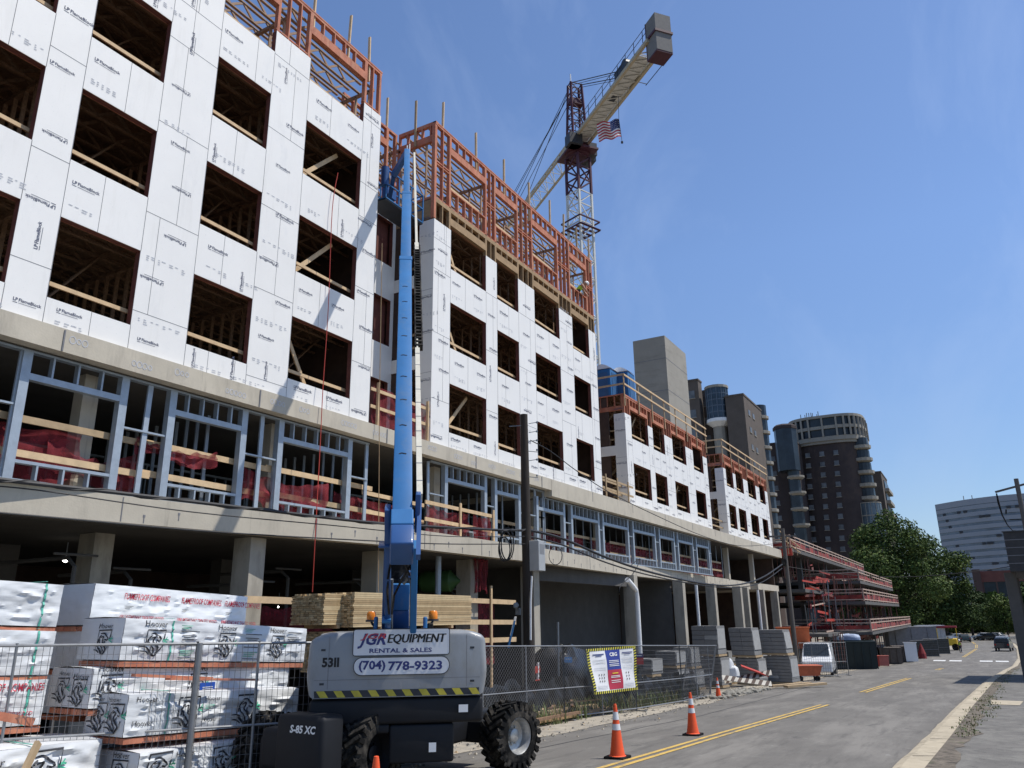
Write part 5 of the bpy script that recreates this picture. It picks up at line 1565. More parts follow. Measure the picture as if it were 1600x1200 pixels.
# ================================================================== THINGS ALONG THE SITE
# garage floor with the podium's shade put into its dark colour, weeds, silt fabric, timbers
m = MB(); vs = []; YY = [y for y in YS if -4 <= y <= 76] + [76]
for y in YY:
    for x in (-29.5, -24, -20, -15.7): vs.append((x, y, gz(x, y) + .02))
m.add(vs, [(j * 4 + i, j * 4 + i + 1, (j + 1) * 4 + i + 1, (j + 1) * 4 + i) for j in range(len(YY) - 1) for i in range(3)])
struct(m.build('garage_floor', mat('shade_dark_garage_floor', (.06, .055, .05), .9, var=.3, scale=.6), loc=(0, 0, 0)))
LEAFA = mat('weed_green', (.12, .15, .05), .7, var=.4, scale=2)
LEAFB = mat('dry_grass', (.22, .19, .08), .8, var=.3, scale=2)
def tufts(name, label, spots, seed, h0=.08, h1=.3, n=26, spread=.25):
    rr = random.Random(seed); m = MB()
    for (x, y) in spots:
        for i in range(n):
            a = rr.uniform(0, 6.28); r_ = spread * math.sqrt(rr.random()); px_, py_ = x + r_ * math.cos(a), y + r_ * math.sin(a) * 1.6
            h = rr.uniform(h0, h1); b = rr.uniform(0, 6.28); l = rr.uniform(.1, .6) * h; w_ = rr.uniform(.008, .02)
            z = gz(px_, py_) + (.1 if px_ > tab(KERB, py_) else -.05)
            m.use(LEAFA if rr.random() < .72 else LEAFB)
            q = Vector((px_, py_, z)); t = Vector((math.cos(b), math.sin(b), 0)); s = Vector((-t.y, t.x, 0)) * w_
            m.add([q - s, q + s, q + t * l * .4 + UP * h * .65 + s * .8, q + t * l * .4 + UP * h * .65 - s * .8, q + t * l + UP * h], [(0, 1, 2, 3), (3, 2, 4)])
    o = m.build(name, None, None, recalc=False)
    return stuff(o, label, 'weeds')
rr = random.Random(5)
tufts('verge_grass', 'patchy grass and weeds along the inner edge of the old kerb', [(tab(KERB, y) + .52 + rr.uniform(0, .30 if y < 24 else .6), y) for y in [20 + .3 * i for i in range(22)] + [27 + .28 * i for i in range(34)] + [38 + .9 * i for i in range(50)]], 6, .015, .075, 16, .20)
tufts('weeds', 'green weeds growing at the foot of the right wire fence', [(-10.6 - rr.uniform(-.1, 2.2), rr.uniform(18, 34)) for i in range(190)], 7, .12, .65, 26, .3)
SILT = mat('black_silt_fabric', (.013, .014, .016), .45, var=.4, scale=3, bump=.6, bscale=6)
def drape(label, pts, h, seed, name='silt_fabric', lean=.15):
    m = MB().use(SILT); P = [Vector((a, b, gz(a, b))) for a, b in pts]
    def f(u, v):
        t = u * (len(P) - 1); i = min(int(t), len(P) - 2); q = P[i].lerp(P[i + 1], t - i)
        return q + UP * (v * h * (1 + .25 * noise.noise(Vector((u * 9, 0, seed)))) - .05) + Vector((-1, 0, 0)) * (lean * v + .14 * noise.noise(Vector((u * 14, v * 3, seed))) + .06 * math.sin(u * 60 + v * 5))
    m.grid(f, 60, 8)
    return tag(m.build(name, None, None, smooth=True, recalc=False), label, 'silt fence', 'black silt fabric behind the right fence')
drape('black silt fabric sagging behind the fence beside the lift', [(-11.6, 16.8), (-11.9, 20), (-11.5, 22.8)], 1.05, 1)
drape('black silt fabric behind the safety banner', [(-11.6, 22.6), (-11.4, 26), (-10.9, 28.6)], 1.2, 2)
drape('black silt fabric at the end of the right fence, by the grey blocks', [(-10.9, 28.4), (-10.7, 31), (-10.7, 34)], 1.0, 3)
for k, (a, b, s, lab, mm) in enumerate(((( -10.9, 17.2), (-11.0, 23.2), .16, 'long pale timber lying inside the fence beside the lift wheel', PINE2), ((-10.6, 18.2), (-10.75, 23.8), .14, 'brown timber on the ground just inside the right fence', TANW), ((-11.3, 18.0), (-11.2, 24.6), .2, 'weathered beam furthest inside the right fence', PINE2), ((-10.35, 18.6), (-10.5, 22.0), .1, 'dark plank at the foot of the right fence', OSB))):
    m = MB().use(mm); za, zb_ = gz(*a) + s / 2 + .05 * k, gz(*b) + s / 2 + .05 * k; m.bar((a[0], a[1], za), (b[0], b[1], zb_), s, s * .7)
    tag(m.build('timber_beam'), lab, 'timber', 'loose timbers inside the right fence')
m = MB(); rr = random.Random(3)
for i in range(26):
    m.use(rr.choice((PINE2, TANW, OSB, PINE))); q = Vector((-11.2 + rr.uniform(-.6, .5), 23.5 + rr.uniform(-1.6, 1.6), 0)); q.z = gz(q.x, q.y) + .05 + .02 * i * rr.random(); a = rr.uniform(-.5, .5)
    m.obox(q, (math.cos(a), math.sin(a), rr.uniform(-.05, .1)), (-math.sin(a), math.cos(a), 0), UP, .1, rr.uniform(.8, 2.0), .03)
stuff(m.build('timber_scraps'), 'heap of broken boards on the ground below the safety banner', 'scrap wood')
# wrapped machine with a blue sticker, behind the fence
bp_ = aty(885, 1050, 25.5)
m = MB().use(mat('black_plastic_sheet', (.02, .021, .023), .25, var=.3, scale=4, bump=.7, bscale=5))
def lump(c, sx, sy, sz, seed, mb, nu=26, nv=14, pw=.6):
    def f(u, v):
        a = u * 2 * math.pi; b = v * math.pi / 2
        ca, sa = math.cos(a), math.sin(a); q = lambda t: math.copysign(abs(t) ** pw, t)
        k = 1 + .10 * noise.noise(Vector((ca * 2 + seed, sa * 2, v * 3))) + .05 * noise.noise(Vector((ca * 6, sa * 6 + seed, v * 8)))
        return Vector(c) + Vector((q(ca) * q(math.cos(b)) * sx * k, q(sa) * q(math.cos(b)) * sy * k, (q(math.sin(b)) * k) * sz))
    mb.grid(f, nu, nv)
lump((bp_.x - .4, 25.9, gz(-12.5, 26) - .05), 1.0, 1.1, 2.1, 3, m)
sh = thing('sheeted_machine', 'lumpy machine wrapped in black plastic sheet with a blue sticker, behind the fence', 'covered machine', (bp_.x - .4, 25.9, gz(-12.5, 26)))
m.build('sheet', None, sh, smooth=True)
m = MB().use(mat('sky_blue_sticker', (.15, .38, .70), .5, var=.05)); q = aty(888, 1031, 24.7); m.obox(q, (.94, .34, 0), (-.34, .94, 0), UP, .26, .012, .17); m.use(WHITE); m.obox(q + Vector((.004, -.012, .02)), (.94, .34, 0), (-.34, .94, 0), UP, .18, .006, .03); m.build('sticker', None, sh)
m = MB().use(STEELD); q = aty(872, 1060, 24.5); m.tube([(q.x, 24.5, gz(q.x, 24.5)), (q.x + .05, 24.5, aty(874, 972, 24.5).z)], .04, 8); tag(m.build('steel_stake'), 'tall dark steel stake standing behind the right fence', 'stake')
m = MB().use(BLUE); a0, a1 = aty(794, 1012, 21.9), aty(804, 970, 21.9); m.bar(a0, a1, .10, .03); m.use(WHITE); m.bar(a0.lerp(a1, .45), a1 + (a1 - a0) * .15, .12, .02); tag(m.build('marker_board'), 'leaning pale blue marker board beside the black utility pole', 'marker')
m = MB().use(mat('pale_blue_tarp', (.10, .28, .36), .6, var=.2, scale=4)); lump((atx(775, 1062, -12.2).x, 20.8, gz(-12, 21)), .55, .45, .55, 9, m); tag(m.build('tarp', None, None, smooth=True), 'crumpled pale blue tarp behind the fence beside the lift', 'tarp')
m = MB().use(WHITE)
for k in range(3): m.bar((-12.6, 22.6 + .35 * k, gz(-12, 22)), (-12.55, 22.6 + .35 * k, gz(-12, 22) + 1.5), .06)
m.use(RED)
for k in range(3): m.bar((-12.58, 22.5, gz(-12, 22) + .45 + .4 * k), (-12.55, 23.4, gz(-12, 22) + .5 + .4 * k), .04, .2)
tag(m.build('barricade'), 'red and white barricade behind the fence left of the utility pole', 'barricade')
m = MB().use(mat('red_sticker', (.5, .05, .05), .5)); q = aty(999, 1030, 27); m.obox(q, (.9, .43, 0), (-.43, .9, 0), UP, .28, .02, .34); m.use(NAVY); m.obox(q + Vector((0, -.01, .12)), (.9, .43, 0), (-.43, .9, 0), UP, .28, .022, .13); m.use(WHITE); m.obox(q + Vector((.01, -.025, .12)), (.9, .43, 0), (-.43, .9, 0), UP, .18, .006, .03)
tag(m.build('small_sign'), 'small blue and red sign on the fence right of the banner', 'sign')

# --- grey block pallets
CMU = mat('grey_block', (.20, .198, .195), .85, var=.12, scale=3, bump=.2)
layer(CMU, (.28, .28, .27), .55, .75, 2.0, amount=.6)
CMUL = mat('pale_block', (.34, .34, .33), .85, var=.12, scale=3, bump=.2)
def blocks(label, x, y, z, w, d, h, tilt, courses, yaw=0.5, seed=0, wrap=True):
    rr = random.Random(seed); ax = Vector((math.cos(yaw), math.sin(yaw), 0)); ay = Vector((-math.sin(yaw), math.cos(yaw), 0)); az = (UP + ax * tilt).normalized()
    root = thing('block_pallet', label, 'block pallet', (x, y, z), 'pallets of grey concrete blocks by the road')
    m = MB()
    ch = h / courses
    for k in range(courses):
        n = 2
        for i in range(n):
            m.use(CMUL if rr.random() < .05 else CMU)
            c = Vector((x, y, z)) + ax * ((i + .5) / n - .5) * w + az * (k + .5) * ch + ax * rr.uniform(-.012, .012)
            m.obox(c, ax, ay, az, w / n - .006, d + rr.uniform(-.03, .03), ch - .016)
    m.build('blocks', None, root)
    m = MB().use(PINE2); m.obox(Vector((x, y, z)) - az * .06, ax, ay, az, w + .05, d, .1); m.build('pallet', None, root)
    if wrap:
        m = MB().use(CMUL); m.obox(Vector((x, y, z)) + az * h * .55 + ax * (w / 2 + .012), ay, az, ax, d * .9, h * .7, .014); m.build('sunlit_side_film', None, root)  # paler panel: brightness of the sunlit side put into the colour
    return root
def stack(px, pyb, pyt, y, wpx, labs, tilt, seed, split=.5):
    b = aty(px, pyb, y); t = aty(px, pyt, y); w_ = wpx * (Vector((b.x, b.y, b.z)).dot(cf)) / FPX * 1.0
    g = gz(b.x, y) + .14; H_ = t.z - g
    blocks(labs[0], b.x, y + .5, g, w_ * .86, 1.0, H_ * split - .12, tilt * .3, 8, -.22, seed)
    blocks(labs[1], b.x - .12 + tilt * H_ * .2, y + .5, g + H_ * split + .05, w_ * .86, 1.0, H_ * (1 - split) - .04, tilt, 6, -.16, seed + 1)
stack(1112, 1066, 978, 43.0, 50, ('lower block pallet of the stack nearest the right fence', 'upper block pallet of the stack nearest the right fence'), .0, 1, .5)
stack(1172, 1058, 981, 45.5, 44, ('lower block pallet of the middle grey stack', 'upper block pallet of the middle grey stack, leaning left'), -.07, 3, .48)
stack(1220, 1058, 984, 47.0, 50, ('lower block pallet of the stack next to the orange skip', 'upper block pallet beside the white van, leaning left'), -.10, 5, .53)
stack(1138, 1064, 1018, 46.5, 18, ('pale lower pallet squeezed between the first two grey stacks', 'pale upper pallet squeezed between the first two grey stacks'), .05, 7, .55)
stack(1048, 1060, 1018, 37.5, 42, ('low pale block pallet behind the fence right of the banner', 'block pallet with loose sheeting behind the fence right of the banner'), .02, 8, .6)
stack(1075, 1058, 1012, 39.5, 34, ('low block pallet at the end of the right fence, half hidden', 'block pallet on top at the end of the right fence'), -.03, 9, .5)
stack(1012, 1062, 1030, 35.0, 36, ('pale low pallet behind the fence, just right of the small sign', 'pale upper pallet behind the fence, just right of the small sign'), .03, 10, .5)
stack(1190, 1056, 1022, 50.5, 16, ('narrow low pallet between the two leaning grey stacks', 'narrow upper pallet between the two leaning grey stacks'), .02, 12, .5)
stack(1255, 1054, 1008, 66, 20, ('low pallet behind the white van', 'upper pallet behind the white van, beside the orange tank'), .02, 14, .5)
# rubble, planks, striped barricade boards
m = MB().use(mat('rubble_stone', (.25, .235, .20), .95, var=.35, scale=3, bump=.5)); rr = random.Random(8)
for i in range(150):
    x = rr.uniform(-10.6, -9.3) ; y = rr.uniform(32.5, 41); s = rr.uniform(.05, .17) * (1.2 if rr.random() < .2 else 1)
    bm = bmesh.new(); bmesh.ops.create_icosphere(bm, subdivisions=1, radius=s)
    k = len(m.v); m.add([Vector((x, y, gz(x, y) + s * .3)) + Vector((v.co.x * rr.uniform(.7, 1.3), v.co.y * rr.uniform(.7, 1.3), v.co.z * rr.uniform(.5, 1))) for v in bm.verts], [[v.index for v in f.verts] for f in bm.faces]); bm.free()
stuff(m.build('rubble'), 'scattered grey rubble stones along the road edge beyond the fence', 'rubble')
m = MB(); rr = random.Random(18)
for i in range(1500):
    y = 11 + 75 * rr.random() ** 1.6; e = tab(ROADL, y); x = e + rr.gauss(-.1, .55)
    if x > e + 1.8: continue
    s = rr.uniform(.012, .05) * (1.6 if rr.random() < .06 else 1); q = Vector((x, y, gz(x, y) + s * .2)); a = rr.uniform(0, 6.28)
    m.use(rr.choice((SAND, SAND, MATS['rubble_stone'], CONCD, PINE2 if rr.random() < .3 else SAND)))
    P = [q + Vector((math.cos(a + t) * s * rr.uniform(.7, 1.4), math.sin(a + t) * s * rr.uniform(.7, 1.4), 0)) for t in (0, 2.1, 4.2)] + [q + UP * s * .8]
    m.add(P, [(0, 1, 3), (1, 2, 3), (2, 0, 3), (0, 2, 1)])
stuff(m.build('gravel', None, None), 'loose gravel and grit strewn along the left edge of the road', 'gravel')
q0 = gpt(1168, 1078); bar_ = thing('striped_barricade', 'fallen barricade of striped boards lying by the middle block stack', 'barricade', q0)
for k in range(2):
    m = MB().use(mat('weathered_white_board', (.5, .47, .41), .8, var=.2)); c = q0 + Vector((.0, .3 * k, .42 + .15 * k)); ax = Vector((.93, .3, -.12 + .3 * k)).normalized(); ay = Vector((-.25, .75, .6)).normalized(); az = ax.cross(ay)
    m.obox(c, ax, ay, az, 2.3, .34, .03); m.use(mat('barricade_dark_stripe', (.07, .045, .035), .7))
    u = -1.1
    while u < 1.0:
        m.add([c + ax * (u + a) + ay * b + az * .02 * s for s in (1,) for a, b in ((0, -.17), (.16, -.17), (.30, .17), (.14, .17))], [(0, 1, 2, 3)])
        m.add([c + ax * (u + a) + ay * b - az * .02 for a, b in ((0, -.17), (.16, -.17), (.30, .17), (.14, .17))], [(0, 1, 2, 3)]); u += .32
    m.build('board', None, bar_)
m = MB().use(RED); m.obox(q0 + Vector((.3, .5, .85)), (.9, .3, -.35), (-.3, .9, .1), UP, 1.3, .5, .06); tag(m.build('red_panel'), 'red panel lying on top of the fallen striped barricade', 'panel')
for k, (dx, lab) in enumerate(((.9, 'loose plank by the fallen striped barricade'), (1.6, 'longer loose plank running towards the orange skip'))):
    m = MB().use(PINE2); m.bar(q0 + Vector((dx, 1.0, .12)), q0 + Vector((dx + 1.5, 3.0, .16)), .3, .1); tag(m.build('plank'), lab, 'plank')
for k, (px, py, yy, lab) in enumerate(((1135, 1035, 44, 'crumpled white sack between the grey block stacks'), (1144, 1048, 44, 'lower crumpled white sack between the grey block stacks'))):
    q = aty(px, py, yy); m = MB().use(WRAPG); lump((q.x, yy, q.z - .3), .35, .3, .55, 4 + k, m, 14, 8); tag(m.build('sack', None, None, smooth=True), lab, 'sack')
# orange skip
q = gpt(1262, 1064); sk = thing('tipping_skip', 'small orange tipping skip standing on the road edge', 'skip', q)
m = MB().use(mat('faded_orange_paint', (.50, .13, .06), .6, var=.2, scale=3)); ax, ay = Vector((.9, .44, 0)), Vector((-.44, .9, 0))
def taperbox(mb, c, ax, ay, w0, d0, w1, d1, z0, z1):
    v = [c + ax * (i * w / 2) + ay * (j * d / 2) + UP * z for w, d, z in ((w0, d0, z0), (w1, d1, z1)) for i, j in ((-1, -1), (1, -1), (1, 1), (-1, 1))]
    mb.add(v, [(0, 3, 2, 1), (4, 5, 6, 7), (0, 1, 5, 4), (1, 2, 6, 5), (2, 3, 7, 6), (3, 0, 4, 7)])
taperbox(m, q, ax, ay, 1.25, .9, 1.55, 1.2, .32, .86); m.obox(q + UP * .88, ax, ay, UP, 1.65, 1.3, .06); m.build('body', None, sk)
for i in (-.5, .5):
    m = MB().use(BLACK); m.lathe(q + ax * i + UP * .16 - ay * .4, ay, [(0, .02), (0, .16), (.1, .16), (.1, .02)], 14); m.build('wheel', None, sk)
    m = MB().use(DKGREY); m.bar(q + ax * i + ay * .3, q + ax * i + ay * .3 + UP * .34, .08); m.build('leg', None, sk)

# --- vehicles
def vehicle(label, cat, name, x, y, head, L, Wd, H, col, kind='car', group=None):
    """body, windows, wheels and lamps; x, y is the middle of the vehicle on the ground"""
    g = gz(x, y); F = Vector((math.sin(head), math.cos(head), 0)); S = Vector((F.y, -F.x, 0)); O = Vector((x, y, g + .01))
    root = thing(name, label, cat, O, group)
    P = lambda f, s, z: O + F * f + S * s + UP * z
    hl = L / 2; w = Wd / 2
    if kind == 'van': low = [(-hl, .35), (-hl + .03, H * .97), (hl - 1.5, H), (hl - .75, H * .60), (hl - .08, H * .48), (hl, .4)]
    elif kind == 'suv': low = [(-hl, .4), (-hl + .08, H * .62), (-hl + .35, H * .97), (hl - 2.0, H), (hl - 1.35, H * .64), (hl - .15, H * .55), (hl, .42)]
    else: low = [(-hl, .42), (-hl + .05, H * .66), (-hl + .75, H * .70), (-hl + 1.25, H * .98), (hl - 2.1, H), (hl - 1.25, H * .66), (hl - .15, H * .55), (hl, .4)]
    m = MB().use(col); n = len(low)
    vs = []
    for s in (-1, 1):
        for f, z in low: vs.append(P(f, s * w * (1 if z < H * .7 else .84), z))
    m.add(vs, [tuple(range(n)), tuple(range(2 * n - 1, n - 1, -1))] + [(i, (i + 1) % n, n + (i + 1) % n, n + i) for i in range(n)])
    bm_o = m.build('body', None, root)
    bv = bm_o.modifiers.new('round', 'BEVEL'); bv.width = .07; bv.segments = 2
    m = MB().use(GLASS)
    zt, zb_ = H * .92, H * .66
    fb, ff = (-hl + 1.3, hl - 1.75) if kind == 'car' else ((-hl + .5, hl - 1.75) if kind == 'suv' else (hl - 2.2, hl - 1.3))
    for s in (-1, 1):
        m.add([P(fb, s * (w * .93 + .02), zb_ + .03), P(ff + .2, s * (w * .93 + .02), zb_ + .03), P(ff - .15, s * (w * .86 + .015), zt), P(fb + .15, s * (w * .86 + .015), zt)], [(0, 1, 2, 3)])
    m.build('side_window', None, root)
    i = [k for k in range(n - 1) if abs(low[k][1] - H) < .01 and low[k + 1][1] < H * .75][0]
    (fa, za), (fc, zc) = low[i], low[i + 1]
    m = MB().use(GLASS); e = .03
    def ws(t, s): return P(lerp(fa, fc, t) + e, s * lerp(w * .78, w * .86, t), lerp(za, zc, t) + e)
    m.add([ws(.12, -1), ws(.12, 1), ws(.95, 1), ws(.95, -1)], [(0, 1, 2, 3)]); m.build('windscreen', None, root)
    m = MB().use(GLASS); m.add([P(-hl - .0 + (.05 if kind == 'van' else .10) - .09 * (kind != 'car'), s * w * .75, z) if kind != 'car' else P(lerp(-hl + .75, -hl + 1.25, t) - .03, s * w * .72, lerp(H * .70, H * .98, t) + .02) for s, z, t in ((-1, H * .68, .1), (1, H * .68, .1), (1, H * .9, .85), (-1, H * .9, .85))], [(0, 1, 2, 3)]); m.build('rear_window', None, root)
    for f in (-hl + .85, hl - .9):
        for s in (-1, 1): wheel(root, P(f, s * (w - .1), .33), S * s, .33, .22, lug=False, rim=STEELD)
    for s in (-1, 1):
        m = MB().use(mat('red_tail_lamp', (.35, .01, .01), .3)); m.obox(P(-hl - .01, s * w * .8, H * .5), S, F, UP, .18, .06, .2); m.build('tail_lamp', None, root)
        m = MB().use(WHITE); m.obox(P(hl + .0, s * w * .75, H * .42), S, F, UP, .3, .06, .14); m.build('headlamp', None, root)
    return root
VANW = mat('white_vehicle_paint', (.70, .71, .72), .3, var=.03, coat=.5)
CARB = mat('black_vehicle_paint', (.012, .013, .016), .25, var=.1, coat=.6)
CARS = mat('silver_vehicle_paint', (.38, .39, .41), .3, .4, var=.05, coat=.5)
CARG = mat('dark_green_vehicle_paint', (.02, .035, .03), .3, var=.1, coat=.5)
q = gpt(1275, 1050); vehicle('white van parked behind the orange skip, facing down the road', 'van', 'parked_van', aty(1268, 1030, 59).x - .2, 63.0, math.pi - .1, 5.4, 2.0, 2.3, VANW, 'van')
vehicle('black pickup-like car parked at the right kerb far down the road', 'car', 'parked_car', x_on(1570, 138, -5.4), 138, .12, 4.9, 1.95, 1.85, CARB, 'suv', 'cars far down the road')
vehicle('pale car parked just beyond the black car at the right kerb', 'car', 'parked_car', x_on(1568, 152, -5.4), 152, .05, 4.8, 1.9, 1.75, CARS, 'suv', 'cars far down the road')
for px, y, col, hd, lab in ((1508, 185, CARG, -.1, 'dark car in the left lane where the road bends, far away'), (1498, 192, CARS, 1.2, 'silver car turning beyond the yellow machine, far away'), (1537, 200, VANW, -1.2, 'white car parked under the trees, leftmost of three far away'), (1546, 197, CARB, -1.3, 'black car parked under the trees between two others far away'), (1556, 203, CARS, -1.2, 'grey car parked under the trees, rightmost of three far away'), (1484, 205, CARB, 1.5, 'black car half hidden behind the yellow machine')):
    vehicle(lab, 'car', 'parked_car', x_on(px, y, -5.5), y, hd, 4.6, 1.85, 1.5, col, 'car', 'cars far down the road')
# dark container with sacks, crates, barriers, cages, far fences
def simple_box(name, label, cat, px, y, w_, d_, h_, material, yaw=.2, ribs=0, z=None, group=None, rib_mat=None):
    x = x_on(px, y, gz(-10, y)); g = gz(x, y) if z is None else z; ax = Vector((math.cos(yaw), math.sin(yaw), 0)); ay = Vector((-ax.y, ax.x, 0))
    root = thing(name, label, cat, (x, y, g), group)
    m = MB().use(material); O = Vector((x, y, g)); taperbox(m, O, ax, ay, w_ * .96, d_ * .94, w_, d_, .08, h_); m.build('body', None, root)
    m = MB().use(rib_mat or material)
    for i in range(ribs):
        u = ((i + .5) / ribs - .5) * w_ * .96
        m.obox(O + ax * u - ay * (d_ / 2 + .03) + UP * (h_ / 2), ax, ay, UP, .08, .08, h_ * .9)
        m.obox(O + ax * (w_ / 2 + .03) + ay * (((i + .5) / ribs - .5) * d_) + UP * (h_ / 2), ax, ay, UP, .08, .08, h_ * .9)
    m.obox(O + UP * h_, ax, ay, UP, w_ + .12, d_ + .12, .1)
    m.build('ribs' if ribs else 'lid', None, root)
    return O, ax, ay
DGR = mat('dark_green_container_paint', (.012, .025, .028), .5, var=.2, scale=2)
O_, ax_, ay_ = simple_box('waste_container', 'dark green ribbed waste container on the road edge', 'container', 1338, 84, 3.6, 5.0, 2.5, DGR, .15, 5)
for px, lab in ((1310, 'white sack on the left of the dark container'), (1328, 'blue white sack on the right of the dark container')):
    m = MB().use(WHITE if px < 1320 else mat('blue_white_sack', (.35, .42, .55), .6)); q = aty(px, 1000, 83); lump((q.x, 83, q.z), .95, .6, .55, px * .01, m, 16, 8); tag(m.build('sack', None, None, smooth=True), lab, 'sack')
CRT = mat('brown_crate', (.12, .10, .085), .85, var=.3, scale=2)
simple_box('crate', 'brown crate beyond the dark container, left of two', 'crate', 1392, 100, 2.2, 2.2, 1.7, CRT, .2, 3)
simple_box('crate', 'brown crate left of the white panel', 'crate', 1412, 104, 2.0, 2.2, 1.7, CRT, .2, 3)
simple_box('plastic_barrier', 'red plastic barrier right of the dark container, nearer one', 'barrier', 1366, 91, 1.1, .5, 1.05, RED, .2)
simple_box('plastic_barrier', 'pale red plastic barrier beside the brown crate', 'barrier', 1380, 93, 1.2, .5, 1.05, mat('pale_red_plastic', (.5, .16, .13), .6), .2)
simple_box('hoarding_board', 'white site panel standing right of the brown crates', 'panel', 1426, 103, 1.3, .15, 2.1, WHITE, .3)
simple_box('site_trailer', 'long grey trailer roof far along the site edge', 'trailer', 1425, 128, 6.5, 3, 3.6, mat('grey_trailer', (.2, .2, .21), .6), .3, 3)
simple_box('site_trailer', 'pale grey trailer behind the red canopy, far along the site', 'trailer', 1458, 140, 3.5, 3, 3.6, mat('pale_trailer', (.42, .44, .46), .6), .3, 3)
m = MB().use(mat('dark_red_cloth', (.22, .03, .03), .8)); q = aty(1438, 1005, 112); m.lathe((q.x, 112, q.z), UP, [(-1.9, .5), (-1.2, .45), (0, .05)], 10); m.use(STEELD); m.tube([(q.x, 112, gz(q.x, 112)), (q.x, 112, q.z)], .04, 6); tag(m.build('parasol'), 'closed dark red parasol between the white panel and far fences', 'parasol')
simple_box('orange_tank', 'orange tank behind the upper grey blocks', 'tank', 1246, 66, 2.4, 1.4, 1.6, mat('orange_tank_paint', (.5, .12, .04), .6), .2, 0, z=-2.6)
for k, (px, y, lab) in enumerate(((1287, 58.5, 'wire cage panel beside the white van, nearer one'), (1305, 61.5, 'wire cage panel in front of the dark container'), (1452, 116, 'dark meshed fence panel far along the site, left one'), (1470, 124, 'dark meshed fence panel far along the site, right one'))):
    x = x_on(px, y, gz(-10, y)); w_ = 1.3 if k < 2 else 1.9
    fence_panel(lab, (x - w_, y - .6), (x + w_ * .6, y + .9), 2.2 if k < 2 else 2.0, 'square', lean=.04, gap=.16, wire=.012 if k < 2 else .016)
    if k > 1:
        m = MB().use(mat('dark_fence_mesh', (.06, .06, .05), .8)); m.bar((x - w_ + .1, y - .5, gz(x, y) + 1.0), (x + w_ * .6, y + .95, gz(x, y) + 1.0), .02, 1.9); tag(m.build('screen_sheet'), 'dark screen sheet tied to the far ' + ('left' if k == 2 else 'right') + ' fence panel', 'screen')
# yellow machine with red canopy
q = gpt(1484, 1012); mc = thing('site_machine', 'yellow machine with a dark red canopy far along the site edge', 'machine', (x_on(1484, 140, -5.5), 140, gz(-5, 140)))
X_ = mc.location.x
m = MB().use(YEL); rbox(m, (X_ + .4, 140, -4.3), (1, 0, 0), (0, 1, 0), UP, 1.6, 2.4, 1.0, .1); m.build('body', None, mc)
m = MB().use(mat('dark_red_canopy', (.25, .02, .03), .6)); m.box(X_ - 1.4, X_ + 1.4, 138.6, 141.4, -2.25, -2.0); m.build('canopy', None, mc)
for dx in (-1.3, 1.25):
    m = MB().use(YEL); m.box(X_ + dx, X_ + dx + .1, 138.7, 138.8, -5.3, -2.25); m.build('canopy_post', None, mc)
for dx in (-.7, .9): m = MB().use(BLACK); m.lathe((X_ + dx, 138.8, -5.0), (0, 1, 0), [(0, .05), (0, .5), (.4, .5), (.4, .05)], 14); m.build('wheel', None, mc)

# --- concrete frame still being built, with red rails and shoring
sk = thing('unfinished_building', 'unfinished stepped concrete frame with red edge rails beyond the white blocks', 'building under construction', (-18, 104, gz(-18, 104)))
PKR = mat('pink_red_rail_net', (.27, .045, .035), .8, var=.6, scale=1.2)
RAILW = mat('pale_edge_rail', (.50, .36, .28), .75, var=.2)
def edge_rail(parent, a, b, z0, z1, h=1.15):
    a = Vector((a[0], a[1], z0)); b = Vector((b[0], b[1], z1)); L = (b - a).length; n = max(2, int(L / 2.4))
    m = MB().use(PKR); d = (b - a).normalized()
    for i in range(n):
        p, q = a.lerp(b, i / n), a.lerp(b, (i + 1) / n)
        c_ = rs.uniform(.3, .45); m.use(PKR if rs.random() < .7 else NETR); m.bar(p.lerp(q, .03) + UP * h * c_, p.lerp(q, rs.uniform(.8, .97)) + UP * h * (c_ + rs.uniform(-.06, .06)), .02, h * rs.uniform(.25, .5))
    m.build('edge_net', None, parent)
    m = MB().use(RAILW)
    for k in (.15, .72, 1.0): m.bar(a + UP * h * k, b + UP * h * k, .05, .09)
    for i in range(n + 1): p = a.lerp(b, i / n); m.bar(p, p + UP * (h + .1), .06, .06)
    m.build('edge_rail', None, parent)
DK = [(5.9, -14.3, 76.5, 131, .3), (3.35, -10.6, 92, 129, .3), (1.15, -9.7, 86, 124, .3), (-1.7, -9.2, 84, 133, .25)]
for i, (z, x, a, b, t) in enumerate(DK):
    m = MB().use(CONCD); m.box(-27, x, a, b, z - t, z); m.build('deck', None, sk)
    edge_rail(sk, (x - .05, a), (x - .05, b), z, z)
    edge_rail(sk, (x - .1, a), (x - 7, a), z, z)
    edge_rail(sk, (x - .1, b), (x - 8, b), z, z)
m = MB().use(RED); m.box(-17, -14.25, 76.3, 76.45, 5.2, 5.85); m.build('edge_form', None, sk)
m = MB().use(DARKIN); m.box(-27.1, -26.9, 76, 133, -6, 5.6); m.build('rear_wall', None, sk)
m = MB().use(CONCD); m.box(-26, -12, 76.5, 84, -1.95, -1.7); m.box(-26, -13.5, 76.5, 92, 1.9, 2.2); m.build('deck', None, sk)
for x, y in ((-12.5, 80), (-12.2, 94), (-11.5, 107), (-11.2, 120), (-15.5, 87), (-15, 100), (-14.5, 114), (-14.5, 127)):
    m = MB().use(CONCD); m.box(x - .5, x, y, y + .6, gz(x, y), 5.6 if x < -14 else (3.0 if y > 92 else -1.7)); m.build('column', None, sk)
shm = MB().use(mat('rusty_shore_steel', (.17, .075, .06), .8, var=.35, scale=3)); shm.tube([(0, 0, 0), (0, 0, 2.6)], .045, 6); shm.tube([(0, 0, 1.2), (0, 0, 1.35)], .07, 6)
proto = None; rr = random.Random(4)
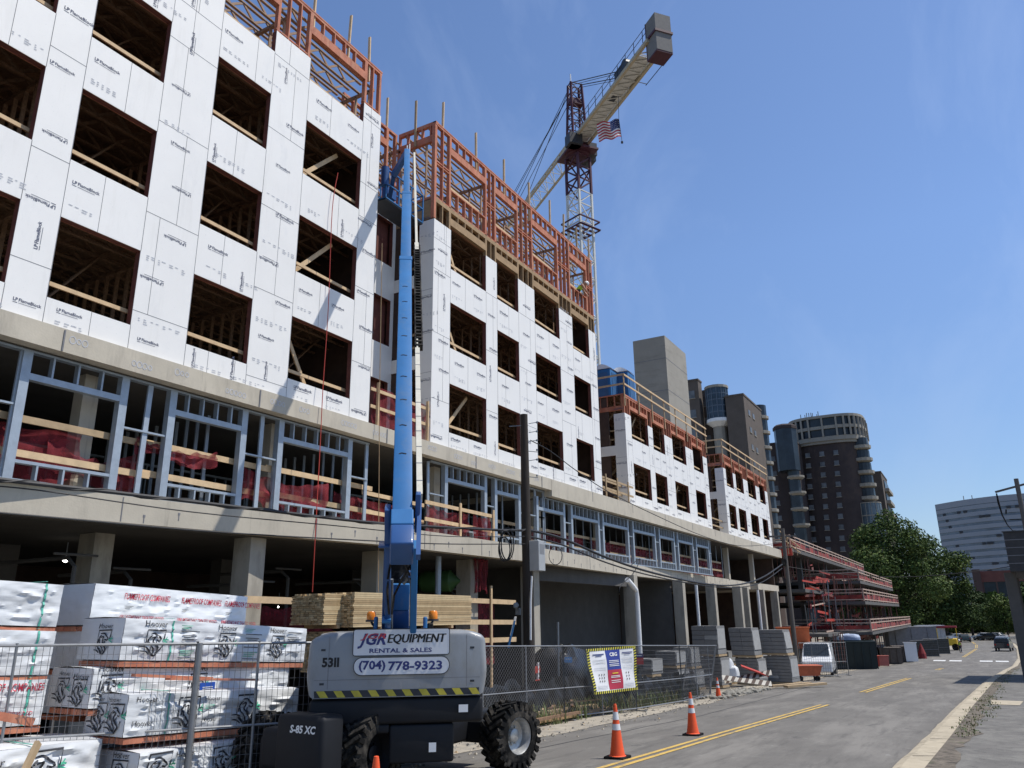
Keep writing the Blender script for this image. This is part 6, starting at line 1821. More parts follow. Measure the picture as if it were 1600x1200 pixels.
sc = thing('shoring', 'rusty props and red bars shoring the top deck of the unfinished frame', 'shoring', (-14, 95, gz(-14, 95)), 'shoring under the unfinished decks')
sc2 = thing('shoring', 'rusty props packed under the middle decks of the unfinished frame', 'shoring', (-11.5, 105, gz(-12, 105)), 'shoring under the unfinished decks')
sc3 = thing('shoring', 'rusty props and bars at ground level under the unfinished frame', 'shoring', (-10.5, 100, gz(-11, 100)), 'shoring under the unfinished decks')
SCS = (sc, sc2, sc3)
proto = shm.build('prop', None, None, loc=(0, 0, 0)); proto.parent = sc
spots = [(-11.6 + rr.uniform(-3, .8), rr.uniform(85, 127), 1.2) for i in range(50)] + [(-12.2 + rr.uniform(-2.5, .8), rr.uniform(76, 128), -4.3) for i in range(60)] + [(-14.6 + rr.uniform(-3, .2), rr.uniform(77, 129), 3.3) for i in range(42)] + [(-11.2 + rr.uniform(-2.5, .5), rr.uniform(86, 125), .8) for i in range(28)] + [(-10.4 + rr.uniform(-2.5, .6), rr.uniform(78, 126), -1.45) for i in range(28)]
for i, (x, y, z) in enumerate(spots):
    o = proto if i == 0 else proto.copy()
    if i: COL.objects.link(o)
    pa = sc if z > 2 else (sc2 if z > .5 else sc3); o.parent = pa
    o.location = Vector((x, y, z)) - pa.location; o.rotation_euler = (rr.uniform(-.03, .03), rr.uniform(-.03, .03), 0)
for i in range(120):
    sc = SCS[i % 3]; y = rr.uniform(76, 118); x = -13.2 + rr.uniform(-1.8, 2.0) * (1 if y > 84 else .4); z = rr.uniform(-3.6, 4.6); m = MB().use(rr.choice((PKR, RED, NETR, RAILW, REDD))); m.bar((x, y, z), (x + rr.uniform(-.5, .5), y + rr.uniform(2, 6), z + rr.uniform(-.3, .3)), .06, rr.uniform(.08, .35)); m.build('ledger_bar', None, sc)
for i in range(60):
    sc = SCS[i % 3]; y = rr.uniform(76, 112); x = -13 + rr.uniform(-1, 1); m = MB().use(rr.choice((PKR, REDD, STEELD))); z = rr.uniform(-4.2, .5); m.bar((x, y, z), (x + rr.uniform(-.2, .2), y + rr.uniform(-1, 1), z + rr.uniform(2, 4)), .07); m.build('upright_bar', None, sc)
# stair flight between the last white block and the frame
m = MB().use(PINE2)
for k in range(2): m.bar((-14.8, 74.6, 6.8 + .5 * k), (-14.0, 79, 5.6 + .5 * k), .06, .1)
for k in range(4): m.bar((-14.7 + .2 * k, 75 + k, 5.3), (-14.7 + .2 * k, 75 + k, 7.1 - .25 * k), .06)
m.build('stair_rail', None, sk)

# --- blue portable toilets on the roof of the first low block
for px, y, x, lab in ((946, 41.5, None, 'blue portable toilet on the low block roof, left of two'), (973, 42.6, None, 'blue portable toilet on the low block roof, right of two')):
    q = aty(px, 600, y); x = q.x; z = 12.05; rt = thing('portable_toilet', lab, 'portable toilet', (x, y, z), 'blue portable toilets on the roof')
    m = MB().use(BLUE); rbox(m, (x, y, z + 1.05), (1, 0, 0), (0, 1, 0), UP, 1.15, 1.15, 2.05, .05); m.build('cabin', None, rt, smooth=True)
    m = MB().use(mat('dark_blue_plastic', (.04, .12, .26), .5)); m.box(x + .575, x + .60, y - .38, y + .38, z + .12, z + 1.85); m.box(x - .4, x + .4, y - .60, y - .575, z + .12, z + 1.85); m.build('door', None, rt)
    m = MB().use(WHITE); m.grid(lambda u, v: Vector((x - .62 + 1.24 * u, y - .62 + 1.24 * v, z + 2.07 + .3 * math.sin(math.pi * u))), 10, 3); m.add([(x - .62 + 1.24 * i / 10, y - .62, z + 2.07 + .3 * math.sin(math.pi * i / 10)) for i in range(11)], [tuple(range(11))]); m.build('roof', None, rt, smooth=True)
    m = MB().use(STEELD); m.tube([(x - .35, y + .3, z + 2.1), (x - .35, y + .3, z + 2.6)], .04, 8); m.build('vent_pipe', None, rt)
# lit site lamps in the garage
for px, py, x, lab in ((103, 871, -19.0, 'small lit white lamp under the garage ceiling at the left'), (435, 946, -20, 'tiny lit lamp deep in the garage left of the bare lumber')):
    q = atx(px, py, x); lm = thing('site_lamp', lab, 'lamp', q)
    e = bpy.data.materials.new('lit_lamp_' + str(px)); e.use_nodes = True; b = e.node_tree.nodes['Principled BSDF']; b.inputs['Emission Color'].default_value = (1, .97, .9, 1); b.inputs['Emission Strength'].default_value = 6
    m = MB().use(e); k_ = 1.0 if px < 200 else .4; m.lathe(q - UP * .05, UP, [(-.07 * k_, .01), (-.05 * k_, .05 * k_), (0, .07 * k_), (.06 * k_, .05 * k_), (.08 * k_, .01)], 12); m.build('bulb', None, lm, smooth=True)
    m = MB().use(STEELD); m.tube([q + UP * .04, q + UP * (1.9 - q.z if px < 200 else .4)], .015, 6); m.build('cord', None, lm)
# green tank behind the bare lumber
q = aty(680, 908, 23); m = MB().use(mat('dark_green_tank', (.05, .12, .04), .5, var=.2)); m.lathe((q.x - .6, 23, q.z), (1, .3, 0), [(-.1, .05), (0, .3), (.15, .38), (1.1, .38), (1.25, .2), (1.45, .03)], 18); tag(m.build('green_tank', None, None, smooth=True), 'dark green tank in the garage shade just right of the boom', 'tank')

# --- people
SKIN = mat('skin', (.38, .21, .14), .6, var=.06)
HIVIS = mat('high_visibility_yellow', (.45, .68, .05), .6, var=.08)
DENIM = mat('dark_work_trousers', (.03, .04, .06), .8, var=.2)
def person(label, base, pose, hat=True, scale=1.0, yaw=0.0):
    """one skinned body over a joint skeleton; vest, trousers, helmet as parts"""
    root = thing('person', label, 'person', base)
    c, s = math.cos(yaw), math.sin(yaw)
    def W(p): return Vector((c * p[0] - s * p[1], s * p[0] + c * p[1], p[2])) * scale
    J = pose
    def skin(name, chain, radii, material, sub=1):
        names = []; edges = []
        for a, b in chain:
            for k in (a, b):
                if k not in names: names.append(k)
            edges.append((names.index(a), names.index(b)))
        me = bpy.data.meshes.new(name); me.from_pydata([W(J[n]) for n in names], edges, []); me.update()
        o = bpy.data.objects.new(name, me); COL.objects.link(o); o.parent = root
        mo = o.modifiers.new('skin', 'SKIN')
        for i, n in enumerate(names):
            r_ = radii.get(n, .05) * scale; me.skin_vertices[0].data[i].radius = (r_, r_)
        me.skin_vertices[0].data[0].use_root = True
        sb = o.modifiers.new('sub', 'SUBSURF'); sb.levels = sub; sb.render_levels = sub
        me.materials.append(material); return o
    rad = dict(pelvis=.13, waist=.12, chest=.15, neck=.055, head0=.07, head=.10, headt=.06, shL=.07, shR=.07, elL=.045, elR=.045, wrL=.032, wrR=.032, haL=.035, haR=.035, hiL=.095, hiR=.095, knL=.06, knR=.06, anL=.042, anR=.042, toL=.04, toR=.04)
    body = [('pelvis', 'waist'), ('waist', 'chest'), ('chest', 'neck'), ('neck', 'head0'), ('head0', 'head'), ('head', 'headt'), ('chest', 'shL'), ('shL', 'elL'), ('elL', 'wrL'), ('wrL', 'haL'), ('chest', 'shR'), ('shR', 'elR'), ('elR', 'wrR'), ('wrR', 'haR'),
            ('pelvis', 'hiL'), ('hiL', 'knL'), ('knL', 'anL'), ('anL', 'toL'), ('pelvis', 'hiR'), ('hiR', 'knR'), ('knR', 'anR'), ('anR', 'toR')]
    skin('body', body, rad, SKIN)
    f = 1.18
    skin('vest', [('pelvis', 'waist'), ('waist', 'chest'), ('chest', 'shL'), ('chest', 'shR')], {k: v * f for k, v in rad.items()}, HIVIS)
    skin('trousers', [('pelvis', 'hiL'), ('hiL', 'knL'), ('knL', 'anL'), ('pelvis', 'hiR'), ('hiR', 'knR'), ('knR', 'anR')], {k: v * 1.22 for k, v in rad.items()}, DENIM)
    if hat:
        h = Vector(base) + W(J['headt']); up_ = (W(J['headt']) - W(J['head0'])).normalized()
        m = MB().use(WHITE); m.lathe(h - up_ * .09 * scale, up_, [(0, .16 * scale), (.01, .13 * scale), (.07 * scale, .125 * scale), (.13 * scale, .08 * scale), (.15 * scale, .01)], 16); m.build('helmet', None, root, smooth=True)
    return root
STAND = dict(pelvis=(0, 0, .95), waist=(0, 0, 1.12), chest=(0, .01, 1.36), neck=(0, 0, 1.50), head0=(0, .02, 1.58), head=(0, .03, 1.67), headt=(0, .02, 1.76), shL=(-.19, 0, 1.42), elL=(-.25, .0, 1.14), wrL=(-.24, .1, .9), haL=(-.24, .13, .8), shR=(.19, 0, 1.42), elR=(.25, 0, 1.14), wrR=(.24, .1, .9), haR=(.24, .13, .8),
             hiL=(-.1, 0, .9), knL=(-.11, .03, .5), anL=(-.12, 0, .09), toL=(-.13, .16, .04), hiR=(.1, 0, .9), knR=(.12, .08, .5), anR=(.13, -.05, .09), toR=(.14, .1, .04))
BEND = dict(STAND); BEND.update(waist=(0, .08, 1.08), chest=(0, .26, 1.24), neck=(0, .37, 1.32), head0=(0, .43, 1.36), head=(0, .50, 1.40), headt=(0, .57, 1.46), shL=(-.18, .28, 1.28), elL=(-.22, .42, 1.02), wrL=(-.16, .55, .82), haL=(-.14, .6, .74), shR=(.18, .28, 1.28), elR=(.24, .40, 1.02), wrR=(.18, .55, .84), haR=(.16, .6, .76))
xw = -15.65; q = atx(906, 448, xw)
person('worker in a lime vest and white helmet leaning out of a top storey opening', (-15.45, 33.75, 15.06), BEND, yaw=-math.pi / 2 + .5)
x_ = x_on(1502, 128, -5.4)
person('worker in a lime vest standing on the road far away by the yellow machine', (x_, 128, gz(x_, 128)), STAND, hat=True, yaw=2.5)

# ================================================================== TOWER CRANE
CRM = mat('maroon_crane_paint', (.07, .018, .03), .55, var=.2)
CRW = mat('white_crane_paint', (.62, .62, .58), .5, var=.1)
CRT_ = mat('cream_crane_paint', (.46, .40, .28), .55, var=.15)
jd = ray(330, 958); jd.z = 0; jd.normalize(); js = Vector((jd.y, -jd.x, 0))
def z_on(py, x, y, lo=-10.0, hi=120.0):
    for _ in range(60):
        mm = (lo + hi) / 2
        if proj((x, y, mm))[1] > py: lo = mm
        else: hi = mm
    return lo
MT = dep(902, 232, 80); base_z = gz(-24, 64)
cax = dep(905, 300, 79); CX, CY = MT.x, MT.y
cr_ = thing('tower_crane', 'tower crane with white mast, maroon head and long cream jib above the red framing', 'tower crane', (CX, CY, base_z))
def C(f, s, z): return Vector((CX, CY, 0)) + jd * f + js * s + UP * z
hw_ = .86; am = math.atan2(CY, CX) + math.pi / 4
ma, mb_ = Vector((math.cos(am), math.sin(am), 0)), Vector((-math.sin(am), math.cos(am), 0))
LG4 = [ma * i * hw_ + mb_ * j * hw_ for i, j in ((-1, -1), (1, -1), (1, 1), (-1, 1))]
def lattice(name, z0, z1, matl, step, leg=.16, br=.07, hz=True):
    m = MB().use(matl); b = Vector((CX, CY, 0))
    for l in LG4: m.bar(b + l + UP * z0, b + l + UP * z1, leg, up=ma)
    z = z0; k = 0
    while z < z1 - .1:
        z2 = min(z + step, z1)
        for i in range(4):
            p, q = LG4[i], LG4[(i + 1) % 4]
            if k % 2: p, q = q, p
            m.bar(b + p + UP * z, b + q + UP * z2, br)
            if hz: m.bar(b + p + UP * z2, b + q + UP * z2, br)
        z = z2; k += 1
    return m.build(name, None, cr_)
zs_ = MT.z - 1.2; zr = zs_ - 4.2
lattice('mast', base_z, zr, CRW, 2.0, .20, .09); lattice('slewing_mast_section', zr, zs_, CRM, 1.4, .22, .12)
m = MB().use(CRM)
for z, s in ((zr - 3.2 - 5.2, 2.1),):
    zc = z_on(362, CX, CY)
    for k in (0, .9): 
        P = [C(0, 0, zc + k) + ma * i * 1.35 + mb_ * j * 1.35 for i, j in ((-1, -1), (1, -1), (1, 1), (-1, 1))]
        for i in range(4): m.bar(P[i], P[(i + 1) % 4], .12)
    for i in range(5): m.bar(C(0, 0, zc) + ma * (-1.35 + .675 * i) - mb_ * 1.35, C(0, 0, zc) + ma * (-1.35 + .675 * i) + mb_ * 1.35, .3, .05)
m.build('collar_platform', None, cr_)
m = MB().use(CRM); m.lathe(C(0, 0, zs_), UP, [(0, .9), (.2, 1.25), (.7, 1.25), (.9, 1.0), (1.3, 1.0)], 20); m.obox(C(0, 0, zs_ + .4), jd, js, UP, 3.6, 3.0, .2); m.use(DKGREY); m.obox(C(.3, 1.2, zs_ + 1.0), jd, js, UP, 2.2, 1.3, 1.4); m.obox(C(-1.5, -1.1, zs_ + .9), jd, js, UP, 1.2, 1.4, 1.2); m.build('slewing_platform', None, cr_, smooth=True)
m = MB().use(GLASS); m.obox(C(1.2, 1.75, zs_ + 1.4), jd, js, UP, 1.5, 1.2, 1.8); m.build('cab', None, cr_)
zt0 = MT.z; zt1 = z_on(133, CX, CY)
m = MB().use(CRM)
T0 = [C(f, s, zt0) for f, s in ((-.8, -.8), (.8, -.8), (.8, .8), (-.8, .8))]; T1 = [C(f, s, zt1) for f, s in ((-.35, -.62), (.35, -.62), (.35, .62), (-.35, .62))]
for a, b in zip(T0, T1): m.bar(a, b, .2)
n = 6
for k in range(n):
    A = [a.lerp(b, k / n) for a, b in zip(T0, T1)]; B = [a.lerp(b, (k + 1) / n) for a, b in zip(T0, T1)]
    for i in range(4): m.bar(A[i], B[(i + 1) % 4], .07); m.bar(B[i], B[(i + 1) % 4], .08)
m.obox(C(0, 0, lerp(zt0, zt1, .72)), jd, js, UP, .9, 1.5, .5); m.build('tower_head', None, cr_)
# counter jib towards the camera, main jib away
lo, hi = 5, 40
for _ in range(50):
    mm = (lo + hi) / 2
    if proj(C(-mm, 0, MT.z + .6))[0] < 1026: lo = mm
    else: hi = mm
LC = lo
m = MB().use(CRT_); zj = MT.z + .3
for s in (-.85, .85): m.bar(C(1.5, s, zj), C(-LC, s, zj), .26, .34)
m.build('counter_jib', None, cr_)
m = MB().use(CRW); k = 0; f = -1.0
while f > -LC + .5:
    m.bar(C(f, -.8, zj), C(f - 1.1, .8, zj), .08); m.bar(C(f, .8, zj), C(f, -.8, zj), .07); f -= 1.1
m.obox(C(-LC * .45, 0, zj + .1), jd, js, UP, LC * .85, 1.3, .05); m.build('jib_walkway', None, cr_)
m = MB().use(DKGREY); f = -2
while f > -LC: m.bar(C(f, -1.1, zj), C(f, -1.1, zj + 1.2), .05); f -= 1.5
for z in (.6, 1.2): m.bar(C(-2, -1.1, zj + z), C(-LC, -1.1, zj + z), .04)
for f in (-LC + 5, -LC + 2): m.bar(C(f, 1.0, zj), C(f, 1.9, zj), .05)
m.bar(C(-LC + 5.2, 1.9, zj), C(-LC + 1.5, 1.9, zj), .05); m.build('walkway_rail', None, cr_)
m = MB().use(DKGREY); m.lathe(C(-LC + 4.4, -.8, zj + .9), js, [(0, .55), (1.6, .55)], 16); m.obox(C(-LC + 5.3, 0, zj + .7), jd, js, UP, 1.6, 1.6, 1.1); m.obox(C(-LC * .5, 0, zj + .3), jd, js, UP, .8, .5, .6); m.build('winch', None, cr_)
m = MB().use(mat('grey_ballast_concrete', (.20, .19, .18), .85, var=.1)); zc0, zc1 = -1.7, 2.0
for i in range(2): m.obox(C(-LC - .35, 0, zj + lerp(zc0, zc1, .25 + .5 * i)), jd, js, UP, 1.5, 1.5, (zc1 - zc0) / 2 - .06)
m.use(CRM); m.obox(C(-LC + .45, 0, zj + (zc0 + zc1) / 2), jd, js, UP, .1, 1.54, zc1 - zc0); m.obox(C(-LC - .35, 0, zj + .2), jd, js, UP, 1.7, 1.7, .22); m.obox(C(-LC - .3, 0, zj + zc0 - .06), jd, js, UP, 1.55, 1.55, .12)
m.build('counterweight', None, cr_)
m = MB().use(CRT_); LJ = 48
for s in (-.8, .8): m.bar(C(1, s, zj), C(LJ, s, zj), .2)
m.bar(C(1.5, 0, zj + 1.7), C(LJ, 0, zj + 1.3), .18); f = 1.5; k = 0
m.use(CRW)
while f < LJ - 2:
    for s in (-.8, .8): m.bar(C(f, s, zj), C(f + 1.0, 0, zj + 1.6), .07); m.bar(C(f + 1.0, 0, zj + 1.6), C(f + 2, s, zj), .07)
    m.bar(C(f, -.8, zj), C(f + 2, .8, zj), .07); m.bar(C(f, .8, zj), C(f, -.8, zj), .06); f += 2
m.build('jib', None, cr_)
for s in (-.55, .55):
    m = MB().use(CABLE); m.tube([C(-.2, s, zt1), C(-LC + 4.5, s * 1.4, zj + .4)], .05, 5); m.tube([C(-.2, s, zt1 - .3), C(-LC + 4.5, s * 1.4, zj + .2)], .03, 5); m.build('pendant', None, cr_)
for f, s in ((14, -.1), (24, -.1), (24, .1), (36, 0), (42, 0)):
    m = MB().use(CABLE); m.tube([C(.2, s * 4, zt1), C(f, s, zj + 1.6)], .035, 5); m.build('pendant', None, cr_)
m = MB().use(WHITE); m.bar(C(-.3, -.6, zt1), C(-.3, -.6, zt1 + 1.0), .1); m.build('beacon_mast', None, cr_)
# flag hung below the counter jib
fd = 66.0
fa, fb2, fcn = dep(967, 186, fd), dep(971, 214, fd), dep(936, 219, fd)
def flag(u, v):   # u away from the hoist, v down
    p = fa.lerp(fb2, v) + (fcn - fb2) * u + UP * (-.1 * u) + (fa - dep(967, 186, fd - 1)).normalized() * (.25 * math.sin(u * 9 + v * 2)) + UP * .10 * math.sin(u * 11)
    return p
fl_ = thing('flag', 'striped red, white and blue flag flying under the crane counter jib', 'flag', fa)
fm = MB(); FR_ = mat('flag_red', (.45, .03, .05), .7, var=.05); FW = mat('flag_white', (.75, .75, .74), .7, var=.03); FBL = mat('flag_blue', (.02, .03, .14), .7, var=.05)
for i in range(13):
    fm.use(FR_ if i % 2 == 0 else FW); u0 = .42 if i < 7 else 0
    fm.grid(lambda u, v: flag(lerp(u0, 1, u), (i + v) / 13), 14, 1)
fm.use(FBL); fm.grid(lambda u, v: flag(.42 * u, 7 / 13 * v), 8, 5)
fm.build('cloth', None, fl_, recalc=False)
m = MB().use(FW)
nrm_ = (Vector((0, 0, 0)) - fa).normalized() * .03
for r_ in range(5):
    for c_ in range(6): 
        p = flag(.04 + .068 * c_, (.6 + 1.35 * r_) / 13) + nrm_; m.obox(p, cr, cd, cf, .045, .045, .01)
m.build('stars', None, fl_, recalc=False)
m = MB().use(CABLE); m.tube([dep(966, 150, fd), fa, fb2, dep(972, 222, fd)], .02, 5); m.lathe(dep(972, 222, fd), UP, [(-.15, .02), (-.1, .1), (.05, .1), (.1, .02)], 8); m.build('halyard', None, fl_)

# ================================================================== SHAFT AND FAR BUILDINGS
k0 = atx(1038, 524, -24); xl = x_on(989, k0.y, k0.z - .3); yr = y_on(1071, -24, k0.z)
m = MB().use(mat('board_marked_concrete', (.30, .28, .24), .9, var=.10, scale=.5, bump=.1)); m.box(xl, -24, k0.y, yr, 4, k0.z)
layer(MATS['board_marked_concrete'], (.19, .175, .15), .52, .75, .8, (.4, .4, 2.5), .7)
sh_ = thing('concrete_shaft', 'plain grey concrete lift shaft rising above the first low block', 'lift shaft', ((xl - 24) / 2, (k0.y + yr) / 2, 4)); m.build('shaft', None, sh_)
m = MB().use(SEAM)
for i in range(1, 7): z = 5 + i * 3.4; m.box(-24, -23.99, k0.y, yr, z, z + .06); m.box(xl, -24, k0.y - .01, k0.y, z, z + .06)
m.build('pour_joint', None, sh_)
BRK = mat('brown_brick', (.11, .09, .075), .9, var=.15, scale=.4)
BRKD = mat('dark_brown_brick', (.055, .042, .04), .9, var=.15, scale=.4)
PREC = mat('pale_precast_concrete', (.30, .275, .23), .85, var=.08, scale=.5)
layer(BRKD, (.075, .055, .048), .50, .54, .06, (1, 1, .6), .9)
WINP = mat('pale_tower_window', (.13, .14, .15), .4, var=.6, scale=.35)  # mottled pale grey for the tower windows
def bwindows(root, rows, fn, w_, h_, matf=PREC):
    for (u, z) in rows:
        p, ax, nn = fn(u, z)
        m = MB().use(WINP); m.obox(p + nn * .05, ax, nn, UP, w_, .1, h_); f = m.build('window', None, root)
        m = MB().use(matf); m.obox(p + nn * .06 - UP * (h_ / 2 + .1), ax, nn, UP, w_ + .3, .2, .18); m.build('sill', None, f)
def tower_box(name, label, px, pyt, d, wl, dy, material, zb=-8, roof=True):
    """corner at the given picture point; left face runs wl metres to the left, right face dy metres back"""
    c = dep(px, pyt, d)
    root = thing(name, label, 'apartment tower', (c.x - wl / 2, c.y + dy / 2, zb), 'far brown apartment towers')
    m = MB().use(material); m.box(c.x - wl, c.x, c.y, c.y + dy, zb, c.z); m.build('wall', None, root)
    m = MB().use(material); m.box(c.x - wl - .15, c.x + .15, c.y - .15, c.y + dy + .15, c.z, c.z + .5); m.build('parapet', None, root)
    return root, c
def px_w(px0, px1, d): return (px1 - px0) * d / FPX
r1, c = tower_box('apartment_tower', 'brown brick tower wing directly right of the concrete shaft', 1090, 594, 222, 9, 3.5, BRK)
bwindows(r1, [(u, c.z - 4 - 5.6 * k) for k in range(4) for u in (-2.5,)], lambda u, z: (Vector((c.x + u, c.y, z)), Vector((1, 0, 0)), Vector((0, -1, 0))), 2.6, 2.2)
r2, c2 = tower_box('apartment_tower', 'brown brick tower wing behind the blue glass turret', 1108, 611, 226, 8, 14, BRK)
bwindows(r2, [(-1.6, c2.z - 3.5 - 5.2 * k) for k in range(3)], lambda u, z: (Vector((c2.x + u, c2.y, z)), Vector((1, 0, 0)), Vector((0, -1, 0))), 1.8, 1.8)
r3, c3 = tower_box('apartment_tower', 'narrow brown tower wing right of the blue glass turret', 1147, 620, 224, 5, 6, BRK)
r4, c4 = tower_box('apartment_tower', 'tall brown brick tower with stacked balconies on its right edge', 1161, 617, 214, 5, 26, BRK)
bwindows(r4, [(5 + 0 * k, c4.z - 4 - 4.9 * k) for k in range(9)] + [(10, c4.z - 4 - 4.9 * k) for k in range(9)], lambda u, z: (Vector((c4.x, c4.y + u, z)), Vector((0, 1, 0)), Vector((1, 0, 0))), 2.2, 1.5)
for k in range(10):
    z = c4.z - 1.2 - 4.6 * k; m = MB().use(PREC); yb = c4.y + 26
    m.lathe((c4.x - 1.2, yb - 3, z - .5), UP, [(-.7, 1.8), (-.4, 2.8), (.4, 2.8), (.45, 2.7)], 12); m.build('balcony', None, r4)
    m = MB().use(GLASS); m.lathe((c4.x - 1.2, yb - 3, z + .1), UP, [(0, 2.3), (3.2, 2.3)], 12); m.build('bay_window', None, r4)
# blue glass turret
tc_ = dep(1122, 640, 219); rt_ = px_w(1105, 1139, 219) / 2
tu = thing('glass_turret', 'blue glass turret on a white base between the brown tower wings', 'tower bay', (tc_.x, tc_.y, 0))
zt_t, zb_t = dep(1122, 606, 219).z, dep(1122, 657, 219).z
m = MB().use(mat('blue_turret_glass', (.022, .042, .065), .3, var=.5, scale=.5, spec=.5)); m.lathe((tc_.x, tc_.y, zb_t), UP, [(0, rt_), (zt_t - zb_t, rt_)], 14); m.build('glass', None, tu)
m = MB().use(mat('turret_frame', (.10, .13, .17), .5))
for z in [lerp(zb_t, zt_t, i / 5) for i in range(6)]: m.lathe((tc_.x, tc_.y, z - .12), UP, [(0, rt_ + .1), (.24, rt_ + .1)], 14)
for i in range(14): a = 2 * math.pi * i / 14; m.bar((tc_.x + rt_ * math.cos(a), tc_.y + rt_ * math.sin(a), zb_t), (tc_.x + rt_ * math.cos(a), tc_.y + rt_ * math.sin(a), zt_t), .2)
m.build('frame', None, tu)
m = MB().use(WHITE); m.lathe((tc_.x, tc_.y, zb_t - 2.2), UP, [(0, rt_ * .6), (1.2, rt_ * 1.12), (2.1, rt_ * 1.12), (2.2, rt_)], 14); m.build('base', None, tu)
m = MB().use(PREC); m.lathe((tc_.x, tc_.y, zt_t), UP, [(0, rt_ * 1.08), (.7, rt_ * 1.08), (.8, rt_ * .5), (1.2, .3)], 14); m.lathe((tc_.x, tc_.y, -8), UP, [(0, rt_ * .6), (zb_t + 6, rt_ * .6)], 12); m.build('cap', None, tu)
# big round topped dark tower
RD = 268
rc = dep(1283, 650, RD); rr_ = px_w(1242, 1346, RD) / 2
zt = rc.z; zl_ = dep(1296, 692, RD).z
rt = thing('round_tower', 'big dark brick tower with a pale round crown of two window rows', 'apartment tower', (rc.x, rc.y + rr_, -8), 'far brown apartment towers')
cx_, cy_ = rc.x, rc.y + rr_
def rfoot(r_, n=40, p=3.2):
    out = []
    for i in range(n):
        a = 2 * math.pi * i / n; ca, sa = math.cos(a), math.sin(a)
        out.append((cx_ + r_ * math.copysign(abs(ca) ** (2 / p), ca), cy_ + r_ * math.copysign(abs(sa) ** (2 / p), sa)))
    return out
m = MB().use(BRKD); m.prism(rfoot(rr_), -8, zl_); m.build('wall', None, rt)
m = MB().use(GLASS); m.prism(rfoot(rr_ * 1.03), zl_, zt - .8); m.build('crown_glazing', None, rt)
F1 = rfoot(rr_ * 1.09, 32)
m = MB().use(PREC); hh = (zt - zl_)
for za, zb_ in ((0, .16), (.46, .58), (.9, 1.0)): m.prism(F1, zl_ + hh * za, zl_ + hh * zb_)
m.prism(rfoot(rr_ * 1.05, 32), zl_ - .9, zl_ - .01)
for i in range(0, 32):
    p = F1[i]; m.bar((p[0], p[1], zl_ + hh * .16), (p[0], p[1], zl_ + hh * .9), .55, .5)
m.build('crown_frame', None, rt)
m = MB().use(PREC); m.box(cx_ - 8, cx_ - 1, cy_ - 5, cy_ + 2, zt - .5, zt + 1.2); m.build('roof_plant', None, rt)
rnd = random.Random(6); m = MB().use(STEELD)
for i in range(9): x = cx_ - 8 + rnd.uniform(0, 7.5); m.bar((x, cy_ - 3, zt + 1), (x, cy_ - 3, zt + rnd.uniform(1.8, 4.2)), .25)
m.build('antenna', None, rt)
ff = lambda u, z: (Vector((x_on(u, cy_ - rr_, z), cy_ - rr_ - .02, z)), Vector((1, 0, 0)), Vector((0, -1, 0)))
bwindows(rt, [(u, zl_ - 4.2 - 3.55 * k) for k in range(14) for u in (1262 + k * 1.2, 1284 + k * 1.2, 1306 + k * 1.2)], ff, 1.5, 1.5)
# balconies and glass bay on its right edge
bx, by = cx_ + rr_ * .93, cy_ - rr_ * .62
for k in range(5):
    z = zl_ - 2.4 - 4.3 * k; m = MB().use(PREC); m.lathe((bx, by, z), UP, [(-1.3, 1.9), (-.8, 3.1), (.2, 3.15), (.25, 2.9)], 12); b = m.build('balcony', None, rt)
    m = MB().use(GLASS); m.lathe((bx, by, z + .4), UP, [(0, 2.4), (2.4, 2.4)], 12); m.build('pane', None, b)
m = MB().use(mat('pale_bay_glass', (.09, .125, .15), .25, var=.4, scale=.4, spec=.6)); zg = zl_ - 2.4 - 4.3 * 4 - 2; m.lathe((bx, by, -8), UP, [(0, 4.6), (zg + 8, 3.6)], 14); m.build('glass_bay', None, rt)
m = MB().use(PREC)
for k in range(9): m.lathe((bx, by, zg - 4.2 * k), UP, [(-.15, 3.75 + .08 * k), (.15, 3.75 + .08 * k)], 14)
for i in range(14): a = 2 * math.pi * i / 14; m.bar((bx + 3.65 * math.cos(a), by + 3.65 * math.sin(a), zg), (bx + 4.65 * math.cos(a), by + 4.65 * math.sin(a), -8), .14)
m.build('bay_frame', None, rt)
r5, c5 = tower_box('apartment_tower', 'dark brick wing left of the round crowned tower, with a glass corner', 1243, 690, 262, 9.5, 10, BRKD)
tl = dep(1226, 672, 261); m = MB().use(GLASS); m.lathe((tl.x, tl.y, tl.z - 14), UP, [(0, 3.6), (14, 3.6)], 8); m.use(BRKD); m.lathe((tl.x, tl.y, tl.z), UP, [(0, 3.9), (1, 3.9), (1.6, 3.0)], 8); m.use(GLASS); m.lathe((tl.x + 1.2, tl.y, -8), UP, [(0, 1.9), (tl.z - 6, 1.9)], 8); m.build('corner_bay', None, r5)
for k in range(4):
    m = MB().use(PREC); m.lathe((tl.x + 1.8, tl.y - .2, tl.z - 17 - 5.2 * k), UP, [(0, 2.0), (.6, 2.7), (1.2, 2.7)], 10); m.build('balcony', None, r5)
bwindows(r5, [(u, c5.z - 5 - 5 * k) for k in range(7) for u in (-7.8,)], lambda u, z: (Vector((c5.x + u, c5.y, z)), Vector((1, 0, 0)), Vector((0, -1, 0))), 1.2, 1.5)
r6, c6 = tower_box('apartment_tower', 'low brown wing right of the round crowned tower, with open balconies', 1376, 738, 282, 4, 22, BRK)
for k in range(4):
    m = MB().use(PREC); z = c6.z - 5 - 4.4 * k; m.box(c6.x, c6.x + 1.5, c6.y + 6, c6.y + 22, z - 1.2, z); b = m.build('balcony', None, r6)
    m = MB().use(GLASS); m.box(c6.x + .02, c6.x + .3, c6.y + 6.5, c6.y + 21.5, z + .05, z + 3.0); m.build('pane', None, b)
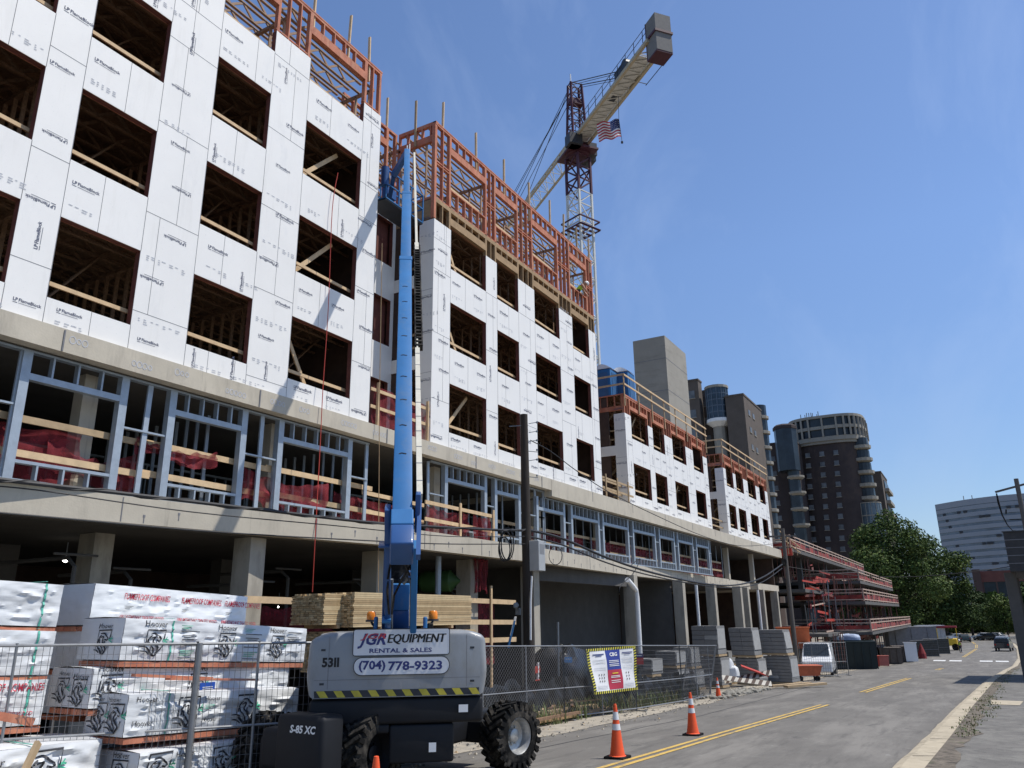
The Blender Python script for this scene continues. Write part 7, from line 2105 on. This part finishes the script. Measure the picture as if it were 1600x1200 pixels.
# curved pale office block
OFF = mat('hazed_office_panels', (.25, .275, .315), .6, var=.05, scale=.05)  # white panels, haze and shade put into a bluish grey
OFG = mat('office_window_band', (.085, .115, .16), .25, var=.5, scale=.12, spec=.7)
A0 = dep(1461, 791, 540); zt = A0.z + 1
ob = thing('office_block', 'pale curved office block with long window bands beyond the trees at the right', 'office building', (A0.x + 40, A0.y + 20, -10))
pts = [(A0.x + 110 * t, A0.y + 34 * (2 * t - 1) ** 2 - 34 + 14 * t) for t in [i / 24 for i in range(25)]]
nfl = 19; fh = (zt + 10) / nfl
back_ = [(A0.x + 110, A0.y + 60), (A0.x + 6, A0.y + 60)]
m = MB().use(OFG); m.prism([(x, y + .5) for x, y in pts] + back_, -10, zt - .5); m.build('window_band', None, ob)
for k in range(nfl + 1):
    m = MB().use(OFF); z = zt - k * fh; m.prism([(x - .01 * k, y) for x, y in pts] + back_, z - fh * (.60 if k else .9), z); m.build('spandrel', None, ob)
m = MB().use(DKGREY); rnd = random.Random(2)
for i in range(60):
    t = rnd.random(); k = rnd.randint(6, 15) if rnd.random() < .7 else rnd.randint(1, 6); x = A0.x + 110 * t * .6; y = A0.y + 34 * (2 * t * .6 - 1) ** 2 - 34 + 14 * t * .6
    m.box(x, x + rnd.uniform(1.5, 4), y - .05 - 1.2, y + .6, zt - k * fh - fh * .97, zt - k * fh - fh * .66)
m.build('open_blind', None, ob)
m = MB().use(PREC); m.box(A0.x + 34, A0.x + 44, A0.y + 5, A0.y + 15, zt, zt + 3)
for dx in (18, 23, 62): m.bar((A0.x + dx, A0.y - 5, zt), (A0.x + dx, A0.y - 5, zt + 4), .5)
m.build('roof_plant', None, ob)
q = dep(1548, 892, 330); rb = thing('low_building', 'low red brown brick building below the pale office block', 'building', (q.x, q.y, -8))
m = MB().use(mat('red_brown_brick', (.20, .075, .06), .9, var=.15, scale=.3)); m.box(q.x - 4, q.x + 22, q.y, q.y + 30, q.z - 4.5, q.z); m.build('parapet_wall', None, rb)
m = MB().use(GLASS); m.box(q.x - 3.5, q.x + 21.5, q.y + .6, q.y + 29, -8, q.z - 4.5); m.build('window_band', None, rb)
m = MB().use(mat('brown_brick_pier', (.12, .07, .06), .9)); m.box(q.x - 7, q.x - 4.01, q.y - 1, q.y + 30, -8, q.z + .8)
for k in range(5): m.box(q.x - 4 + 5 * k, q.x - 3.4 + 5 * k, q.y + .1, q.y + 1, -8, q.z - 4.51)
m.build('pier', None, rb)

# --- elevated slatted box on columns at the right edge
SLAT = mat('dark_grey_slats', (.045, .044, .045), .7, var=.2, scale=3)
eb_ = thing('elevated_box', 'dark slatted box raised on grey columns at the right edge of the road', 'sign structure', (5.5, 56, gz(5, 56)))
yf = 52.5; zt_e, zb_e = aty(1567, 832, yf).z, aty(1577, 893, yf).z; xl_e = aty(1567, 832, yf).x
m = MB().use(SLAT); m.prism([(xl_e, yf), (10, yf), (10, yf + 14), (xl_e + .72, yf + 14)], zb_e, zt_e); m.build('box', None, eb_)
m = MB().use(SEAM)
for i in range(1, 5): z = lerp(zb_e, zt_e, i / 5); m.box(xl_e, 10, yf - .012, yf - .002, z - .02, z + .02)
m.use(SLAT); m.box(xl_e - .06, 10, yf - .05, yf + .02, zt_e, zt_e + .06); m.build('slat_joint', None, eb_)
for px, y in ((1589, yf + 1.2), (1640, yf + 1.2), (1594, yf + 12)):
    x = x_on(px, y, 0); m = MB().use(CONCD); m.box(x - .28, x + .28, y, y + .5, gz(x, y), zb_e - .002); m.build('column', None, eb_)

# ================================================================== TREES
GR = [mat('leaf_dark', (.03, .05, .014), .7, spec=.12, var=.35, scale=.6), mat('leaf_mid', (.056, .088, .021), .7, spec=.12, var=.35, scale=.6), mat('leaf_light', (.095, .132, .032), .7, spec=.12, var=.3, scale=.6), mat('leaf_yellow_green', (.14, .17, .045), .6, var=.3, scale=.6)]
BARK = mat('tree_bark', (.06, .045, .035), .9, var=.3, scale=2)
def tree(label, px, top, d, wpx, seed, leaf=.55, n=9000, tone=0, squat=1.0, group='trees beyond the site'):
    rr = random.Random(seed)
    t = dep(px, top, d); x, y = t.x, t.y; g = gz(x, y); H = t.z - g; Wr = wpx * d / FPX / 2
    root = thing('tree', label, 'tree', (x, y, g), group)
    m = MB().use(BARK); m.tube([(x, y, g - .3), (x + .2, y, g + H * .2), (x - .1, y, g + H * .45), (x, y, g + H * .75)], [H * .022, H * .018, H * .013, H * .005], 8)
    for k in range(7):
        a = rr.uniform(0, 6.28); z = g + H * rr.uniform(.25, .5); e = Vector((x + math.cos(a) * Wr * .6, y + math.sin(a) * Wr * .6, z + H * rr.uniform(.12, .3))); m.tube([(x, y, z), Vector((x, y, z)).lerp(e, .5) + UP * H * .03, e], [H * .009, H * .006, H * .002], 5)
    m.build('trunk', None, root, smooth=True)
    lobes = []
    for k in range(30):
        a = rr.uniform(0, 6.28); zz = rr.uniform(.10, .93) ; env = math.sin(math.pi * min(.98, (.16 + zz * .84)) ** 1.15) ** .6
        r_ = Wr * env * rr.uniform(.45, .95); s = Wr * rr.uniform(.24, .42) * (1 - .35 * zz)
        lobes.append((Vector((x + math.cos(a) * r_, y + math.sin(a) * r_, g + H * (.10 + .84 * zz) * squat)), s, rr.choice((0, 1, 1, 2))))
    lobes.append((Vector((x, y, g + H * .93)), Wr * .24, 1)); lobes.append((Vector((x, y, g + H * .6)), Wr * .75, 0)); lobes.append((Vector((x, y, g + H * .76)), Wr * .52, 1)); lobes.append((Vector((x, y, g + H * .35)), Wr * .6, 0))
    wts = [l[1] ** 2 for l in lobes]
    m = MB()
    for i in range(n):
        c, s, tn = rr.choices(lobes, wts)[0]
        v = Vector((rr.gauss(0, 1), rr.gauss(0, 1), rr.gauss(0, 1))).normalized(); rad = s * (rr.random() ** .28) * (1 + .28 * noise.noise(v * 2.4 + c))
        p = c + Vector((v.x, v.y, v.z * .8)) * rad
        if p.z < g + H * .04: continue
        nn = (v * .7 + Vector((rr.gauss(0, .6), rr.gauss(0, .6), rr.gauss(.3, .6)))).normalized(); a = nn.cross(Vector((rr.gauss(0, 1), rr.gauss(0, 1), rr.gauss(0, 1)))).normalized(); b = nn.cross(a)
        sz = leaf * rr.uniform(.5, 1.1); m.use(GR[min(3, max(0, tn + tone + rr.choice((-1, 0, 0, 1))))])
        m.add([p - a * sz * .5, p + b * sz * .33, p + a * sz * .5, p - b * sz * .33], [(0, 1, 2, 3)])
    m.build('crown', None, root, recalc=False)
    return root
tree('big spreading green tree, tallest one beyond the unfinished concrete frame', 1383, 798, 158, 172, 1, .62, 34000)
tree('big green tree just right of the tallest tree, with a lower rounded top', 1452, 836, 176, 118, 2, .65, 20000)
tree('dark green tree left of the small bright tree, where the road bends', 1505, 905, 205, 66, 3, .75, 6500, -1)
tree('small bright green tree beside the parked cars at the right', 1562, 926, 172, 58, 4, .5, 6000, 1)
tree('green tree low behind the concrete frame, left of the tallest tree', 1335, 858, 176, 90, 5, .65, 12000)
tree('dark tree partly behind the right columns of the slatted box', 1600, 908, 185, 60, 6, .65, 5000, -1)
tree('dark tree in the wood between the tallest trees and the road', 1468, 912, 215, 75, 7, .8, 6000, -1)
tree('pale green tree at the back of the wood, behind the parked cars', 1535, 938, 240, 60, 8, .8, 4500, 0)
tree('low bushy tree at the road bend behind the yellow machine', 1490, 950, 225, 60, 9, .7, 4500, -1)
tree('low dark bushy tree right of the road bend under the brick building', 1580, 948, 225, 70, 10, .7, 4500, -1)
tree('low dark bushy tree behind the far trailers', 1430, 940, 215, 80, 11, .8, 5000, -1)
tree('rounded tree at the very back, left of the small bright tree', 1520, 948, 262, 55, 12, .9, 4000, -1)
tree('dark bushy tree behind the last parked cars', 1548, 955, 232, 55, 13, .8, 4000, -1)
rr = random.Random(77); m = MB()
for i in range(16000):
    a = rr.uniform(-.22, .16); d_ = rr.uniform(290, 380); x = d_ * math.sin(a) ; y = d_ * math.cos(a); h = 10 + 4 * noise.noise(Vector((a * 40, 0, 0))); z = gz(x, y) + h * rr.random() ** .7
    p = Vector((x, y, z)); u = Vector((rr.gauss(0, 1), rr.gauss(0, 1), rr.gauss(0, 1))).normalized(); v = u.cross(Vector((rr.gauss(0, 1), rr.gauss(0, 1), rr.gauss(0, 1)))).normalized(); s = rr.uniform(.8, 1.7)
    m.use(GR[rr.choice((0, 0, 1, 1, 2))]); m.add([p - u * s, p + v * s * .7, p + u * s, p - v * s * .7], [(0, 1, 2, 3)])
stuff(m.build('far_wood', None, None, recalc=False), 'continuous dark green wood closing the view far beyond the road bend', 'wood')
